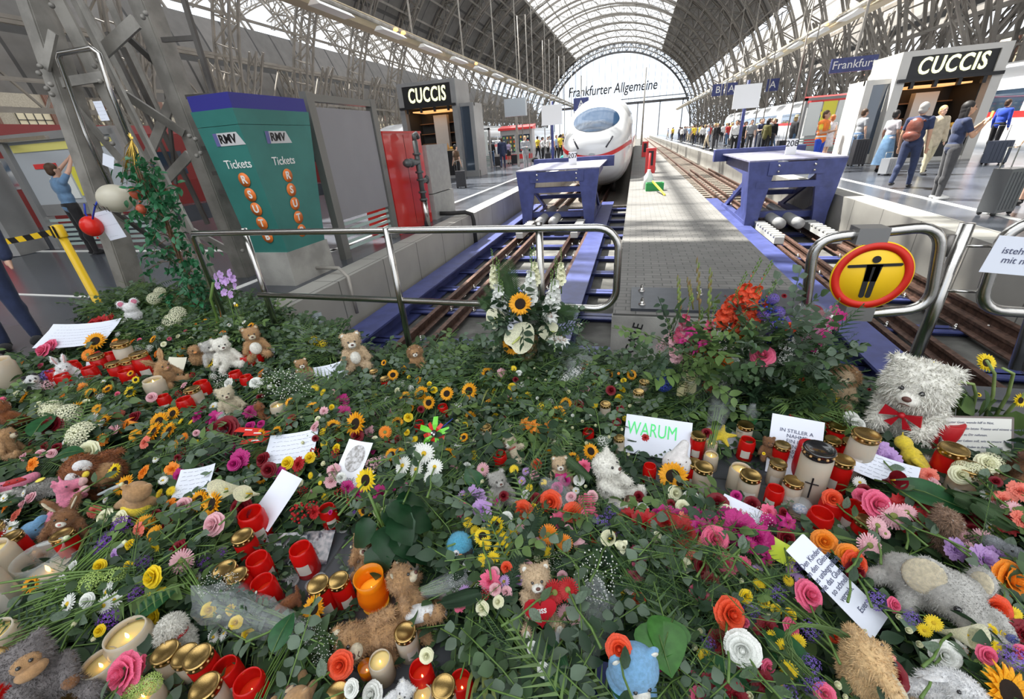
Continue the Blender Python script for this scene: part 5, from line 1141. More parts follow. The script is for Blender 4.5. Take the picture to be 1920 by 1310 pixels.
def bear(px, py, hpx, label, short, col='beige', muz='cream', yaw=0, arms='down', legs='sit', extras=(), roll=0, pitch=0, h=.05, pads=None, head=(0, -.03, .76), hr=.21, fur=2600, furL=.05, mane=None, name='teddy_bear', ears=True, p=None):
    p = G(px, py, h) if p is None else p; hd = Vector(head); ex = []
    ex.append(('muzzle', (hd+Vector((0, -hr*.85, -.06)), (.10, .09, .08)), plm(muz))); ex.append(('nose', (hd+Vector((0, -hr*.85-.085, -.03)), (.038, .025, .028)), nose_m)); ex += [(a, ((b_[0][0]+hd.x, hd.y-hr*.86, hd.z+.03), .026), m_) for a, b_, m_ in eyes(.075, 0, 0)]
    mo = MB(); mo.tube([hd+Vector((-.035, -hr*.85-.07, -.10)), hd+Vector((0, -hr*.85-.088, -.085)), hd+Vector((.035, -hr*.85-.07, -.10))], .006, 5); ex.append(('mouth', mo, nose_m))
    if ears: ex += [('inner_ear', (hd+Vector((s*hr*.82, -.005, hr*.8)), (.045, .015, .045)), plm(muz)) for s in (-1, 1)]
    if legs == 'sit' and pads: ex += [('foot_pad', ((s*.26, -.475, .14), (.06, .015, .085)), plm(pads)) for s in (-1, 1)]
    if mane: ex.append(('mane', [('e', hd+Vector((0, .06, .0)), (hr*1.45, hr*.75, hr*1.4))], plm(mane)))
    y = math.atan2(p.x, -p.y)+PI+yaw
    t = toy(name, p, hpx, label, short, bear_prims(arms, legs, head, hr, ears), plm(col), list(ex)+list(extras), y, roll, pitch, fur, 1.0, furL=furL)
    if mane: tufts([c for c in t.children if c.name.startswith('mane')][0].data, plm(mane), t, 1800, .08, 'mane_fur', 5)
    return t
def bow(z=.56, y=-.2, s=1, x=0):
    b = MB()
    for k in (-1, 1):
        b.prism([(x, y, z), (x+k*.13*s, y-.02, z+.06*s), (x+k*.15*s, y-.02, z-.05*s)], (0, -.025, 0)); b.prism([(x, y, z), (x+k*.04*s, y, z-.14*s), (x+k*.10*s, y, z-.12*s)], (0, -.015, 0))
    b.ell((x, y-.02, z), .03*s, n=8, m=6); return b
def heart(x, y, z, s):
    pts = []
    for i in range(24): a = 2*PI*i/24; pts.append((x+s*.062*16*math.sin(a)**3/1.0*.1*10/10, y, z+s*.062*(13*math.cos(a)-5*math.cos(2*a)-2*math.cos(3*a)-math.cos(4*a))*.1*10/10))
    return MB().prism(pts, (0, -.05, 0))
# --- individual toys -------------------------------------------------
redr = mat('red_satin', (.45, .01, .02), .4)
bear(1678, 828, 172, 'big shaggy white teddy bear with drooping head and red bow, sitting at the right', 'big white bear', 'white', 'white', yaw=-.1, arms='fwd', pads='beige', head=(.0, -.12, .80), hr=.25, extras=[('bow', bow(.53, -.30, 1.1), redr)], fur=9000, furL=.055, h=0, pitch=.2)
bear(1562, 772, 72, 'small lion plush with tan mane sitting left of the big white bear', 'small lion', 'beige', 'cream', mane='tan', pads='tan', h=.04)
bear(1700, 815, 42, 'small pale blue plush bear lying in the lap of the big white bear', 'pale blue bear in the lap', 'lightgrey', 'purewhite', h=.12, fur=600, roll=.6)
bear(1152, 945, 108, 'white teddy bear seen from the side, sitting before the WARUM note', 'side-on white bear', 'white', 'white', yaw=1.15, arms='fwd', h=.03, fur=4000, pads='white')
bear(944, 962, 70, 'small grey teddy bear sitting amid the leaves in the middle', 'small grey bear', 'grey', 'lightgrey', yaw=.35, h=.05)
bear(978, 868, 58, 'cream teddy bear with a red striped scarf lying behind the red candle', 'cream bear with scarf', 'cream', 'white', yaw=-.6, roll=-.7, arms='out', extras=[('scarf', [('e', (0, -.02, .56), (.19, .17, .05))], mat('scarf_red', (.4, .08, .07), .8))])
bear(1052, 925, 62, 'light brown teddy bear with a pink ribbon under its chin', 'bear with pink ribbon', 'beige', 'white', yaw=.1, h=.04, extras=[('ribbon', bow(.5, -.2, 1.2), mat('pink_ribbon', (.5, .03, .15), .6))])
tk = bear(1014, 1178, 112, 'fluffy tan teddy bear holding a red heart that reads KISS', 'bear with the KISS heart', 'beige', 'white', yaw=.1, arms='fwd', pads='white', h=.06, extras=[('heart', heart(.0, -.33, .42, 2.6), redr)], fur=3500)
text('heart_lettering', 'KISS', .10, mat('white_thread', (.8, .8, .8)), tk, (0, -.385, .43), (PI/2, 0, 0), ext=.003, bold=.003)
bear(672, 690, 72, 'beige teddy bear with white belly sitting at the foot of the fence', 'beige bear at the fence', 'beige', 'white', pads='beige', h=.03, extras=[('belly', ((0, -.13, .34), (.14, .1, .18)), plm('white'))])
bear(785, 698, 44, 'small shaggy lion plush right of the fence post', 'shaggy lion by the fence', 'tan', 'white', mane='tan', h=.03)
bear(433, 690, 62, 'white plush bear in the left toy group near the pillar', 'white bear by the pillar', 'white', 'white', yaw=.1, h=.08); bear(408, 688, 55, 'pale grey bear at the left end of the toy group by the pillar', 'pale grey bear', 'lightgrey', 'white', yaw=.4, h=.08)
bear(487, 668, 60, 'golden brown teddy bear behind the white plush bears', 'golden bear', 'tan', 'cream', h=.1, extras=[('apron', ((-.02, -.16, .33), (.17, .08, .2)), plm('white'))])
bear(577, 718, 44, 'small golden bear sitting left of a white card', 'small golden bear', 'tan', 'white', h=.05)
bear(440, 778, 60, 'beige teddy bear sitting among red candles at the left', 'beige bear among candles', 'cream', 'cream', h=.05, pads='white')
bear(498, 786, 38, 'small red brown bear right of the beige teddy bear', 'small red brown bear', 'redbrown', 'brown', yaw=1, h=.05)
bear(28, 800, 60, 'large brown plush dog lying at the left edge, upper one', 'brown plush dog at the left', 'redbrown', 'white', yaw=2.2, h=.08, name='plush_dog'); bear(20, 862, 62, 'curly tan teddy bear cut by the left edge', 'curly tan bear', 'tan', 'cream', yaw=.8, roll=.5, h=.08)
bear(262, 978, 92, 'brown teddy bear in a yellow shirt turned away from the camera', 'bear in yellow shirt', 'tan', 'cream', yaw=2.6, roll=-.4, h=.05, fur=0, extras=[('shirt', [('e', (0, 0, .36), (.255, .215, .2))], plm('yellow')), ('shorts', [('e', (0, 0, .2), (.25, .21, .12))], plm('red'))])
bear(795, 1165, 120, 'tan teddy bear with a pale muzzle leaning back right of the orange vase', 'leaning tan bear', 'tan', 'cream', yaw=1.4, roll=.5, arms='out', h=.03, fur=3500)
bear(790, 1180, 140, 'large tan teddy bear lying across the floor with a bandaged leg', 'lying tan bear', 'tan', 'cream', yaw=-.15, roll=-1.45, arms='down', legs='stand', h=.08, fur=4500, extras=[('bandage', [('c', (.16, -.02, .0), .12, (.17, -.05, -.2), .11)], plm('purewhite'))], p=G(775, 1172, .07))
bear(565, 1330, 105, 'brown teddy bear seen from behind at the bottom edge', 'brown bear at the bottom', 'tan', 'beige', yaw=PI, h=.05, fur=0)
bear(1890, 925, 88, 'dark brown teddy bear at the right edge beside the framed text', 'dark brown bear', 'brown', 'darkbrown', yaw=-1.2, h=.05, fur=3500)
bear(1437, 858, 44, 'small brown bear left of the handwritten German note', 'small brown bear', 'brown', 'brown', yaw=.4, h=.05)
bear(1760, 1035, 95, 'grey brown shaggy plush animal slumped above the grey elephant', 'shaggy grey brown plush', 'umber', 'lightgrey', yaw=2.2, h=.07, fur=4500, furL=.08)
bear(1172, 1295, 155, 'pale blue plush bear bowing its head under a red rose', 'pale blue bear', 'blue', 'white', yaw=.5, pitch=.55, arms='fwd', h=.06, fur=0, hr=.26, head=(0, -.08, .72))
bear(80, 742, 42, 'black and white panda plush behind the left candles', 'panda plush', 'purewhite', 'white', yaw=.2, h=.05, name='plush_panda', extras=[('ear_patch', ((-.17, .0, .93), .09), plm('black')), ('ear_patch', ((.17, .0, .93), .09), plm('black')), ('eye_patch', ((-.08, -.19, .79), (.05, .03, .06)), plm('black')), ('eye_patch', ((.08, -.19, .79), (.05, .03, .06)), plm('black')), ('arm_patch', [('c', (-.2, -.02, .5), .1, (-.32, -.12, .27), .09), ('c', (.2, -.02, .5), .1, (.32, -.12, .27), .09)], plm('black'))])
bear(735, 1335, 70, 'black and white plush cow at the bottom edge', 'black and white plush', 'purewhite', 'white', yaw=-.8, roll=.5, h=.05, extras=[('patch', ((.1, -.1, .4), (.16, .14, .15)), plm('black'))], name='plush_cow')
def bunny(px, py, hpx, label, short, col, inner, yaw=0, roll=0, pitch=0, ears='up', h=.05, muz=None, fur=2500, arms='down', name='plush_rabbit', vox=.03):
    p = G(px, py, h); q = bear_prims(arms, 'sit', (0, -.03, .62), .19, False); ex = []
    if ears == 'up': E = [((-.08, .02, .76), (-.13, .05, 1.08)), ((.08, .02, .76), (.16, .05, 1.05))]
    elif ears == 'wide': E = [((-.1, .02, .74), (-.34, .04, .98)), ((.08, .02, .76), (.2, .04, 1.1))]
    else: E = [((-.12, .0, .74), (-.34, -.1, .5)), ((.12, .0, .74), (.34, -.1, .5))]
    for a, b_ in E:
        a, b_ = Vector(a), Vector(b_); q += [('c', a, .05, a.lerp(b_, .55), .085), ('c', a.lerp(b_, .55), .085, b_, .04)]; m_ = a.lerp(b_, .55); R3 = (b_-a).to_track_quat('Z', 'Y').to_matrix(); bb = MB(); bb.ell(m_+Vector((0, -.07, 0)), (.05, .02, .15), R3, n=10, m=6); ex.append(('inner_ear', bb, plm(inner)))
    ex += [('muzzle', ((0, -.19, .57), (.085, .07, .06)), plm(muz or col)), ('nose', ((0, -.26, .60), (.025, .02, .02)), mat('pink_nose', (.6, .2, .2)))]+[(a, ((b_[0][0], -.2, .67), .022), m_) for a, b_, m_ in eyes(.085, 0, 0)]
    return toy(name, p, hpx, label, short, q, plm(col), ex, math.atan2(p.x, -p.y)+PI+yaw, roll, pitch, fur, 1.1)
bunny(137, 718, 58, 'small white plush rabbit with upright ears behind the red candles', 'small white rabbit', 'purewhite', 'palepink')
bunny(322, 722, 70, 'brown plush rabbit with one ear bent sideways beside the red candles', 'brown rabbit', 'tan', 'tan', ears='wide', yaw=.5, fur=1500)
bunny(128, 1018, 100, 'chestnut and white plush rabbit with big eyes beside the pink horse', 'chestnut rabbit', 'brown', 'cream', ears='wide', yaw=-.6, muz='white', roll=.3)
bunny(1730, 1345, 165, 'big white plush rabbit with a dark eye at the bottom right', 'big white rabbit', 'purewhite', 'purewhite', ears='down', yaw=.35, roll=.3, h=.08, fur=6000)
bunny(1600, 1310, 190, 'large cream plush rabbit lying face down under feathery green', 'large cream rabbit', 'apricot', 'cream', ears='down', yaw=2.5, pitch=.2, h=.05, fur=4500)
def quad(px, py, wpx, label, short, prims, m, extras, yaw=0, h=.05, name='plush_dog', fur=2500, L=1.1, **k):
    p = G(px, py, h); return toy(name, p, wpx, label, short, prims, m, extras, math.atan2(p.x, -p.y)+PI+yaw, k.pop('roll', 0), k.pop('pitch', 0), fur, L, **k)
# elephant, facing right (+X local)
q = [('e', (0, 0, .24), (.34, .24, .24)), ('e', (.30, -.06, .42), (.27, .23, .25)), ('c', (.45, -.12, .36), .14, (.68, -.16, .30), .11), ('c', (.68, -.16, .30), .11, (.86, -.14, .27), .10), ('c', (-.2, -.16, .12), .1, (-.24, -.2, .06), .1), ('c', (.1, -.2, .14), .1, (.14, -.26, .05), .1), ('c', (.2, .1, .14), .1, (.24, .12, .05), .1), ('c', (-.2, .1, .14), .1, (-.24, .12, .05), .1),
     ('e', (.12, -.26, .50), (.23, .04, .25), Matrix.Rotation(.35, 3, 'Z')), ('e', (.36, .16, .62), (.16, .05, .18), Matrix.Rotation(-.4, 3, 'Z')), ('e', (.70, -.02, .46), (.17, .08, .07), Matrix.Rotation(.5, 3, 'Y'))]
quad(1690, 1122, 172, 'large pale grey plush elephant with cream ears at the lower right', 'grey elephant', q, plm('lightgrey'), [('ear_lining', ((.11, -.285, .50), (.19, .035, .21), Matrix.Rotation(.35, 3, 'Z')), plm('cream')), ('ear_lining', ((.37, .125, .63), (.12, .035, .13), Matrix.Rotation(-.4, 3, 'Z')), plm('cream')), ('eye', ((.44, -.27, .42), .035), eye_m), ('eye', ((.50, .12, .46), .035), eye_m)], yaw=-.3, name='plush_elephant', fur=9000, furL=.03, h=.10)
q = [('e', (0, 0, .2), (.3, .2, .2)), ('e', (-.34, -.06, .3), (.2, .17, .17)), ('c', (.1, -.1, .2), .1, (.3, -.2, .1), .08)]
quad(1890, 1050, 85, 'grey plush seal lying at the right edge above the orange rose', 'grey seal plush', q, plm('bluegrey'), eyes(.05, -.2, .36)[:1], yaw=.2, name='plush_seal', h=.14)
# pink horse
q = [('c', (-.35, 0, .18), .18, (.0, 0, .42), .17), ('c', (.0, 0, .42), .16, (.08, 0, .72), .14), ('e', (.10, -.02, .80), (.17, .14, .14)), ('c', (.1, -.02, .78), .12, (.34, -.04, .74), .11), ('c', (.0, -.1, .45), .08, (.32, -.14, .55), .07), ('c', (.02, .1, .4), .08, (.3, .08, .36), .07), ('c', (-.3, -.12, .16), .09, (-.05, -.3, .08), .08), ('e', (-.02, -.08, .94), (.05, .03, .07)), ('e', (.02, .1, .95), (.05, .03, .07)), ('c', (.12, 0, .92), .035, (.14, 0, 1.08), .015), ('c', (-.5, 0, .2), .05, (-.7, 0, .05), .08)]
quad(145, 968, 88, 'pink plush horse with a pale muzzle lying below the owl', 'pink horse', q, plm('pink'), [('muzzle', ((.38, -.05, .73), (.12, .11, .10)), plm('palepink')), ('hoof', ((.36, -.15, .57), .085), plm('palepink')), ('eye', ((.14, -.16, .82), .022), eye_m)], yaw=.0, name='plush_horse', fur=0)
# owl
q = [('e', (0, 0, .33), (.34, .28, .33)), ('e', (0, -.03, .72), (.3, .26, .25)), ('c', (-.3, 0, .5), .1, (-.46, -.05, .25), .06), ('c', (.3, 0, .5), .1, (.5, -.05, .3), .06)]
quad(232, 898, 98, 'round brown plush owl with white face discs and yellow beak', 'brown owl', q, plm('redbrown'), [('face_disc', ((-.11, -.22, .76), (.13, .07, .15)), plm('purewhite')), ('face_disc', ((.11, -.22, .76), (.13, .07, .15)), plm('purewhite')), ('beak', ((0, -.33, .68), (.07, .07, .05)), plm('yellow')), ('belly', ((.02, -.1, .33), (.28, .22, .28)), plm('tan')), ('eye', ((-.06, -.29, .78), .022), eye_m), ('eye', ((.06, -.29, .78), .022), eye_m)], yaw=.1, roll=-.7, name='plush_owl', fur=5000, furL=.07)
q = [('e', (0, 0, .22), (.34, .24, .2)), ('e', (-.3, -.1, .28), (.17, .16, .15)), ('c', (.1, -.2, .12), .08, (.3, -.32, .06), .07), ('e', (-.34, -.02, .44), (.06, .04, .1))]
quad(92, 938, 78, 'shaggy light grey plush dog lying left of the pink horse', 'shaggy grey dog', q, plm('lightgrey'), [('medallion', ((.1, -.02, .47), (.1, .1, .03)), mat('yellow_tag', (.75, .65, .1), .5))], fur=4000, furL=.08)
b = MB(); pts = [(-.5, 0, .3), (-.3, -.2, .12), (.0, -.26, .06), (.3, -.2, .12), (.5, 0, .3)]
q = [('c', (-.4, 0, .25), .14, (0, -.05, .14), .2), ('c', (0, -.05, .14), .2, (.4, 0, .25), .14)]
quad(38, 928, 70, 'pink and red plush watermelon slice at the left edge', 'plush watermelon slice', q, plm('pink'), [('red_flesh', ((0, -.03, .27), (.4, .17, .09)), plm('red')), ('white_rim', ((0, -.12, .08), (.36, .15, .08)), plm('white'))]+[('seed', ((x, -.15, .33-.3*abs(x)*.2), .018), eye_m) for x in (-.25, -.1, .05, .2)], name='plush_watermelon', fur=0, roll=.25)
q = [('e', (0, 0, .28), (.28, .24, .26)), ('e', (.26, -.05, .42), (.17, .08, .17)), ('c', (.1, -.15, .12), .07, (.3, -.2, .0), .06), ('c', (-.05, .1, .12), .1, (-.2, .1, .0), .08)]
quad(72, 1008, 72, 'round light blue plush elephant left of the chestnut rabbit', 'light blue elephant', q, plm('blue'), [('eye', ((.05, -.24, .34), .02), eye_m)], name='plush_elephant', fur=0)
# curly white dog
q = [('e', (0, 0, .3), (.24, .2, .28)), ('e', (-.04, -.06, .68), (.26, .23, .25)), ('e', (-.22, -.16, .58), (.13, .12, .10)), ('c', (.12, -.1, .2), .09, (.16, -.3, .1), .08)]
quad(350, 1215, 92, 'curly white plush dog with a red scarf beside wrapped flowers', 'curly white dog', q, plm('white'), [('scarf', [('e', (-.03, -.05, .46), (.24, .22, .07))], mat('scarf_red2', (.45, .03, .03), .8)), ('nose', ((-.34, -.2, .58), (.03, .03, .03)), eye_m), ('eye', ((-.16, -.27, .70), .02), eye_m)], yaw=-.3, fur=4500, furL=.08)
# monkey
q = bear_prims('fwd', 'sit', (0, -.05, .78), .20, True)
quad(140, 1330, 155, 'dark grey plush monkey with a brown face at the lower left', 'grey monkey', q, plm('taupe'), [('face', ((0, -.19, .80), (.13, .08, .10)), plm('tan')), ('muzzle', ((0, -.22, .70), (.14, .10, .08)), plm('tan')), ('eye', ((-.05, -.265, .83), .022), eye_m), ('eye', ((.05, -.265, .83), .022), eye_m), ('hand', ((-.16, -.28, .34), .08), plm('brown')), ('hand', ((.16, -.28, .34), .08), plm('brown'))], yaw=-.2, name='plush_monkey', fur=7000, furL=.045, L=1.0)
q = [('e', (0, 0, .25), (.2, .2, .25)), ('e', (0, -.1, .55), (.2, .19, .18)), ('c', (0, -.2, .5), .1, (-.02, -.38, .42), .07), ('e', (-.12, 0, .74), (.05, .04, .08)), ('e', (.12, 0, .74), (.05, .04, .08))]
quad(80, 1290, 85, 'grey and white plush husky leaning on the grey monkey', 'grey white husky', q, plm('bluegrey'), [('muzzle', ((-.02, -.34, .43), (.09, .12, .07)), plm('purewhite')), ('nose', ((-.03, -.47, .44), .03), eye_m), ('chest', ((0, -.13, .28), (.15, .12, .18)), plm('purewhite'))], yaw=-.5, fur=4000, furL=.06)
q = [('e', (0, 0, .25), (.34, .19, .18)), ('e', (-.32, -.05, .28), (.17, .15, .15)), ('c', (.3, 0, .35), .05, (.36, 0, .62), .03)]+[('c', (x, y, .18), .06, (x, y, .03), .06) for x in (-.2, .22) for y in (-.1, .1)]
quad(552, 1148, 62, 'small chestnut plush dog with its tail raised between candles', 'small chestnut dog', q, plm('redbrown'), [('nose', ((-.49, -.07, .28), .03), eye_m)], fur=3500, furL=.05)
q = bear_prims('down', 'sit', (0, -.1, .70), .18, False)+[('c', (0, -.2, .66), .10, (0, -.42, .60), .08), ('e', (-.2, -.02, .62), (.06, .05, .16)), ('e', (.2, -.02, .62), (.06, .05, .16))]
quad(700, 1062, 105, 'tan plush dog with a long snout half hidden by the sunflower pot', 'tan dog by the pot', q, plm('tan'), [('muzzle', ((0, -.42, .60), (.09, .09, .08)), plm('cream')), ('nose', ((0, -.51, .64), .035), nose_m)]+[(a, ((b_[0][0], -.27, .76), .025), m_) for a, b_, m_ in eyes(.07, 0, 0)], yaw=-.3, fur=3500, h=.02)
q = [('e', (0, 0, .42), (.38, .36, .42)), ('c', (-.3, 0, .2), .1, (-.4, 0, .0), .08), ('c', (.3, 0, .2), .1, (.4, 0, .0), .08)]
quad(865, 1046, 66, 'round blue and dark plush bird left of the yellow blossoms', 'round blue bird', q, plm('skyblue'), [('belly', ((.04, -.06, .22), (.36, .34, .24)), plm('black')), ('eye_ring', ((-.1, -.33, .4), (.1, .06, .1)), plm('purewhite')), ('beak', ((.02, -.4, .34), (.06, .06, .04)), plm('orange')), ('eye', ((-.1, -.385, .4), .04), eye_m)], yaw=-.1, name='plush_bird', fur=2000, h=.15)
# yellow duck lying
q = [('c', (-.05, 0, .15), .2, (.22, 0, .12), .17), ('e', (-.34, 0, .22), (.18, .17, .17)), ('c', (-.2, -.0, .2), .12, (0, 0, .16), .16), ('c', (.05, -.2, .2), .08, (.4, -.2, .24), .06), ('c', (-.46, 0, .3), .03, (-.55, 0, .38), .02)]
quad(1700, 862, 88, 'yellow plush duck with orange feet lying in front of the big white bear', 'yellow duck', q, plm('yellow'), [('foot', ((.48, -.05, .2), (.11, .1, .09)), plm('apricot')), ('beak', ((-.3, .2, .24), (.1, .07, .04)), plm('apricot'))], yaw=-.1, roll=.55, name='plush_duck', fur=0, h=.1)
q = [('e', (0, 0, .2), (.2, .18, .2)), ('e', (0, -.05, .46), (.16, .15, .15))]
quad(380, 690, 38, 'small golden plush chick left of the white plush bears', 'golden chick', q, plm('tan'), [('beak', ((0, -.22, .44), (.05, .05, .03)), plm('orange')), ('eye', ((-.05, -.19, .5), .02), eye_m)], name='plush_chick', fur=1500, L=.6)
quad(255, 600, 42, 'white plush mouse with pink ears at the top of the pile', 'white mouse', [('e', (0, 0, .2), (.22, .18, .2)), ('e', (0, -.05, .46), (.18, .16, .16)), ('e', (-.17, 0, .62), (.12, .04, .12)), ('e', (.17, 0, .62), (.12, .04, .12))], plm('purewhite'), [('inner_ear', ((-.17, -.04, .62), (.08, .02, .08)), plm('pink')), ('inner_ear', ((.17, -.04, .62), (.08, .02, .08)), plm('pink'))], name='plush_mouse', fur=1200, L=.75, h=.22)
# white lace bag, star plush
q = [('e', (0, 0, .35), (.32, .25, .3)), ('c', (0, 0, .5), .2, (.1, 0, .85), .1), ('c', (0, -.1, .1), .14, (-.1, -.25, -.15), .06)]
quad(1265, 895, 74, 'white cloth pouch with tiny dark dots leaning on the WARUM note', 'white dotted pouch', q, mat('lace_white', (.78, .76, .76), .7, var=.1, bump=.5, bscale=60), [('dots', [('e', (0.2*math.sin(i*2.4), -.27+.06*abs(math.sin(i)), .2+.03*i), .025) for i in range(12)], plm('darkbrown'))], name='cloth_pouch', fur=0, L=.9)
b_ = [('c', (0, 0, .1), .1, (.35*math.cos(a), .35*math.sin(a), .1), .04) for a in np.arange(5)*2*PI/5+.3]+[('e', (0, 0, .1), (.17, .17, .09))]
quad(1352, 820, 62, 'yellow star plush on a grey dotted cloth', 'yellow star plush', b_, plm('yellow'), [('dotted_cloth', ((0, 0, .02), (.5, .4, .06)), plm('bluegrey'))], name='plush_star', fur=0, L=.9, pitch=.5)
TAKEN += [(1735, 1100, 70), (1810, 1120, 70), (1730, 1270, 70), (1610, 1220, 75), (680, 1160, 50), (740, 1165, 45), (130, 1250, 80), (1170, 1225, 65), (220, 865, 55), (150, 920, 50), (1765, 990, 45), (345, 1175, 50)]
# ================================================================== CANDLES
def plastic(n, c, a=.0, tl=.45, rough=.25): return mat('candle_'+n, c, rough, tl=tl, spec=.6, coat=.3)
cred = plastic('red_plastic', (.62, .012, .01)); cred_d = plastic('dark_red_plastic', (.30, .01, .012)); cwht = plastic('frosted_white', (.62, .58, .50)); cyel = mat('wax_yellow_glow', (.85, .72, .32), .4, tl=.3, emit=(1, .6, .2), estr=.06); cwax = mat('wax_cream', (.82, .76, .60), .45, tl=.3); cpea = mat('wax_peach_glow', (.85, .50, .28), .45, tl=.3, emit=(1, .4, .12), estr=.10)  # yellow and peach wax carry the flame's glow as faint emission
cora = plastic('orange_glass', (.90, .33, .01)); lidm = mat('gold_lid', (.45, .30, .11), .3, 1, var=.25, vscale=40); lidr = mat('scorched_gold', (.34, .22, .16), .3, 1, var=.4, vscale=30); tin = mat('tealight_tin', (.62, .62, .64), .3, .8); clear = mat('clear_glass', (.75, .8, .8), .05, alpha=.22, spec=1); flame = mat('flame', (1, .6, .2), .5, emit=(1, .50, .12), estr=9); redwax = mat('wax_red_glow', (.55, .02, .01), .45, tl=.3, emit=(1, .06, .01), estr=.22); labm = mat('paper_label', (.62, .58, .52), .6)  # glow of the red wax is put into its material as emission
CM = {}
def candle_parts(kind):
    if kind in CM: return CM[kind]
    P = []; tall = {'rg': 2.0, 'ro': 1.75, 'wg': 1.75, 'wo': 1.5, 'bk': 2.5, 'tg': 2.5, 'rp': 2.0, 'bowl': .9, 'vase': 1.45, 'tea': .35, 'ot': .9, 'dr': 1.6, 'pil': 1.4}[kind]   # height for unit diameter
    H = tall; bm = {'rg': cred, 'ro': cred, 'dr': cred_d, 'wg': cwht, 'wo': cwht, 'bk': cwht, 'tg': cwht, 'rp': mat('red_pillar_wax', (.45, .01, .015), .4, tl=.1), 'pil': mat('red_pillar_wax', (.45, .01, .015), .4, tl=.1), 'bowl': clear, 'vase': cora, 'tea': clear, 'ot': cora}[kind]
    b = MB()
    if kind in ('rp', 'pil'): b.lathe([(0, 0), (.48, 0), (.5, .03), (.5, H-.03), (.46, H), (.30, H-.06), (0, H-.1)], 28)
    elif kind == 'bowl': b.lathe([(0, .02), (.36, .02), (.52, .25), (.54, .5), (.44, .78), (.46, .9), (.43, .9), (.41, .78), (.50, .5), (.48, .27), (.34, .06), (0, .06)], 30)
    elif kind == 'vase': b.lathe([(0, 0), (.30, 0), (.42, .2), (.5, .5), (.48, .8), (.42, 1.1), (.47, 1.45), (.44, 1.45), (.39, 1.1), (.45, .8), (.46, .5), (.38, .25), (0, .2)], 32)
    elif kind in ('tea', 'ot'): b.lathe([(0, 0), (.48, 0), (.5, H), (.47, H), (.45, .05), (0, .05)], 24)
    else:
        nk = H*.86; b.lathe([(0, 0), (.46, 0), (.5, .05), (.5, nk-.1), (.44, nk), (.44, H*.93), (.41, H*.93), (.41, nk), (.46, nk-.1), (.46, .1), (0, .1)], 28)
    P.append(('jar', b.mesh('jar', bm)))
    if kind in ('rg', 'wg', 'bk', 'tg', 'dr'):
        lm_ = {'bk': mat('black_lid', (.01, .01, .012), .25, coat=1), 'dr': lidr}.get(kind, lidm)
        b = MB(); z = H*.87; b.lathe([(.47, z), (.49, z+.02), (.47, z+.05), (.48, z+.22), (.50, z+.24), (.49, z+.28), (.42, z+.30), (.36, z+.25), (.0, z+.26)], 30)
        P.append(('lid', b.mesh('lid', lm_)))
        b = MB()
        for i in range(12): a = 2*PI*i/12; b.ell((.475*math.cos(a), .475*math.sin(a), z+.14), .05, n=6, m=5)
        P.append(('vent_holes', b.mesh('vent_holes', mat('vent_glow', (.5, .3, .12), .5))))
    wl = {'ro': .55, 'rg': .5, 'dr': .4, 'wg': .55, 'wo': .8, 'bk': .6, 'tg': .6, 'bowl': .38, 'vase': .75, 'tea': .18, 'ot': .4}.get(kind)
    if wl:
        r0 = .45 if kind not in ('bowl', 'vase') else .44; wz = H*wl if kind not in ('bowl', 'tea', 'vase') else wl
        b = MB(); b.lathe([(0, .08), (r0*.98, .1), (r0, wz-.02), (r0*.8, wz-.03), (0, wz-.05)], 22)
        P.append(('wax', b.mesh('wax', {'ro': redwax, 'rg': redwax, 'dr': redwax, 'wo': cyel, 'wg': cyel, 'vase': mat('wax_orange_glow', (.9, .4, .03), .4, emit=(1, .4, .02), estr=.35), 'tea': tin, 'ot': cpea, 'bk': cwax, 'tg': cwax, 'bowl': cwax}[kind])))  # orange wax emits by itself to imitate the candle glow
        b = MB(); b.lathe([(.005, wz-.05), (.035, wz), (.04, wz+.06), (.02, wz+.13), (.0, wz+.18)], 8)
        P.append(('flame' if kind != 'tea' else 'wick', b.mesh('flame', flame if kind != 'tea' else black)))
        if kind == 'tea': b = MB(); b.lathe([(.30, .20), (.34, .22), (.44, .21)], 20); P.append(('tin_rim', b.mesh('tin_rim', tin)))
    if kind in ('rg', 'wg', 'ro', 'tg'):
        b = MB(); n = 6; v = []
        for i in range(n+1):
            a = -PI/2-.55+1.1*i/n
            for z in (.35, .95 if kind != 'tg' else 1.4): v.append((.506*math.cos(a), .506*math.sin(a), z))
        b.add(v, [(2*i, 2*i+2, 2*i+3, 2*i+1) for i in range(n)], 0, True); P.append(('label', b.mesh('label', labm)))
    if kind == 'bk':
        b = MB(); b.bar((0, -.51, .6), (0, -.51, 1.5), .05, .02); b.bar((-.2, -.51, 1.25), (.2, -.51, 1.25), .05, .02); P.append(('cross', b.mesh('cross', black)))
    CM[kind] = (P, H); return CM[kind]
CK = {'rg': 'red jar candle with a gold lid', 'ro': 'open red jar candle', 'wg': 'frosted white candle with a gold lid', 'wo': 'open frosted candle with yellow wax', 'bk': 'tall white candle with black lid and cross', 'tg': 'tall white candle with a gold lid', 'rp': 'solid tall red candle', 'pil': 'thick red pillar candle', 'bowl': 'round clear glass candle bowl', 'vase': 'bulging orange glass candle', 'tea': 'tealight in a clear cup', 'ot': 'small orange glass tealight holder', 'dr': 'dark red candle with a scorched lid'}
CANDLES = []
def candle(kind, px, py, w, lean=0, h=.0, lab=None):      # px,py = centre of the base
    P, H = candle_parts(kind); p = G(px, py, h); s = w*depth(p)/F
    t = empty('tealight' if kind == 'tea' else 'candle', p, rot=(rnd.uniform(-.03, .03)+(-.0), lean+rnd.uniform(-.03, .03), math.atan2(p.x, -p.y)+PI+rnd.uniform(-.5, .5)), sc=s)
    for n, me in P: obj(n, me, t)
    q = pix((p.x, p.y, p.z+H*s*.6)); CANDLES.append((t, kind, q[0], q[1], lab)); TAKEN.append((q[0], q[1], w*.9)); return t
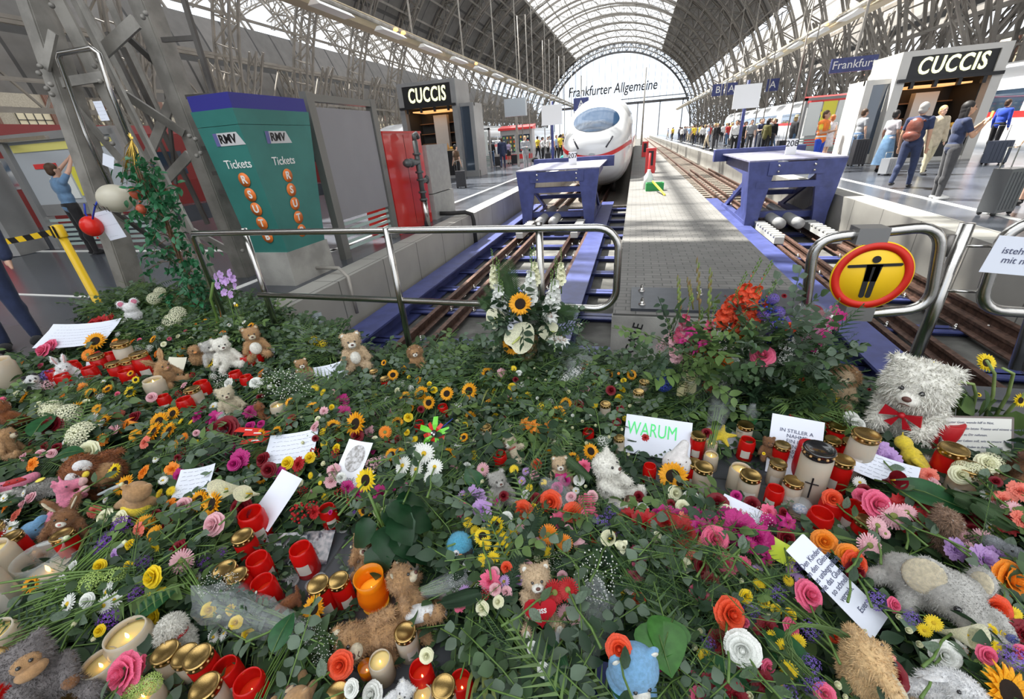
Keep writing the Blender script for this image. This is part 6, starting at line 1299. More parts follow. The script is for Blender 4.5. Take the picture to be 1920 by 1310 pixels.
for a in [('bk', 1508, 938, 50), ('tg', 1592, 896, 42), ('rp', 1500, 890, 36), ('rg', 1562, 918, 36), ('rg', 1545, 868, 28), ('rg', 1556, 845, 28), ('rg', 1538, 822, 26), ('rg', 1578, 872, 28), ('wg', 1476, 945, 32), ('wg', 1450, 906, 28), ('rg', 1456, 876, 27), ('ro', 1445, 952, 30),
          ('ro', 1546, 982, 38), ('ro', 1588, 992, 38), ('ro', 1524, 1006, 40), ('rg', 1602, 1020, 32), ('rg', 1756, 906, 42), ('wg', 1788, 940, 46), ('pil', 1745, 846, 52), ('ro', 1394, 858, 27), ('wg', 1390, 834, 27), ('rg', 1303, 856, 26), ('wo', 1329, 852, 22), ('wo', 1330, 878, 25),
          ('rg', 1294, 908, 27), ('wg', 1312, 920, 33), ('wo', 1380, 918, 38), ('wg', 1398, 938, 35), ('ro', 1216, 903, 24), ('dr', 1182, 972, 28), ('ro', 1102, 834, 21), ('ro', 940, 884, 27), ('wg', 913, 832, 22), ('ro', 834, 786, 19), ('ro', 790, 816, 19), ('wg', 1196, 764, 20), ('wg', 1206, 744, 19), ('wg', 1134, 786, 20), ('wg', 1160, 848, 20),
          ('wg', 706, 720, 16), ('rg', 728, 738, 17), ('ro', 488, 688, 24), ('ro', 474, 698, 22), ('ro', 453, 728, 22), ('ro', 472, 736, 22), ('ro', 392, 752, 26), ('ro', 362, 784, 27), ('wg', 378, 768, 26), ('wo', 532, 790, 28), ('rg', 285, 712, 28), ('tg', 252, 704, 28, .1), ('rg', 262, 716, 24), ('rg', 205, 708, 24), ('ro', 222, 700, 26), ('rg', 235, 722, 24), ('ro', 252, 728, 24), ('ro', 186, 722, 24), ('ro', 152, 720, 28), ('ro', 122, 730, 26), ('ro', 136, 736, 24),
          ('ro', 320, 772, 22), ('wo', 305, 752, 34), ('wo', 25, 738, 50), ('wo', 32, 1092, 64), ('rg', 62, 1052, 34), ('rg', 22, 1040, 36), ('bowl', 108, 1088, 78), ('rg', 150, 1050, 34), ('tg', 30, 1150, 52), ('wo', 38, 1240, 66), ('rg', 52, 1320, 66), ('wg', 446, 1112, 40), ('rg', 472, 1124, 36), ('rg', 480, 1052, 36), ('ro', 492, 1010, 44),
          ('ro', 582, 1070, 40), ('ro', 624, 986, 30), ('ro', 502, 1088, 40), ('ro', 514, 1132, 42), ('tea', 613, 1004, 24), ('tea', 646, 992, 24), ('tea', 598, 1032, 22), ('tea', 556, 1056, 24), ('tea', 538, 1080, 24), ('tea', 550, 1092, 25), ('tea', 600, 1090, 26), ('tea', 662, 1088, 22), ('tea', 693, 1056, 20), ('tea', 585, 1100, 22), ('rg', 618, 1142, 38), ('rg', 652, 1132, 36), ('vase', 706, 1132, 56), ('wg', 778, 1070, 33),
          ('wo', 738, 1208, 36), ('wg', 770, 1226, 39), ('wo', 722, 1268, 42), ('ot', 690, 1262, 28), ('ro', 800, 1290, 42), ('ro', 872, 1312, 42), ('tea', 892, 1278, 34), ('wg', 842, 1330, 44), ('wo', 800, 1330, 38), ('tg', 968, 1330, 38), ('wo', 278, 1245, 70), ('wo', 230, 1290, 62), ('wg', 345, 1265, 44), ('wg', 380, 1268, 43), ('rg', 410, 1280, 46), ('ro', 448, 1290, 46), ('ro', 490, 1322, 52), ('wg', 420, 1335, 50), ('wg', 190, 1340, 48), ('wg', 650, 1340, 42), ('tea', 215, 1300, 32), ('wo', 300, 1340, 56)]: candle(*a)
# ================================================================== NOTES AND CARDS
def lie(px, py, w, hh, ang, lab, tiltx=.25, h=.14, name='note', **k):
    p = G(px, py, h)
    if h > .1: h = max(h, mound(p.x, p.y)+.05); p = G(px, py, h)
    s = depth(p)/F; k.setdefault('curl', .012); TAKEN.append((px, py, max(w, hh)*.45)); return paper(name, p, w*s, hh*s, (tiltx, 0, ang), lab, **k)
lie(152, 628, 125, 62, .35, 'large curled white letter with faint writing at the left end of the pile', .35, .2, lines=7, curl=.03)
lie(548, 838, 88, 66, .45, 'white handwritten card in the leaves right of the dark red rose', .25, lines=6)
lie(366, 903, 60, 60, .5, 'small pale blue note with handwriting below the golden sunflowers', .3, lines=6)
lie(520, 937, 62, 100, -.25, 'plain grey white sheet standing in the leaves above the red jar candle', .5)
pc = lie(663, 868, 54, 84, -.05, 'white memorial card with an oval photo of an angel', .55, m=mat('card_white', (.78, .80, .84), .5), name='card')
b = MB(); s_ = depth(G(663, 868, .14))/F; b.lathe([(0, 0), (19*s_, 0)], 28, c=(0, .2*50*s_*.9, .006), R=Matrix.Diagonal((1, 1.35, 1))); b.build('oval_picture', mat('grey_photo', (.25, .24, .23), .5, col2=(.6, .6, .62), vscale=60), pc)
text('card_lettering', 'Gedenken', 15*s_, mat('silver_ink', (.3, .3, .33), .4), pc, (0, -30*s_, .006), (0, 0, 0), ext=.0003, shear=.3)
lie(620, 700, 56, 46, .7, 'white card leaning on small golden bear', .35, .1, lines=4)
w_ = lie(1232, 820, 118, 72, -.08, 'white sheet with the word WARUM in green felt pen', .9, .10, txt='WARUM', tsize=.07, toff=(-.03, .03), tcol=mat('green_ink', (.08, .75, .20), .5), curl=.006)
for q_ in w_.children:
    if q_.name.startswith('handwriting'): q_.scale.y = 1.5
lie(1490, 838, 84, 112, -.2, 'white handwritten German note beginning IN STILLER, edged with a yellow ribbon', .85, .12, txt='IN STILLER A\n NAHME\n  - EIN LAUT\nZEICHEN GEGEN\nSO FASSUNGS\n  GEWALT', tsize=.026, toff=(0, .012))
lie(1660, 882, 88, 56, -.5, 'white ruled note behind the dark purple calla', .35, lines=6)
lie(1566, 1092, 66, 170, .85, 'long white handwritten strip among the green fronds at right', .4, .2, txt='Den Kindern\n an den Gleisen\nist es unbegreiflich\n wie das Glueck\n so schnell\nvergeht\n\n   Euer', tsize=.026, curl=.02)
lie(1395, 965, 88, 48, -.5, 'folded white note with red writing near the magenta blossoms', .3, .12, txt='Ruhe\nsanft', tsize=.022, tcol=mat('red_ink', (.45, .02, .03), .6))
lie(1460, 1032, 60, 40, -.6, 'yellow green plastic folder under the leaves at right', .3, .16, m=mat('folder_green', (.55, .68, .05), .3))
lie(556, 1028, 130, 62, .28, 'shiny laminated dark photo beside the open red candles', .3, .03, m=mat('photo_dark', (.05, .06, .08), .12, col2=(.35, .32, .33), vscale=30, coat=1), name='photo', curl=0)
lie(812, 1168, 80, 50, .3, 'white paper under the large lying bear', .0, .015, curl=0); lie(330, 692, 40, 46, .1, 'cream blank card right of the brown rabbit', .8, .08, m=mat('cream_card', (.70, .68, .55), .6)); lie(508, 672, 24, 42, .0, 'narrow upright card with a flower beside red candles', 1.2, .05)
lie(178, 698, 36, 40, .2, 'folded white card behind the left red candles', .9, .06)
lie(30, 1190, 90, 40, .9, 'white paper strip in the lower left corner by the glass candle', .2, .06)
for i, (px, py, a) in enumerate(((482, 812, .2), (478, 826, .3), (465, 806, .1))):
    t = lie(px, py, 52, 12, a, 'wrapped red and white chocolate bar, %s of three' % ('middle', 'lowest', 'top')[i], .15, .16, m=mat('wrapper_red', (.6, .04, .03), .25), name='chocolate_bar', curl=.0); MB().box((-.02, -.004, .001), (.03, .004, .003)).build('white_band', white, t)
# framed text standing at the right
p = G(1830, 880, .0); sc_ = depth(p)/F
t = empty('framed_text', p, 0, 'framed sheet with printed verse standing at the right edge', 'framed text'); t.rotation_euler = (-.45, 0, .12); w, h = 118*sc_, 100*sc_
b = MB(); e = .008
for a in (((-w/2, 0, 0), (-w/2+e, .012, h)), ((w/2-e, 0, 0), (w/2, .012, h)), ((-w/2, 0, 0), (w/2, .012, e)), ((-w/2, 0, h-e), (w/2, .012, h))): b.box(*a)
b.build('frame', mat('frame_greybrown', (.16, .13, .12), .5), t); MB().box((-w/2+e, .002, e), (w/2-e, .008, h-e)).build('sheet', mat('sheet_cream', (.66, .66, .62), .5), t)
for k, l in enumerate(('Guter Gott, wende hilf in Not,', 'man nimmt die letzte Traene und nimmt unsere Liebe,', 'im Frieden zu Dir nehmen.', 'man unser Leben soll, wie in unsere Traenen', 'geben, Trost finden in ihren Stunden', 'man unser Wille in weiter und nimmer verloren', 'unser Trost immer nimmer Rast')):
    text('printed_line', l, w*.052, mat('ink', (.08, .09, .16), .6), t, (-w*.42, .0, h*(.88-.115*k)), (PI/2, 0, 0), ext=.0002, align='LEFT', shear=.25)
# ribbon sash BAHNHOFSTEAM
b = MB(); pts = [(1302, 690, 2.42), (1288, 715, 2.40), (1286, 745, 2.38), (1292, 775, 2.35), (1285, 805, 2.33), (1276, 822, 2.31)]; v = []; n = len(pts)
for px, py, y in pts:
    c = atY(px, py, y); wd = .055; v += [c+Vector((-wd, .004, 0)), c+Vector((-.02, -.014, 0)), c+Vector((.02, .0, 0)), c+Vector((wd, -.012, 0))]
v2 = [q+Vector((0, .003, 0)) for q in v]; N = len(v); f = []
for i in range(n-1):
    for j in range(3): a = i*4+j; f += [(a, a+4, a+5, a+1), (a+N, a+1+N, a+5+N, a+4+N)]
o = b.add(v+v2, f, 0, True).build('ribbon_sash', mat('satin_cream', (.72, .66, .36), .3, sheen=.5)); tag(o, 'cream satin sash lettered BAHNHOFSTEAM hanging from the right bouquet', 'ribbon')
c = atY(1285, 752, 2.335); text('sash_lettering', 'BAHNHOFSTEAM', .036, mat('ink_olive', (.12, .09, .03), .6), o, c, (PI/2-.0, -PI/2-.02, 0), ext=.0004)
# pinwheel
p = atY(816, 812, 2.05); p = G(816, 812, .17); sc_ = depth(p)/F
t = empty('pinwheel', p, rot=facing(1.3, jit=0), sc=1); tag(t, 'green and red toy pinwheel with a ladybird face in the leaves', 'pinwheel'); r = 32*sc_
for i in range(10):
    b = MB(); a = i*PI/5; c_, s_ = math.cos(a), math.sin(a); L = r if i % 2 == 0 else r*.72
    pts = [(0, 0, 0), (L*.55, -L*.10, .012), (L, L*.05, .004), (L*.9, L*.34, .0), (L*.45, L*.22, .014)]
    pts = [(x*c_-y*s_, x*s_+y*c_, z+(.004 if i % 2 else .008)) for x, y, z in pts]; b.prism(pts, (0, 0, .0015)); b.build('vane', mat('vane_green', (.16, .60, .04), .3) if i % 2 == 0 else mat('vane_red', (.6, .03, .02), .3), t)
MB().ell((0, 0, .018), (r*.2, r*.2, .01)).build('hub', black, t)
for s in (-1, 1): MB().ell((s*r*.08, r*.03, .028), (r*.07, r*.07, .004)).build('eye', white, t)
b = MB(); b.tube([(0, 0, 0), (0, -.1, -.12)], .004, 6); b.build('stick', mat('stick_blue', (.02, .05, .35), .4), t); TAKEN.append((816, 815, 30))
# small glass globes, angel, vials, bottle
for px, py, w, l in ((1496, 966, 40, 'small glass snow globe with a blue scene by the tall candles'), (1556, 1012, 42, 'snow globe with a dark dome among the red candles')):
    p = G(px, py, .0); s = w*depth(p)/F; t = empty('snow_globe', p, 0, l, 'snow globe', sc=s); MB().ell((0, 0, .55), .48, n=20, m=14).build('dome', clear, t); MB().lathe([(0, 0), (.42, 0), (.4, .2), (0, .2)], 18).build('base', mat('globe_base', (.25, .18, .12), .5), t); MB().ell((0, 0, .42), (.32, .3, .2), n=10, m=8).build('scene', mat('globe_scene', (.12, .25, .45), .5, col2=(.7, .7, .75), vscale=12), t); TAKEN.append((px, py-15, 22))
p = G(1402, 800, .0); s = 26*depth(p)/F; t = empty('water_bottle', p, 0, 'clear water bottle with a green label used as a vase', 'bottle', sc=s); MB().lathe([(0, 0), (.5, 0), (.5, 1.3), (.2, 1.75), (.2, 2.0), (0, 2.0)], 20).build('bottle', clear, t); MB().lathe([(.51, .45), (.51, 1.1)], 20).build('label', mat('label_green', (.1, .4, .15), .4), t)
def vial(a, b_, lab):
    p, q = G(a[0], a[1], .17), G(b_[0], b_[1], .13); t = empty('flower_tube', p, 0, lab, 'flower tube'); q = q-p; MB().tube([(0, 0, 0), q*.5, q*.92, q], [.009, .009, .007, .002], 10).build('tube', mat('vial_plastic', (.6, .66, .68), .1, alpha=.55), t); d = q.normalized(); MB().tube([-d*.006, d*.008], .0105, 12).build('cap', mat('vial_cap', (.65, .70, .45), .4), t)
vial((235, 1016), (176, 1068), 'clear plastic flower tube lying on long stems at the lower left'); vial((125, 1008), (68, 1024), 'flower tube above the round glass bowl'); vial((228, 908), (182, 928), 'flower tube right of the pink horse'); vial((1045, 1172), (1042, 1255), 'clear flower tube upright beside the bear with the KISS heart')
cross = None
# ================================================================== THE GREEN HEAP (nobody could count its leaves)
R_ = np.random.RandomState(5)
KEEP = [(a, b_, r*.85) for a, b_, r in TAKEN]
for c in CANDLES: KEEP.append((c[2], c[3]-8, 22))
def sprig(kind, r_):
    b = MB()
    if kind == 'rose':
        b.tube([(0, 0, 0), (0, .12, .02), (.01, .26, .0)], .0022, 4, 3)
        for i in range(9):
            s = .04+.026*i; side = (-1) ** i; R3 = Matrix.Rotation(-side*r_.uniform(.7, 1.2), 3, 'Z')@Matrix.Rotation(r_.uniform(-.5, .5), 3, 'X')@Matrix.Rotation(r_.uniform(-.5, .5), 3, 'Y'); leafy(b, R3, (0, s, .01), r_.uniform(.045, .065), .62, 0, r_)
    elif kind == 'euca':
        b.tube([(0, 0, 0), (0.01, .15, .02), (0, .3, .01)], .002, 4, 3)
        for i in range(13):
            s = .03+.02*i; side = (-1) ** i; R3 = Matrix.Rotation(-side*r_.uniform(.9, 1.4), 3, 'Z')@Matrix.Rotation(r_.uniform(-.6, .6), 3, 'X')@Matrix.Rotation(r_.uniform(-.6, .6), 3, 'Y'); leafy(b, R3, (0, s, .01), r_.uniform(.03, .045), .85, 0, r_)
    elif kind == 'blade':
        for i in range(6):
            a = r_.uniform(-.35, .35); L = r_.uniform(.16, .32); w = r_.uniform(.004, .009); c, s_ = math.cos(a), math.sin(a); v = []
            for k in range(6): t = k/5; y = L*t; z = .04*math.sin(PI*t); ww = w*(1-t**3)+.0005; v += [(-ww*c+y*s_, y*c+ww*s_, z), (ww*c+y*s_, y*c-ww*s_, z)]
            b.add(v, [(2*k, 2*k+1, 2*k+3, 2*k+2) for k in range(5)], 0, True)
    elif kind == 'fern':
        b.tube([(0, 0, 0), (0, .14, .03), (0, .28, .02)], .0018, 4, 3)
        for i in range(22):
            s = .03+.0115*i; side = (-1) ** i; L = .075*math.sin(PI*min(1, .15+s/.33)); a = side*1.0; v = []
            for k in range(4): t = k/3; w = .0045*(1-t)+.0004; x = side*L*t*math.sin(1.0); y = s+L*t*math.cos(1.0); v += [(x, y-w, .02-.01*t), (x, y+w, .02-.01*t)]
            b.add(v, [(2*k, 2*k+1, 2*k+3, 2*k+2) for k in range(3)], 0, True)
    elif kind == 'feather':
        for j in range(60):
            s = .02+.0045*j; side = (-1) ** j; L = .05*math.sin(PI*min(1, .2+s/.36))*r_.uniform(.7, 1.2); ang = r_.uniform(.4, 1.1)*side; zz = r_.uniform(-.02, .03); p = Vector((0, s, .02)); q = p+Vector((math.sin(ang)*L, math.cos(ang)*L, zz)); w = Vector((.0007, 0, 0)); w2 = Vector((0, .0007, 0)); b.add([p-w-w2, p+w+w2, q], [(0, 1, 2)], 0)
        b.tube([(0, 0, 0), (0, .3, .02)], .0014, 4, 3)
    elif kind == 'stems':
        for i in range(7):
            x = r_.uniform(-.025, .025); a = r_.uniform(-.08, .08); L = r_.uniform(.25, .42); z = r_.uniform(0, .025); b.tube([(x, 0, z), (x+a*L*.5+.004, L*.5, z+.01), (x+a*L, L, z)], r_.uniform(.0018, .0034), 5, 3)
    return b
def leafy(b, R3, loc, L, w, mi, r_):
    v = []; nl = 4; dr = r_.uniform(.05, .4)*L
    for i in range(nl+1):
        s = i/nl; ww = w*L*math.sin(PI*(s*.96+.02)**.85)**.9*.5+.0006; z = -dr*s*s
        for t in (-1, 0, 1): v.append(R3@Vector((t*ww, s*L, z+(.16*ww if t else 0)))+Vector(loc))
    b.add(v, [(i*3+j, i*3+j+1, (i+1)*3+j+1, (i+1)*3+j) for i in range(nl) for j in range(2)], mi, True)
def scatter(name, label, cat, kind, mats, pts, nproto=5, size=(.8, 1.25), stemm=None, zup=0, jit=.5):
    r_ = random.Random(sum(map(ord, name))); V, Fq, Ft, MI = [], [], [], []; vo = 0
    protos = []
    for k in range(nproto):
        b = sprig(kind, r_); v = np.array([tuple(p) for p in b.v]); f4 = [q for q in b.f if len(q) == 4]; f3 = [q for q in b.f if len(q) == 3]; o4 = [m for q, m in zip(b.f, b.m) if len(q) == 4]; o3 = [m for q, m in zip(b.f, b.m) if len(q) == 3]
        fo = [q for q in b.f if len(q) > 4]; protos.append((v, np.array(f4).reshape(-1, 4), np.array(f3).reshape(-1, 3), np.array(o4), np.array(o3)))
    nm = len(mats); verts = []; faces = []; mi = []
    for x, y, z, yaw, tilt, sc in pts:
        v, f4, f3, o4, o3 = protos[R_.randint(nproto)]; e = (Matrix.Rotation(yaw, 3, 'Z')@Matrix.Rotation(tilt, 3, 'X')@Matrix.Rotation(R_.uniform(-jit, jit), 3, 'Y')); A = np.array(e)*sc
        verts.append(v@A.T+np.array([x, y, z])); g = R_.randint(nm)
        if len(f4): faces.append(('4', f4+vo)); mi.append(np.where(o4 == 3, nm, g))
        if len(f3): faces.append(('3', f3+vo)); mi.append(np.where(o3 == 3, nm, g))
        vo += len(v)
    V = np.concatenate(verts).astype('f'); V[:, 2] = np.maximum(V[:, 2], .004)
    me = bpy.data.meshes.new(name); nf = sum(len(f) for _, f in faces); tot = np.concatenate([np.full(len(f), int(t)) for t, f in faces]); loops = np.concatenate([f.ravel() for _, f in faces])
    me.vertices.add(len(V)); me.vertices.foreach_set('co', V.ravel()); me.loops.add(len(loops)); me.loops.foreach_set('vertex_index', loops.astype('i')); me.polygons.add(nf); me.polygons.foreach_set('loop_start', np.concatenate([[0], np.cumsum(tot)[:-1]]).astype('i'))
    for m in list(mats)+[stemm or ST]: me.materials.append(m)
    me.polygons.foreach_set('material_index', np.concatenate(mi).astype('i')); me.polygons.foreach_set('use_smooth', np.ones(nf, bool)); me.update(calc_edges=True); me.validate()
    o = obj(name, me); tag(o, label, cat, kind='stuff'); return o
def sample(n, cond=None, z0=.25, z1=1.0, tilt=.35, yawf=None, smin=.8, smax=1.3):
    out = []; tries = 0
    while len(out) < n and tries < n*40:
        tries += 1; x = R_.uniform(-6.5, 3.4); y = R_.uniform(.15, 3.9)**1.0
        px, py = pix((x, y, .05))
        if not (-150 < px < 2070 and py < 1450): continue
        if cond and not cond(px, py): continue
        if not pile_ok(x, y): continue
        m = mound(x, y); z = m*R_.uniform(z0, z1)
        yw = R_.uniform(0, 6.28) if yawf is None else yawf(px, py)+R_.normal(0, .5)
        sc = R_.uniform(smin, smax); bad = 0
        for u in (0, .5, 1.0):
            q = pix((x-math.sin(yw)*.27*sc*u, y+math.cos(yw)*.27*sc*u, z+.02+.27*sc*u*tilt*.35)); ix, iy = int((q[0]+200)//8), int((q[1]+100)//8)
            if 0 <= ix < MW and 0 <= iy < MH and MASK[iy, ix] >= (1 if z0 > .3 else 2): bad = 1; break
        if bad:
            if R_.rand() < .85: continue
            sc *= .4; z *= .3
        out.append((x, y, z, yw, R_.uniform(-.1, tilt), sc))
    return out
MW, MH = 300, 200; MASK = np.zeros((MH, MW), np.int8)
gx, gy = np.meshgrid(np.arange(MW)*8-200+4, np.arange(MH)*8-100+4)
for a, b_, r in KEEP: MASK[(gx-a)**2+(gy-b_)**2 < r*r] = 1
for a, b_, r in HOLES: MASK[(gx-a)**2+((gy-b_)*1.25)**2 < (r*.92)**2] = 2
def fl(px, py): return PI+.35*math.sin(px*.01)+.25       # stems run towards the viewer
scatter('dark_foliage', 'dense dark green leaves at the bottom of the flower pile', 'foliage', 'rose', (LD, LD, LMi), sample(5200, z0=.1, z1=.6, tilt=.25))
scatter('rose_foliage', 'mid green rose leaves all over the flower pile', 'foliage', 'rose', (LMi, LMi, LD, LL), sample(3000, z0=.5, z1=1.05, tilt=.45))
scatter('eucalyptus_foliage', 'grey green round eucalyptus leaves in the pile', 'foliage', 'euca', (LE, LE, LMi), sample(2600, z0=.5, z1=1.1, tilt=.45))
scatter('grass_blades', 'long narrow grass blades in the pile', 'grass', 'blade', (LL, LMi, LE, LY), sample(420, z0=.5, z1=1.0, tilt=.25, yawf=fl))
scatter('fern_fronds', 'small feathered fern fronds in the pile', 'fern', 'fern', (LMi, LD, LL), sample(700, z0=.8, z1=1.3, tilt=.5))
scatter('feathery_green', 'fine feathery asparagus fern in the pile', 'fern', 'feather', (lm('fern', (.035, .085, .03)),), sample(380, z0=.9, z1=1.5, tilt=.5)+sample(420, lambda a, b_: (a-1270)**2/110**2+(b_-1110)**2/130**2 < 1 or (a-1560)**2/70**2+(b_-1190)**2/60**2 < 1 or (a-1010)**2/60**2+(b_-850)**2/50**2 < 1 or (a-700)**2/50**2+(b_-760)**2/35**2 < 1, z0=1.2, z1=1.9, tilt=.6), size=(1, 1.4))
scatter('cut_stems', 'cut flower stems lying criss-cross in the pile', 'stems', 'stems', (ST, ST, LMi, LY, STB), sample(330, z0=.7, z1=1.1, tilt=.15, yawf=fl)+sample(160, lambda a, b_: 150 < a < 460 and 930 < b_ < 1200, z0=1.1, z1=1.8, tilt=.2, yawf=lambda a, b_: PI-.75), jit=.2)
# ================================================================== FLOWERS THE PHOTO SHOWS, one by one
def near(kind, c, *pts, **k):
    for q in pts: flower(kind, c, q[0], q[1], q[2], h=q[3] if len(q) > 3 else .15, **k)
near('rose', 'darkred', (425, 805, 52), (455, 952, 44), (338, 1032, 40), (98, 800, 42), (1345, 945, 42), (1410, 945, 30), (1300, 942, 22), (1665, 1265, 62, .22), (1472, 1008, 36), (945, 930, 20), (495, 862, 30), (505, 880, 30), (670, 818, 26), (1198, 930, 20), (1325, 812, 20), (1145, 732, 20), (1085, 758, 20), (1600, 1070, 40), (700, 1040, 8), (1620, 920, 26), (1630, 730, 6), (255, 782, 24), (1640, 945, 30), (1005, 935, 24))
near('rose', 'orangered', (1365, 1150, 62, .24), (982, 958, 42), (1033, 940, 44), (1075, 962, 42), (640, 1245, 50), (1860, 1138, 56, .16), (1160, 1215, 50, .32), (1600, 1055, 46), (1330, 720, 24), (1565, 1195, 20), (1560, 935, 36))
near('rose', 'orange', (1888, 1085, 70, .2), (1545, 1015, 44), (1590, 1040, 42), (1330, 662, 30, .34), (1355, 680, 36, .32), (1310, 668, 26, .34))
near('rose', 'yellow', (290, 1080, 42, .2), (540, 868, 26), (1398, 1117, 26, .2), (1432, 1130, 22), (1480, 1152, 24), (1455, 1142, 20), (1855, 1182, 26), (1880, 1186, 22), (1835, 1178, 24), (1432, 850, 6), (582, 858, 22), (632, 840, 18), (1300, 975, 20), (1000, 950, 14))
near('rose', 'white', (1393, 1215, 66, .26), (1295, 935, 34), (1205, 955, 26), (640, 895, 20), (140, 1060, 20), (118, 1092, 30), (165, 1125, 28), (1000, 1215, 26), (1020, 1255, 28), (700, 1300, 44, .08), (660, 1290, 32), (1770, 1225, 50, .2), (1595, 785, 30), (1608, 795, 26), (480, 718, 24), (430, 718, 20))
near('bud', 'cream', (965, 1038, 30), (1010, 1045, 28), (1028, 1070, 26), (990, 1110, 26), (1250, 925, 22), (1230, 942, 22), (1120, 945, 8), (610, 870, 22), (1100, 830, 14), (660, 1025, 10), (1700, 1180, 26, .2), (1720, 1205, 26, .2), (1065, 735, 18), (570, 830, 16))
near('rose', 'cream', (200, 970, 34), (228, 972, 32), (1010, 1100, 20), (1265, 925, 30), (120, 790, 30), (148, 820, 44), (100, 775, 36), (170, 845, 40), (135, 770, 26), (1360, 960, 30), (935, 1128, 24), (905, 1140, 28), (800, 1228, 28), (1850, 870, 40), (1800, 890, 36), (1830, 885, 34))
near('rose', 'pink', (1340, 1010, 50, .2), (1512, 1115, 56, .22), (1640, 945, 56, .2), (1615, 930, 30), (85, 658, 30, .2), (98, 648, 26, .2), (240, 1258, 70, .24), (1430, 668, 44, .42), (268, 1245, 34, .22))
near('rose', 'palepink', (404, 982, 44, .2), (345, 948, 32), (1298, 672, 18, .3), (1285, 680, 18, .3), (1310, 682, 18, .3), (1190, 1235, 10), (215, 805, 22), (950, 1110, 24), (1085, 1030, 40), (285, 745, 20))
near('rose', 'magenta', (1060, 900, 22), (1045, 915, 24), (1380, 930, 22), (470, 800, 22), (490, 795, 16), (1270, 968, 28), (1230, 965, 24), (1075, 1030, 26), (620, 960, 10), (440, 870, 26), (1870, 1060, 18))
near('carnation', 'magenta', (405, 790, 28), (640, 755, 24), (645, 775, 22), (1330, 985, 36), (1385, 990, 44, .2), (1420, 1010, 40, .2), (1300, 975, 34), (1365, 975, 34), (1445, 985, 30), (1250, 965, 26), (420, 800, 22), (450, 860, 26), (930, 940, 8))
near('carnation', 'red', (190, 605, 22, .24), (205, 600, 20, .24), (200, 612, 18, .24), (175, 607, 18, .24), (1695, 960, 48), (1715, 945, 40), (1705, 975, 36), (1210, 985, 40), (1250, 985, 40), (1285, 1000, 44), (1180, 975, 32), (1320, 1000, 34), (560, 870, 20), (590, 960, 18), (1878, 980, 24), (1895, 985, 24), (1885, 970, 20), (1210, 820, 10))
near('carnation', 'lilac', (1650, 850, 34), (1665, 860, 30), (1640, 840, 28), (1870, 1045, 36), (1790, 1030, 30), (1845, 1052, 40, .2), (890, 935, 34), (905, 955, 28), (215, 1040, 16))
near('carnation', 'coral', (1290, 990, 40), (1330, 1030, 34), (1350, 1045, 26), (1300, 1050, 24))
near('sunflower', 'gold', (668, 795, 52, .2), (790, 738, 34, .16), (760, 745, 26), (838, 738, 30), (400, 945, 56, .2), (375, 938, 44), (235, 910, 44), (290, 810, 44), (318, 808, 40), (145, 770, 40), (195, 790, 34), (880, 733, 36), (1262, 893, 60, .14), (590, 1140, 52, .08), (1890, 1300, 110, .22), (180, 640, 40, .16), (770, 765, 18), (720, 680, 14), (1095, 685, 22), (545, 755, 24), (245, 700, 14), (300, 790, 40), (325, 775, 30), (1165, 895, 20), (1275, 905, 30), (60, 1095, 34), (870, 820, 20), (980, 1020, 26), (1150, 1010, 30), (1810, 800, 6), (490, 815, 26), (520, 810, 26), (750, 850, 26), (735, 852, 28), (650, 735, 20))
near('sunflower', 'yellow', (687, 900, 50, .42), (216, 882, 32, .2), (930, 985, 40), (905, 1005, 36), (940, 1030, 36), (245, 735, 26), (395, 680, 26), (410, 676, 20), (1835, 740, 10), (1745, 690, 34, .3), (1768, 715, 44, .26), (1848, 676, 34, .3), (255, 712, 16))
near('gerbera', 'orange', (1028, 1002, 40, .2), (1058, 1018, 34, .2), (722, 810, 26), (655, 795, 18), (165, 665, 26), (175, 675, 20), (970, 945, 14), (230, 800, 26), (345, 820, 20), (1160, 700, 6))
near('gerbera', 'red', (1065, 1105, 44, .26), (1040, 1110, 46, .24), (205, 760, 16), (1300, 1015, 24), (545, 790, 30), (180, 668, 24))
near('gerbera', 'palepink', (1675, 967, 50, .2), (1700, 960, 34, .2), (1630, 1022, 46, .2), (1842, 1012, 42, .15), (340, 1052, 46, .16), (1645, 985, 36), (1060, 1150, 34), (1080, 1160, 30), (530, 832, 8), (1660, 1000, 20), (850, 880, 20), (905, 880, 28))
near('daisy', 'white', (755, 873, 40, .36), (795, 850, 44, .38), (815, 875, 34, .36), (780, 880, 34, .34), (805, 895, 26, .34), (785, 845, 34, .38), (127, 1132, 40, .18), (200, 1110, 40, .14), (215, 1125, 36, .14), (195, 1135, 34, .14), (1730, 920, 20), (1612, 904, 24), (400, 762, 22), (505, 725, 12), (170, 790, 36), (185, 800, 34), (20, 990, 30), (35, 1005, 24), (1700, 905, 30), (480, 1110, 6), (1080, 920, 16), (700, 885, 4))
near('daisy', 'yellow', (905, 1050, 26), (925, 1045, 26), (945, 1010, 28), (960, 1000, 24), (950, 1020, 24), (1740, 690, 4), (590, 728, 18), (605, 735, 16), (298, 925, 20), (320, 920, 20), (350, 938, 18), (600, 905, 10), (910, 1020, 26), (890, 995, 22), (1785, 960, 6), (1480, 800, 4))
near('daisy', 'lilac', (870, 930, 26), (1420, 1068, 22), (1485, 1070, 22), (1500, 1085, 20))
near('lily', 'orange', (985, 795, 40, .18), (1000, 800, 44, .18), (1030, 800, 38, .18), (240, 795, 40), (1378, 628, 54, .5), (540, 915, 10))
near('lily', 'white', (1040, 638, 36, .38), (1060, 640, 26, .38), (1800, 1215, 44), (460, 902, 10), (1085, 610, 22, .42))
near('lily', 'magenta', (1310, 985, 60, .2), (1335, 975, 50, .2), (1400, 1020, 60, .2), (1295, 620, 34, .4), (1318, 640, 34, .4))
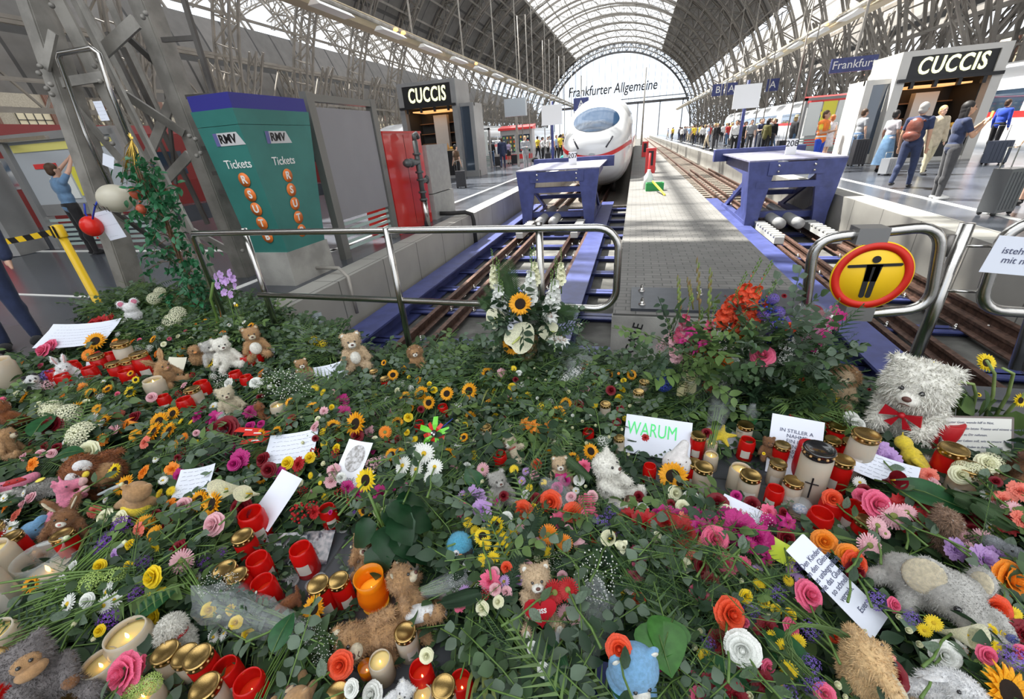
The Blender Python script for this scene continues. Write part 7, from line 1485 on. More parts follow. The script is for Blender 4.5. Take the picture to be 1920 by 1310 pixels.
near('calla', 'darkred', (1668, 900, 64, .2))
near('calla', 'cream', (440, 915, 70, .2), (470, 925, 56, .2), (1145, 1010, 54, .22), (1790, 1185, 84, .13), (880, 720, 20), (1620, 1180, 10))
near('trumpet', 'cream', (1160, 1020, 54, .22), (1600, 1150, 8), (355, 1030, 10))
near('cluster', 'purple', (205, 1015, 44, .16), (230, 985, 44, .16), (190, 1032, 34, .16), (1420, 640, 10), (665, 960, 10))
near('cluster', 'white', (10, 995, 50, .1), (600, 890, 8), (1480, 620, 40, .42), (1470, 650, 36, .38), (1080, 700, 36), (1060, 710, 30))
near('cluster', 'yellow', (590, 640, 26), (605, 645, 20), (1500, 600, 6), (935, 760, 6), (1550, 728, 30, .16), (1530, 740, 30, .16), (1560, 745, 26, .16))
near('cluster', 'violet', (1130, 985, 50), (1165, 1010, 40), (1150, 960, 40), (1490, 1060, 30), (90, 705, 30))
near('cluster', 'palepink', (700, 870, 36), (720, 862, 26), (1255, 635, 34, .4), (1240, 650, 26, .38), (90, 722, 26))
near('head', 'cream', (130, 780, 50, .16), (155, 815, 54, .18), (100, 770, 44, .16), (325, 605, 40, .2), (335, 590, 34, .2), (250, 590, 22, .22), (290, 560, 26, .26), (300, 548, 22, .28), (270, 1090, 6), (1855, 868, 44), (1825, 885, 40), (1805, 880, 36))
near('head', 'green', (175, 1095, 50, .14), (215, 1085, 44, .14), (1860, 1260, 30), (255, 1290, 44, .2), (285, 1280, 40, .2), (235, 1300, 34, .18), (1840, 1250, 28))
near('head', 'blue', (1250, 705, 40, .2), (1245, 720, 34, .18), (1895, 1195, 22))
near('berries', 'red', (565, 960, 50, .16), (585, 950, 34, .16), (1240, 1230, 30), (1265, 1245, 30), (910, 1115, 26), (590, 850, 30), (1360, 555, 6), (630, 850, 24), (1480, 785, 22), (1165, 1000, 12))
near('berries', 'magenta', (1240, 1245, 34, .16), (1885, 985, 26))
near('gyp', 'white', (1120, 1075, 90, .2), (1105, 1095, 70, .2), (620, 1215, 70, .1), (590, 1195, 60, .1), (610, 1240, 50, .08), (400, 1095, 50), (430, 1100, 50), (540, 725, 70), (560, 740, 60), (1420, 975, 50), (515, 720, 60), (420, 715, 36), (860, 1090, 36), (580, 1180, 44), (1480, 935, 6), (900, 1110, 34), (1045, 1055, 40))
near('orchid', 'lilac', (420, 530, 75, .9), (1546, 600, 70, .6), p=None) if False else None
# ================================================================== ARRANGEMENTS
def fol(parent, name, kinds, pts, mats, sc=1, seed=3, up=1):
    r_ = random.Random(seed); b = MB(); protos = {k: [sprig(k, r_) for _ in range(3)] for k in set(kinds)}
    for i, (p, d) in enumerate(pts):
        k = kinds[i % len(kinds)]; s = protos[k][i % 3]; q = Vector(d).to_track_quat('Y', 'Z').to_matrix()@Matrix.Rotation(r_.uniform(-1, 1), 3, 'Y'); ss = sc*r_.uniform(.8, 1.3); mi = r_.randrange(len(mats))
        b.add([q@(Vector(v)*ss)+Vector(p) for v in s.v], s.f, mi, True)
    o = b.build(name, mats, parent); o['kind'] = 'stuff'; return o
def frond(parent, p, d, L, w, m, n=26, name='palm_frond'):
    b = MB(); d = Vector(d).normalized(); side = d.cross(Vector((0, 1, 0))).normalized(); nrm = side.cross(d); p = Vector(p)
    b.tube([p, p+d*L*.5, p+d*L], [.004, .003, .001], 5)
    for i in range(n):
        s = .18+.8*i/n; l = w*math.sin(PI*min(1, .25+s*.62))
        for k in (-1, 1):
            a = p+d*L*s; t = a+(side*k*.85+d*.7).normalized()*l-nrm*.02; u = d*.006*(1.3-s); b.add([a-u, a+u, (a+t)/2+u*1.3, t, (a+t)/2-u*1.3], [(0, 1, 2, 3, 4)], 0, True)
    return b.build(name, m, parent)
cello = mat('cellophane', (.75, .80, .84), .08, alpha=.15, spec=1, bump=.7, bscale=14, coat=1)
kraft = mat('kraft_paper', (.36, .24, .12), .8, var=.15, bump=.4, bscale=25)
def wrapcone(parent, base, tip, r0, r1, m, name, n=18, seed=1, crush=.25):
    r_ = random.Random(seed); base, tip = Vector(base), Vector(tip); d = (tip-base); L = d.length; q = d.to_track_quat('Z', 'Y').to_matrix(); v = []; K = 8
    for i in range(K+1):
        s = i/K; r = r0+(r1-r0)*s
        for j in range(n): a = 2*PI*j/n; rr = r*(1+crush*r_.uniform(-1, 1)*(.4+s)); v.append(base+q@Vector((rr*math.cos(a), rr*math.sin(a), L*s+(.12*L*r_.uniform(-1, 1) if i == K else 0))))
    b = MB(); b.add(v, [(i*n+j, i*n+(j+1) % n, (i+1)*n+(j+1) % n, (i+1)*n+j) for i in range(K) for j in range(n)], 0, True); o = b.build(name, m, parent); return o
def ny(kind, c, pts, y, **k):
    for q in pts: flower(kind, c, q[0], q[1], q[2], p=atY(q[0], q[1], q[3] if len(q) > 3 else y), stem=False, **k)
# --- centre bouquet in front of the handrail
Y1 = 2.70; P0 = atY(985, 700, Y1); P0.z = 0
t = empty('wrapped_bouquet', P0, 0, 'tall white and yellow bouquet wrapped in brown paper standing against the handrail', 'bouquet')
r_ = random.Random(8); cc = atY(985, 610, Y1)-P0
fol(t, 'bouquet_leaves', ['rose', 'euca', 'rose'], [((cc.x+r_.uniform(-.16, .16), r_.uniform(-.08, .06), cc.z+r_.uniform(-.22, .12)), (r_.uniform(-1, 1), r_.uniform(-.9, .3), r_.uniform(-.3, 1))) for _ in range(60)], [LMi, LD, LE])
fol(t, 'hanging_leaves', ['euca'], [((cc.x+r_.uniform(-.2, .2), r_.uniform(-.06, .03), cc.z+r_.uniform(-.25, -.05)), (r_.uniform(-1, 1), -.3, -.8)) for _ in range(14)], [lm('pale_variegated', (.45, .48, .34)), LE], .9)
fol(t, 'fine_fern', ['feather', 'fern'], [((cc.x+r_.uniform(-.1, .2), r_.uniform(-.05, .05), cc.z+r_.uniform(-.1, .1)), (r_.uniform(-.6, 1.2), -.2, r_.uniform(-.6, .6))) for _ in range(26)], [lm('fern', (.035, .085, .03))])
for (a, b_, c_, d_, w) in ((965, 590, 955, 495, .10), (1020, 600, 1075, 578, .10), (940, 590, 905, 560, .08), (1000, 640, 1080, 650, .09), (965, 580, 940, 500, .09), (1000, 655, 1060, 690, .07), (960, 600, 915, 540, .07)):
    p, q = atY(a, b_, Y1), atY(c_, d_, Y1-.03); frond(t, p-P0, q-p, (q-p).length*1.1, w, LMi)
wrapcone(t, (0, 0, 0), (-.0, 0, .33), .055, .11, kraft, 'kraft_wrap', crush=.16); MB().tube([(math.cos(a)*.075, math.sin(a)*.075, .16) for a in np.linspace(0, 6.28, 14)], .006, 5).build('twine', mat('twine', (.5, .4, .2), .8), t)
ny('spike', 'white', [(935, 548, 125), (942, 575, 100), (995, 520, 105), (1032, 560, 110), (1040, 535, 100)], Y1-.04, rot=(.15, .1, 0))
for a in (( 'spike', 'cream', [(1003, 500, 70), (1052, 500, 66), (925, 505, 70)]),): ny(*a, Y1, rot=(0, 0, 0))
ny('sunflower', 'gold', [(976, 570, 50, 2.52), (962, 645, 46, 2.58)], 2.52, tilt=1.6, jit=.2); ny('anthurium', 'cream', [(968, 640, 62, 2.50), (932, 602, 40, 2.6), (1036, 622, 40, 2.6)], 2.5, tilt=1.8, jit=.2)
ny('lily', 'white', [(1048, 640, 44, 2.56), (1035, 595, 34, 2.6)], 2.56)
tg_ = paper('note', atY(965, 605, Y1-.13), .115, .08, (1.2, .0, .6), 'small white card with handwriting tucked into the tall central bouquet', txt='Eintracht\n Frankfurt\n  Fans', tsize=.02)
# --- right arrangement of many bouquets
t = empty('standing_bouquet', atY(1300, 790, 2.35)*Vector((1, 1, 0)) if False else Vector((atY(1300, 700, 2.42).x, 2.42, 0)), 0, 'tall mixed bouquet of red gladioli and lilies in front of the paved strip', 'bouquet'); B1_ = t.location.copy()
def bq(t, px, py, y, rx, rz, n, kinds, mats, seed, name='bouquet_leaves', sc=1):
    r_ = random.Random(seed); c = atY(px, py, y)-t.location
    return fol(t, name, kinds, [((c.x+r_.uniform(-rx, rx), r_.uniform(-.1, .08), max(.02, c.z+r_.uniform(-rz, rz))), (r_.uniform(-.8, .8), r_.uniform(-.9, .3), r_.uniform(-.2, 1))) for _ in range(n)], mats, sc, seed)
bq(t, 1300, 680, 2.42, .17, .16, 60, ['rose', 'euca', 'fern'], [LMi, LD, LL], 4); bq(t, 1250, 760, 2.42, .12, .10, 40, ['fern', 'feather'], [LMi, LL], 5, 'fern_sprigs'); wrapcone(t, (.02, 0, 0), (.0, 0, .3), .05, .1, cello, 'cellophane', seed=4)
ny('spike', 'orangered', [(1372, 565, 110, 2.5), (1395, 545, 120, 2.52), (1415, 550, 120, 2.5), (1425, 580, 110, 2.5), (1400, 590, 100, 2.5)], 2.5, rot=(.1, .25, 0)); ny('spike', 'red', [(1385, 580, 90, 2.5)], 2.5, rot=(.1, -.4, .5))
ny('spike', 'pink', [(1285, 600, 90), (1305, 620, 90), (1330, 610, 80)], 2.42, rot=(.1, .1, 0)); ny('spike', 'palepink', [(1262, 640, 90), (1280, 610, 80)], 2.42, rot=(.1, -.3, 0))
b = MB()
for a, b_, c_, d_ in ((1312, 600, 1308, 480), (1328, 600, 1333, 500), (1275, 600, 1272, 515), (1300, 580, 1290, 520)):
    p, q = atY(a, b_, 2.45)-B1_, atY(c_, d_, 2.47)-B1_; b.tube([p, p.lerp(q, .5), q], [.005, .004, .001], 6)
    for k in range(10): m_ = p.lerp(q, .3+.07*k); b.ell(m_+Vector((.006*(-1) ** k, 0, 0)), (.007-.0004*k, .006, .02), n=6, m=5)
b.build('gladiolus_buds', mat('bud_redgreen', (.20, .12, .05), .6, col2=(.16, .24, .06), vscale=20), t)
for q in ((1295, 620, 36), (1318, 645, 34), (1300, 655, 30), (1280, 640, 26)): flower('lily', 'magenta', q[0], q[1], q[2], p=atY(q[0], q[1], 2.36), stem=False)
t = empty('standing_bouquet', Vector((atY(1440, 700, 2.5).x, 2.5, 0)), 0, 'tall bouquet with blue thistles, eucalyptus and fern right of the gladioli', 'bouquet')
bq(t, 1440, 650, 2.5, .14, .14, 46, ['euca', 'euca', 'rose'], [LE, LMi], 6); bq(t, 1500, 690, 2.5, .12, .15, 60, ['feather', 'fern', 'rose'], [LMi, lm('fern', (.035, .085, .03))], 7, 'fern_sprigs'); bq(t, 1420, 740, 2.5, .10, .12, 36, ['rose', 'rose'], [LMi, LD], 8, 'rose_leaves')
ny('head', 'violet', [(1432, 590, 26), (1450, 560, 22), (1445, 610, 26), (1460, 585, 24), (1440, 625, 20), (1465, 610, 22), (1480, 600, 18)], 2.48); ny('berries', 'blue', [(1440, 575, 50), (1455, 600, 50), (1470, 630, 40), (1440, 640, 34)], 2.5)
ny('rose', 'orangered', [(1480, 615, 26), (1335, 672, 26), (1500, 708, 18), (1328, 725, 24)], 2.44); ny('rose', 'darkred', [(1525, 588, 34, 2.55), (1470, 555, 10)], 2.5); ny('cluster', 'white', [(1480, 650, 44), (1470, 670, 36)], 2.42)
ny('spike', 'magenta', [(1545, 595, 80, 2.6), (1525, 610, 70, 2.6)], 2.6, rot=(.2, .3, 0)); ny('orchid', 'magenta', [(1556, 605, 60, 2.62), (1530, 640, 40, 2.55)], 2.6, rot=(.1, .1, 0))
wrapcone(t, (.10, .03, .25), (.16, .05, .66), .04, .09, cello, 'cellophane', seed=6)
t = empty('potted_coreopsis', G(1520, 790, 0), 0, 'bushy green pot plant with small yellow blossoms above the German note', 'potted plant'); bq(t, 1515, 770, 2.3, .11, .05, 46, ['blade', 'fern', 'rose'], [LMi, LL], 9, 'leaves', .8)
# --- sunflower bunch on the right
t = empty('sunflower_bunch', G(1800, 770, 0), 0, 'bunch of drooping sunflowers with thick hairy stems at the right', 'bouquet'); O = t.location.copy()
b = MB(); lf = [leaf_mesh('leaf', LL, L=.13, w=.75, serr=1), leaf_mesh('leaf', LMi, L=.11, w=.7, serr=1)]
for pts in (((1795, 780), (1790, 735), (1780, 700), (1750, 690)), ((1805, 780), (1800, 740), (1782, 722), (1765, 720)), ((1850, 785), (1862, 740), (1865, 700), (1850, 676)), ((1870, 790), (1900, 760), (1925, 735)), ((1820, 790), (1830, 740), (1825, 720), (1800, 715)), ((1860, 790), (1890, 740), (1900, 700), (1880, 690))):
    P_s = [atY(px, py, 2.45-.05*i)-O for i, (px, py) in enumerate(pts)]; P_s[0].z = .01; b.tube(P_s, [.009, .008, .007, .006][:len(P_s)], 8)
b.build('stems', mat('thick_stem', (.22, .30, .10), .6, var=.15), t); r_ = random.Random(2)
for i, (px, py) in enumerate(((1790, 745), (1810, 760), (1830, 745), (1850, 765), (1870, 750), (1885, 770), (1820, 780), (1860, 785), (1895, 780), (1845, 730), (1875, 785), (1800, 730), (1775, 740), (1835, 768), (1905, 770), (1815, 735))):
    l = obj('leaf', lf[i % 2], t, atY(px, py, 2.36+.02*(i % 3))-O); l.rotation_euler = (r_.uniform(-1.6, -.5), r_.uniform(-.5, .5), r_.uniform(-2.5, 2.5))
for px, py, w, e in ((1740, 700, 42, (1.3, .4, -.9)), (1772, 722, 46, (1.1, .2, -.4)), (1848, 680, 36, (1.0, .1, .2)), (1912, 750, 30, (1.2, 0, .4))): flower('sunflower', 'yellow', px, py, w, p=atY(px, py, 2.36), stem=False, rot=e)
# --- sunflower pot in the lower middle
t = empty('potted_sunflower', G(740, 1062, 0), 0, 'potted sunflower with large dark leaves in the lower middle', 'potted plant'); O = t.location.copy()
MB().lathe([(0, 0), (.05, 0), (.065, .12), (.068, .12), (.068, .135), (0, .13)], 20).build('pot', mat('pot_darkgreen', (.01, .04, .015), .4), t)
b = MB(); b.tube([(0, 0, .12), (0, 0, .25), (-.03, .01, .42)], .006, 6)
lf = leaf_mesh('leaf', mat('leaf_deep', (.012, .05, .018), .4, var=.25, vscale=12, tl=.1), L=.125, w=.9, serr=1, nl=8, droop=.5); r_ = random.Random(9)
for i, (px, py, h) in enumerate(((705, 935, .36), (740, 950, .38), (770, 930, .36), (700, 985, .28), (735, 1010, .26), (765, 1000, .28), (790, 970, .3), (720, 960, .34), (690, 950, .32), (755, 975, .34), (715, 1030, .2), (775, 1030, .2), (740, 905, .4), (725, 1000, .3))):
    p = G(px, py, h)-O; l = obj('leaf', lf, t, p*.55+Vector((0, 0, h*.45))); d = Vector((p.x, p.y, 0)); l.rotation_euler = (r_.uniform(-.5, -.1), r_.uniform(-.3, .3), math.atan2(-p.x, p.y)+r_.uniform(-.3, .3)); b.tube([(0, 0, h*.6), l.location*.6+Vector((0, 0, h*.3)), l.location], .003, 5)
b.build('stem', ST, t); b = None
# --- cellophane wrapped flowers lying in the pile
def lying_wrap(a, b_, r0, r1, lab, fl_=(), seed=1, h=.12, gy=0):
    p, q = G(a[0], a[1], h), G(b_[0], b_[1], h); t = empty('wrapped_flowers', p, 0, lab, 'wrapped bouquet'); wrapcone(t, (0, 0, 0), q-p, r0, r1, cello, 'cellophane', seed=seed, crush=.3, n=22); d = (q-p); r_ = random.Random(seed)
    st = MB()
    for k in range(9): o_ = Vector((r_.uniform(-1, 1), r_.uniform(-1, 1), r_.uniform(-.5, .8))); st.tube([o_*r0*.4-d*.25, o_*r0*.5, d*.9+o_*r1*.5], .0028, 5)
    st.build('stems', ST, t); fol(t, 'leaves', ['rose', 'euca'], [(d*r_.uniform(.3, 1)+Vector((r_.uniform(-1, 1), r_.uniform(-1, 1), r_.uniform(0, .8)))*r1*.5, d+Vector((r_.uniform(-.1, .1),)*3)) for _ in range(12)], [LMi, LD], .5, seed); return t
lying_wrap((590, 1190), (400, 1130), .03, .09, 'cellophane wrapped bunch lying between the curly white dog and the lying bear', seed=2); lying_wrap((640, 668), (575, 640), .03, .10, 'cellophane wrapped bunch by the fence post left of the beige bear', seed=3, h=.08)
lying_wrap((640, 700), (560, 720), .03, .10, 'cellophane wrapped spray left of the small golden bear', seed=5, h=.07); lying_wrap((380, 860), (430, 800), .03, .08, 'crinkled foil wrapped roses below the chocolate bars', seed=7); lying_wrap((1100, 1010), (1040, 915), .02, .07, 'cellophane wrapped pink roses below the bear with pink ribbon', seed=8)
lying_wrap((1340, 800), (1365, 690), .04, .10, 'tall cellophane sleeve of roses beside the satin sash', seed=9, h=.15); lying_wrap((1060, 740), (1080, 690), .03, .10, 'cellophane bunch right of the brown paper wrap', seed=10); lying_wrap((790, 1110), (880, 1090), .02, .06, 'small wrapped posy right of the leaning tan bear', seed=11); 
lying_wrap((1100, 1240), (1120, 1130), .03, .08, 'bunch in torn white paper behind the pale blue bear', seed=14)
# --- ficus tree tied to the pillar
t = empty('ficus_tree', G(378, 598, 0), 0, 'artificial ficus tree with twisted trunk leaning against the steel pillar', 'tree'); O = t.location.copy(); yt = O.y
b = MB(); r_ = random.Random(6); cl_ = []
for k in range(4):
    pts = []
    for i in range(10):
        px, py = 380-12*i-(2 if i > 6 else 0)*i, 598-32*i; p = atY(px, max(py, 300), yt-.02*i)-O; a = i*1.1+k*PI/2; pts.append(p+Vector((math.cos(a)*.016, math.sin(a)*.016, 0)))
    pts[0].z = 0; b.tube(pts, [.014-.001*i for i in range(10)], 6)
b.build('trunk', wood, t)
lv = MB(); br_ = MB()
for k in range(120):
    s = r_.uniform(.12, 1); px = 385-118*s+r_.gauss(0, 30-12*abs(s-.5)); py = 590-270*s+r_.gauss(0, 24); c = atY(px, py, yt-.1+r_.uniform(-.2, .2))-O; tr0 = atY(385-115*s, 590-290*s+10, yt)-O
    br_.tube([tr0, tr0.lerp(c, .6)+Vector((0, 0, .03)), c], .003, 4)
    for j in range(7):
        d = Vector((r_.uniform(-1, 1), r_.uniform(-1, .4), r_.uniform(-1.2, .5))).normalized(); leafy(lv, d.to_track_quat('Y', 'Z').to_matrix()@Matrix.Rotation(r_.uniform(-1, 1), 3, 'Y'), c+Vector((r_.uniform(-.05, .05), r_.uniform(-.05, .05), r_.uniform(-.05, .05))), r_.uniform(.06, .085), .55, r_.randrange(2), r_)
o = lv.build('leaves', [mat('ficus_leaf', (.015, .10, .035), .35, var=.3, vscale=10, tl=.2), mat('ficus_leaf_light', (.03, .16, .07), .35, var=.25, vscale=10, tl=.2)], t); o['kind'] = 'stuff'; br_.build('branches', wood, t)
# --- orchid with bee pick
t = empty('potted_orchid', G(440, 640, .05), 0, 'lilac moth orchid on two thin stems left of the handrail end', 'orchid'); O = t.location.copy()
b = MB(); b.tube([(0, 0, 0), atY(438, 590, O.y)-O, atY(425, 545, O.y)-O], .004, 6); b.tube([(.02, 0, 0), atY(452, 610, O.y)-O, atY(418, 510, O.y)-O], .003, 6); b.tube([(-.12, .0, .0), atY(395, 560, O.y)-O, atY(400, 530, O.y)-O], .012, 8); b.build('stems', ST, t)
for i, (px, py) in enumerate(((413, 515), (430, 512), (424, 528), (440, 535), (408, 535), (420, 548), (432, 552), (418, 525), (404, 520), (436, 522))):
    bb = MB()
    for j in range(5): ray_petal(bb, j*1.256+.3, .028, .026, .002, .15, .2, 0, ns=4)
    o = bb.build('blossom', pm('lilac'), t, atY(px, py, O.y-.03)-O); o.rotation_euler = (1.2+r_.uniform(-.3, .3), r_.uniform(-.4, .4), r_.uniform(-.5, .5)); o.scale = (1.3,)*3
for i in range(5): l = obj('leaf', LEAFM[2], t, (0, 0, .03)); l.scale = (.2, .22, .2); l.rotation_euler = (.2, 0, i*1.3)
t = empty('bee_pick', atY(442, 572, O.y-.05), 0, 'yellow and black wooden bee on a stick below the orchid', 'decoration')
for i in range(4): MB().ell((-.012+.009*i, 0, 0), (.006, .013, .014), n=10, m=8).build('stripe', mat('bee_yellow', (.85, .6, .03), .5) if i % 2 else black, t)
for s in (-1, 1): MB().ell((0, s*.004-.004, .018), (.01, .003, .012), n=8, m=6).build('wing', white, t)
MB().tube([(0, 0, -.01), (.02, 0, -.22)], .0015, 4).build('stick', STB, t)
# large foreground leaves and twigs
BL = leaf_mesh('leaf_blade', mat('leaf_big', (.05, .17, .03), .35, var=.2, vscale=6, tl=.25), L=1, w=.85, nl=8, droop=.15); BLD = leaf_mesh('leaf_blade', mat('leaf_bigdark', (.02, .09, .03), .35, var=.2, vscale=6, tl=.2), L=1, w=.6, nl=8, droop=.2)
def bigleaf(px, py, L, ang, h, lab, m=BL):
    p = G(px, py, h); s = L*depth(p)/F; t = empty('large_leaf', p, 0, lab, 'leaf', None, (.35, .1, ang), s); obj('leaf_blade', m, t); MB().tube([(0, -.15, .01), (0, .5, .015), (0, .95, -.12)], [.018, .012, .004], 5).build('midrib', LL, t)
bigleaf(1225, 1162, 105, PI+.25, .24, 'large round green leaf right of the pale blue bear'); bigleaf(1262, 1160, 88, PI-.3, .24, 'second large round leaf with pale veins right of the pale blue bear'); 
for i, (px, py, L, a, l) in enumerate(((1150, 1240, 95, -2.6, 'dark leaf hanging over the navy book below the pale blue bear'), (1040, 1300, 90, .2, 'dark pointed leaf at the bottom centre'), (1310, 1240, 90, -2.0, 'dark shiny leaf left of the white rose'), (1370, 1265, 80, 3.0, 'grey green leaf below the white rose'), (1520, 1290, 120, .6, 'broad grey green leaf at the bottom under woven grass'), (1660, 905, 110, -2.3, 'long dark leaf under the dark purple calla'), (510, 1225, 70, .1, 'bright green leaf below the cellophane bunch'), (250, 1160, 70, -.6, 'grey green leaf right of the white blossoms at lower left'), (1010, 985, 60, 2.8, 'round leaf left of the orange gerberas'), (100, 860, 60, -1.2, 'dark round leaf left of the brown owl'), (60, 820, 66, .5, 'dark glossy leaf by the curly tan bear'), (900, 920, 60, .8, 'bright leaf left of the small grey bear'), (1880, 1230, 100, -1.7, 'dark leaf stalk at the right edge below the yellow roses'))):
    bigleaf(px, py, L, a, .17, l, BLD)
t = empty('palm_frond', G(990, 1040, .2), 0, 'x', 'leaf'); bpy.data.objects.remove(t)
def lfrond(px, py, qx, qy, w, lab, m=LD, h=.2):
    p, q = G(px, py, h), G(qx, qy, h+.05); t = empty('palm_frond', p, 0, lab, 'palm frond'); b = MB(); d = (q-p); L = d.length; d.normalize(); sd = Vector((d.y, -d.x, 0)).normalized(); b.tube([(0, 0, 0), d*L], [.004, .001], 5)
    for i in range(30):
        s = .1+.88*i/30; l = w*math.sin(PI*min(1, .2+s*.68))
        for k in (-1, 1): a = d*L*s; tt = a+(sd*k*.8+d*.75).normalized()*l+Vector((0, 0, -.012)); u = d*.005; b.add([a-u, a+u, (a+tt)/2+u*1.4+Vector((0, 0, .012)), tt, (a+tt)/2-u*1.4+Vector((0, 0, .012))], [(0, 1, 2, 3, 4)], 0, True)
    b.build('leaflets', m, t)
lfrond(930, 1160, 1010, 950, .06, 'dark palm frond left of the orange gerberas'); lfrond(1030, 830, 1110, 900, .05, 'feathery palm frond between the bears in the middle', LMi); lfrond(1890, 960, 1790, 930, .09, 'broad palm frond left of the right edge below the framed text', LMi); lfrond(1920, 1000, 1830, 945, .08, 'second palm frond at the right edge', LMi); lfrond(820, 1130, 900, 1110, .05, 'small fern frond below the round blue bird')
# navy book edge under blue bear, woven grass loop
o = MB().box((-.07, -.10, 0), (.07, .05, .012)).build('navy_booklet', mat('booklet_navy', (.012, .02, .12), .4), None, G(1160, 1285, .13)); tag(o, 'dark navy booklet lying below the pale blue bear', 'booklet')
b = MB(); r_ = random.Random(12)
for k in range(16):
    a0 = r_.uniform(0, .5); pts = [G(1555, 1215, .24)+Vector((.0, 0, .0))+Vector((.13*math.cos(a0+PI*j/7+.5)+r_.uniform(-.01, .01), .075*math.sin(a0+PI*j/7+.4)-.05, .02+.04*math.sin(PI*j/7)+r_.uniform(-.01, .01))) for j in range(8)]; b.tube(pts, .0018, 4)
tag(b.build('grass_loop', LL), 'loop of bent bear grass at the lower right', 'grass')
# --- small filler flowers, individually placed by colour zone
ZN = [((560, 690, 1190, 765), ('bud:cream', 'daisy:yellow', 'cluster:white', 'rose:yellow', 'carnation:palepink', 'rose:white', 'sunflower:gold', 'cluster:yellow')), ((0, 760, 330, 1000), ('gerbera:gold', 'rose:darkred', 'carnation:coral', 'rose:palepink', 'daisy:white', 'carnation:orange')), ((330, 700, 760, 960), ('rose:darkred', 'carnation:magenta', 'sunflower:gold', 'rose:cream', 'bud:cream', 'daisy:yellow', 'carnation:palepink', 'rose:palepink', 'berries:red')), ((760, 690, 1180, 860), ('bud:cream', 'rose:yellow', 'daisy:yellow', 'cluster:white', 'rose:darkred', 'sunflower:gold', 'bud:white', 'cluster:cream', 'bud:cream')), ((860, 860, 1200, 1130), ('rose:orangered', 'bud:cream', 'daisy:lilac', 'rose:palepink', 'daisy:yellow', 'rose:white', 'carnation:pink')), ((1180, 940, 1480, 1060), ('carnation:red', 'lily:magenta', 'rose:cream', 'carnation:pink', 'rose:darkred')), ((1300, 1030, 1920, 1310), ('daisy:yellow', 'rose:pink', 'bud:cream', 'cluster:violet', 'carnation:darkred')), ((0, 600, 500, 780), ('rose:pink', 'sunflower:gold', 'cluster:white', 'carnation:orange', 'rose:cream', 'daisy:white')), ((1600, 880, 1920, 1050), ('carnation:coral', 'gerbera:palepink', 'rose:darkred', 'daisy:white')), ((80, 1000, 480, 1200), ('daisy:white', 'bud:cream', 'cluster:purple', 'rose:yellow'))]
NF = [46, 44, 110, 84, 60, 26, 60, 60, 26, 26]; r_ = random.Random(21); Tn = []
for ((x0, y0, x1, y1), ks), n in zip(ZN, NF):
    c_ = 0; tr_ = 0
    while c_ < n and tr_ < 2500:
        tr_ += 1; px, py = r_.uniform(x0, x1), r_.uniform(y0, y1); p = G(px, py, .12)
        if not pile_ok(p.x, p.y) or in_hole(px, py, 1.1) or any(abs(px-a)+abs(py-b_) < r+12 for a, b_, r in TAKEN): continue
        k, c = r_.choice(ks).split(':'); real = {'sunflower': .085, 'rose': .048, 'bud': .04, 'gerbera': .07, 'daisy': .045, 'carnation': .05, 'cluster': .07, 'berries': .06, 'lily': .1}[k]*r_.uniform(.85, 1.3)
        flower(k, c, px, py, real*F/depth(p), p=G(px, py, mound(p.x, p.y)*1.1+.045), tilt=.85, jit=.7, stem=False); c_ += 1
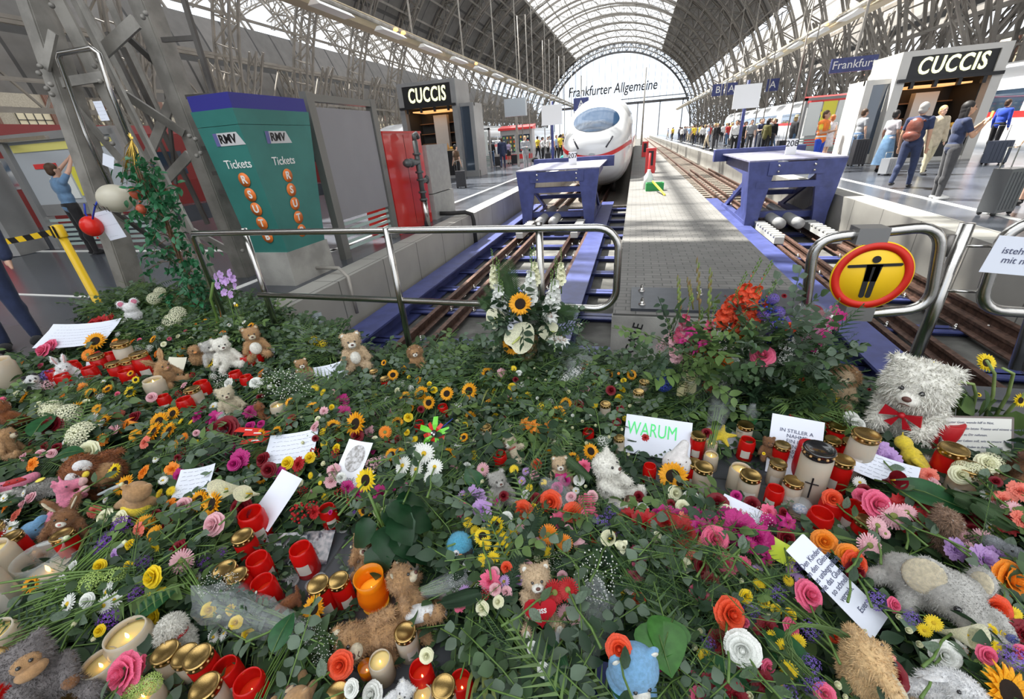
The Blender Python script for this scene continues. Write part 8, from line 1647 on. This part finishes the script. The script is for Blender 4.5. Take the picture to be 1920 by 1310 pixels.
# ================================================================== LABELS that single each flower and candle out
NOTES = [('WARUM note', 1232, 820), ('German note', 1490, 838), ('framed text', 1830, 840), ('pinwheel', 816, 812), ('memorial card', 663, 868), ('orange glass candle', 700, 1100), ('sunflower pot', 740, 1000), ('central tall bouquet', 985, 610), ('satin sash', 1292, 750), ('steel pillar', 330, 560), ('barrier post', 180, 590), ('tall black-lidded candle', 1520, 890), ('red pillar candle', 1745, 820), ('cellophane bunch', 490, 1150), ('laminated photo', 556, 1028), ('yellow warning sign', 1632, 517), ('long handwritten strip', 1566, 1092), ('curled white letter', 152, 628), ('big round leaves', 1245, 1200)]
LMK = TOYS+NOTES; seen = {}
def dirw(dx, dy):
    if abs(dx) > abs(dy)*1.6: return 'left of' if dx < 0 else 'right of'
    if abs(dy) > abs(dx)*1.6: return 'behind' if dy < 0 else 'in front of'
    return ('behind and left of' if dx < 0 else 'behind and right of') if dy < 0 else ('in front and left of' if dx < 0 else 'in front and right of')
def autolabel(desc, px, py):
    L = sorted(LMK, key=lambda q: (q[1]-px)**2+(q[2]-py)**2)
    cands = []
    for q in L[:5]:
        dx, dy = px-q[1], py-q[2]; d = math.hypot(dx, dy); far = 'just ' if d < 60 else ('' if d < 130 else 'well ')
        cands.append('%s %s%s the %s' % (desc, far, dirw(dx, dy), q[0]))
    for c in cands:
        if c not in seen and len(c.split()) <= 16: seen[c] = 1; return c
    a, b_ = L[0], L[1]
    for x, y in ((0, 1), (0, 2), (1, 2), (0, 3), (1, 3), (2, 3), (0, 4), (1, 4), (2, 4), (0, 5), (1, 5)):
        c = '%s between the %s and the %s' % (desc, L[x][0], L[y][0])
        if len(c.split()) > 16: continue
        if c not in seen: seen[c] = 1; return c
    for wd in ('second', 'third', 'fourth', 'fifth', 'sixth', 'seventh', 'eighth'):
        c = '%s %s, %s nearest it' % (desc, 'around the '+L[0][0], wd)
        if c not in seen: seen[c] = 1; return c
    return c
for (t, lab, kind, c, px, py, w) in FLOWERS:
    d = CN.get(c, c)+' '+KN[kind]; sz = 'small ' if w < 22 else ('large ' if w > 52 else '')
    tag(t, autolabel(sz+d, px, py), {'rose': 'rose', 'sunflower': 'sunflower', 'gyp': 'blossom spray', 'berries': 'berries'}.get(kind, 'flower'), CN.get(c, c)+' '+KN[kind]+'s in the pile')
for (t, kind, px, py, lab) in CANDLES: tag(t, lab or autolabel(CK[kind], px, py), 'candle', {'rg': 'red candles with gold lids', 'ro': 'open red candles', 'tea': 'tealights on the floor', 'wg': 'white candles with gold lids', 'wo': 'open frosted candles'}.get(kind, 'other candles'))
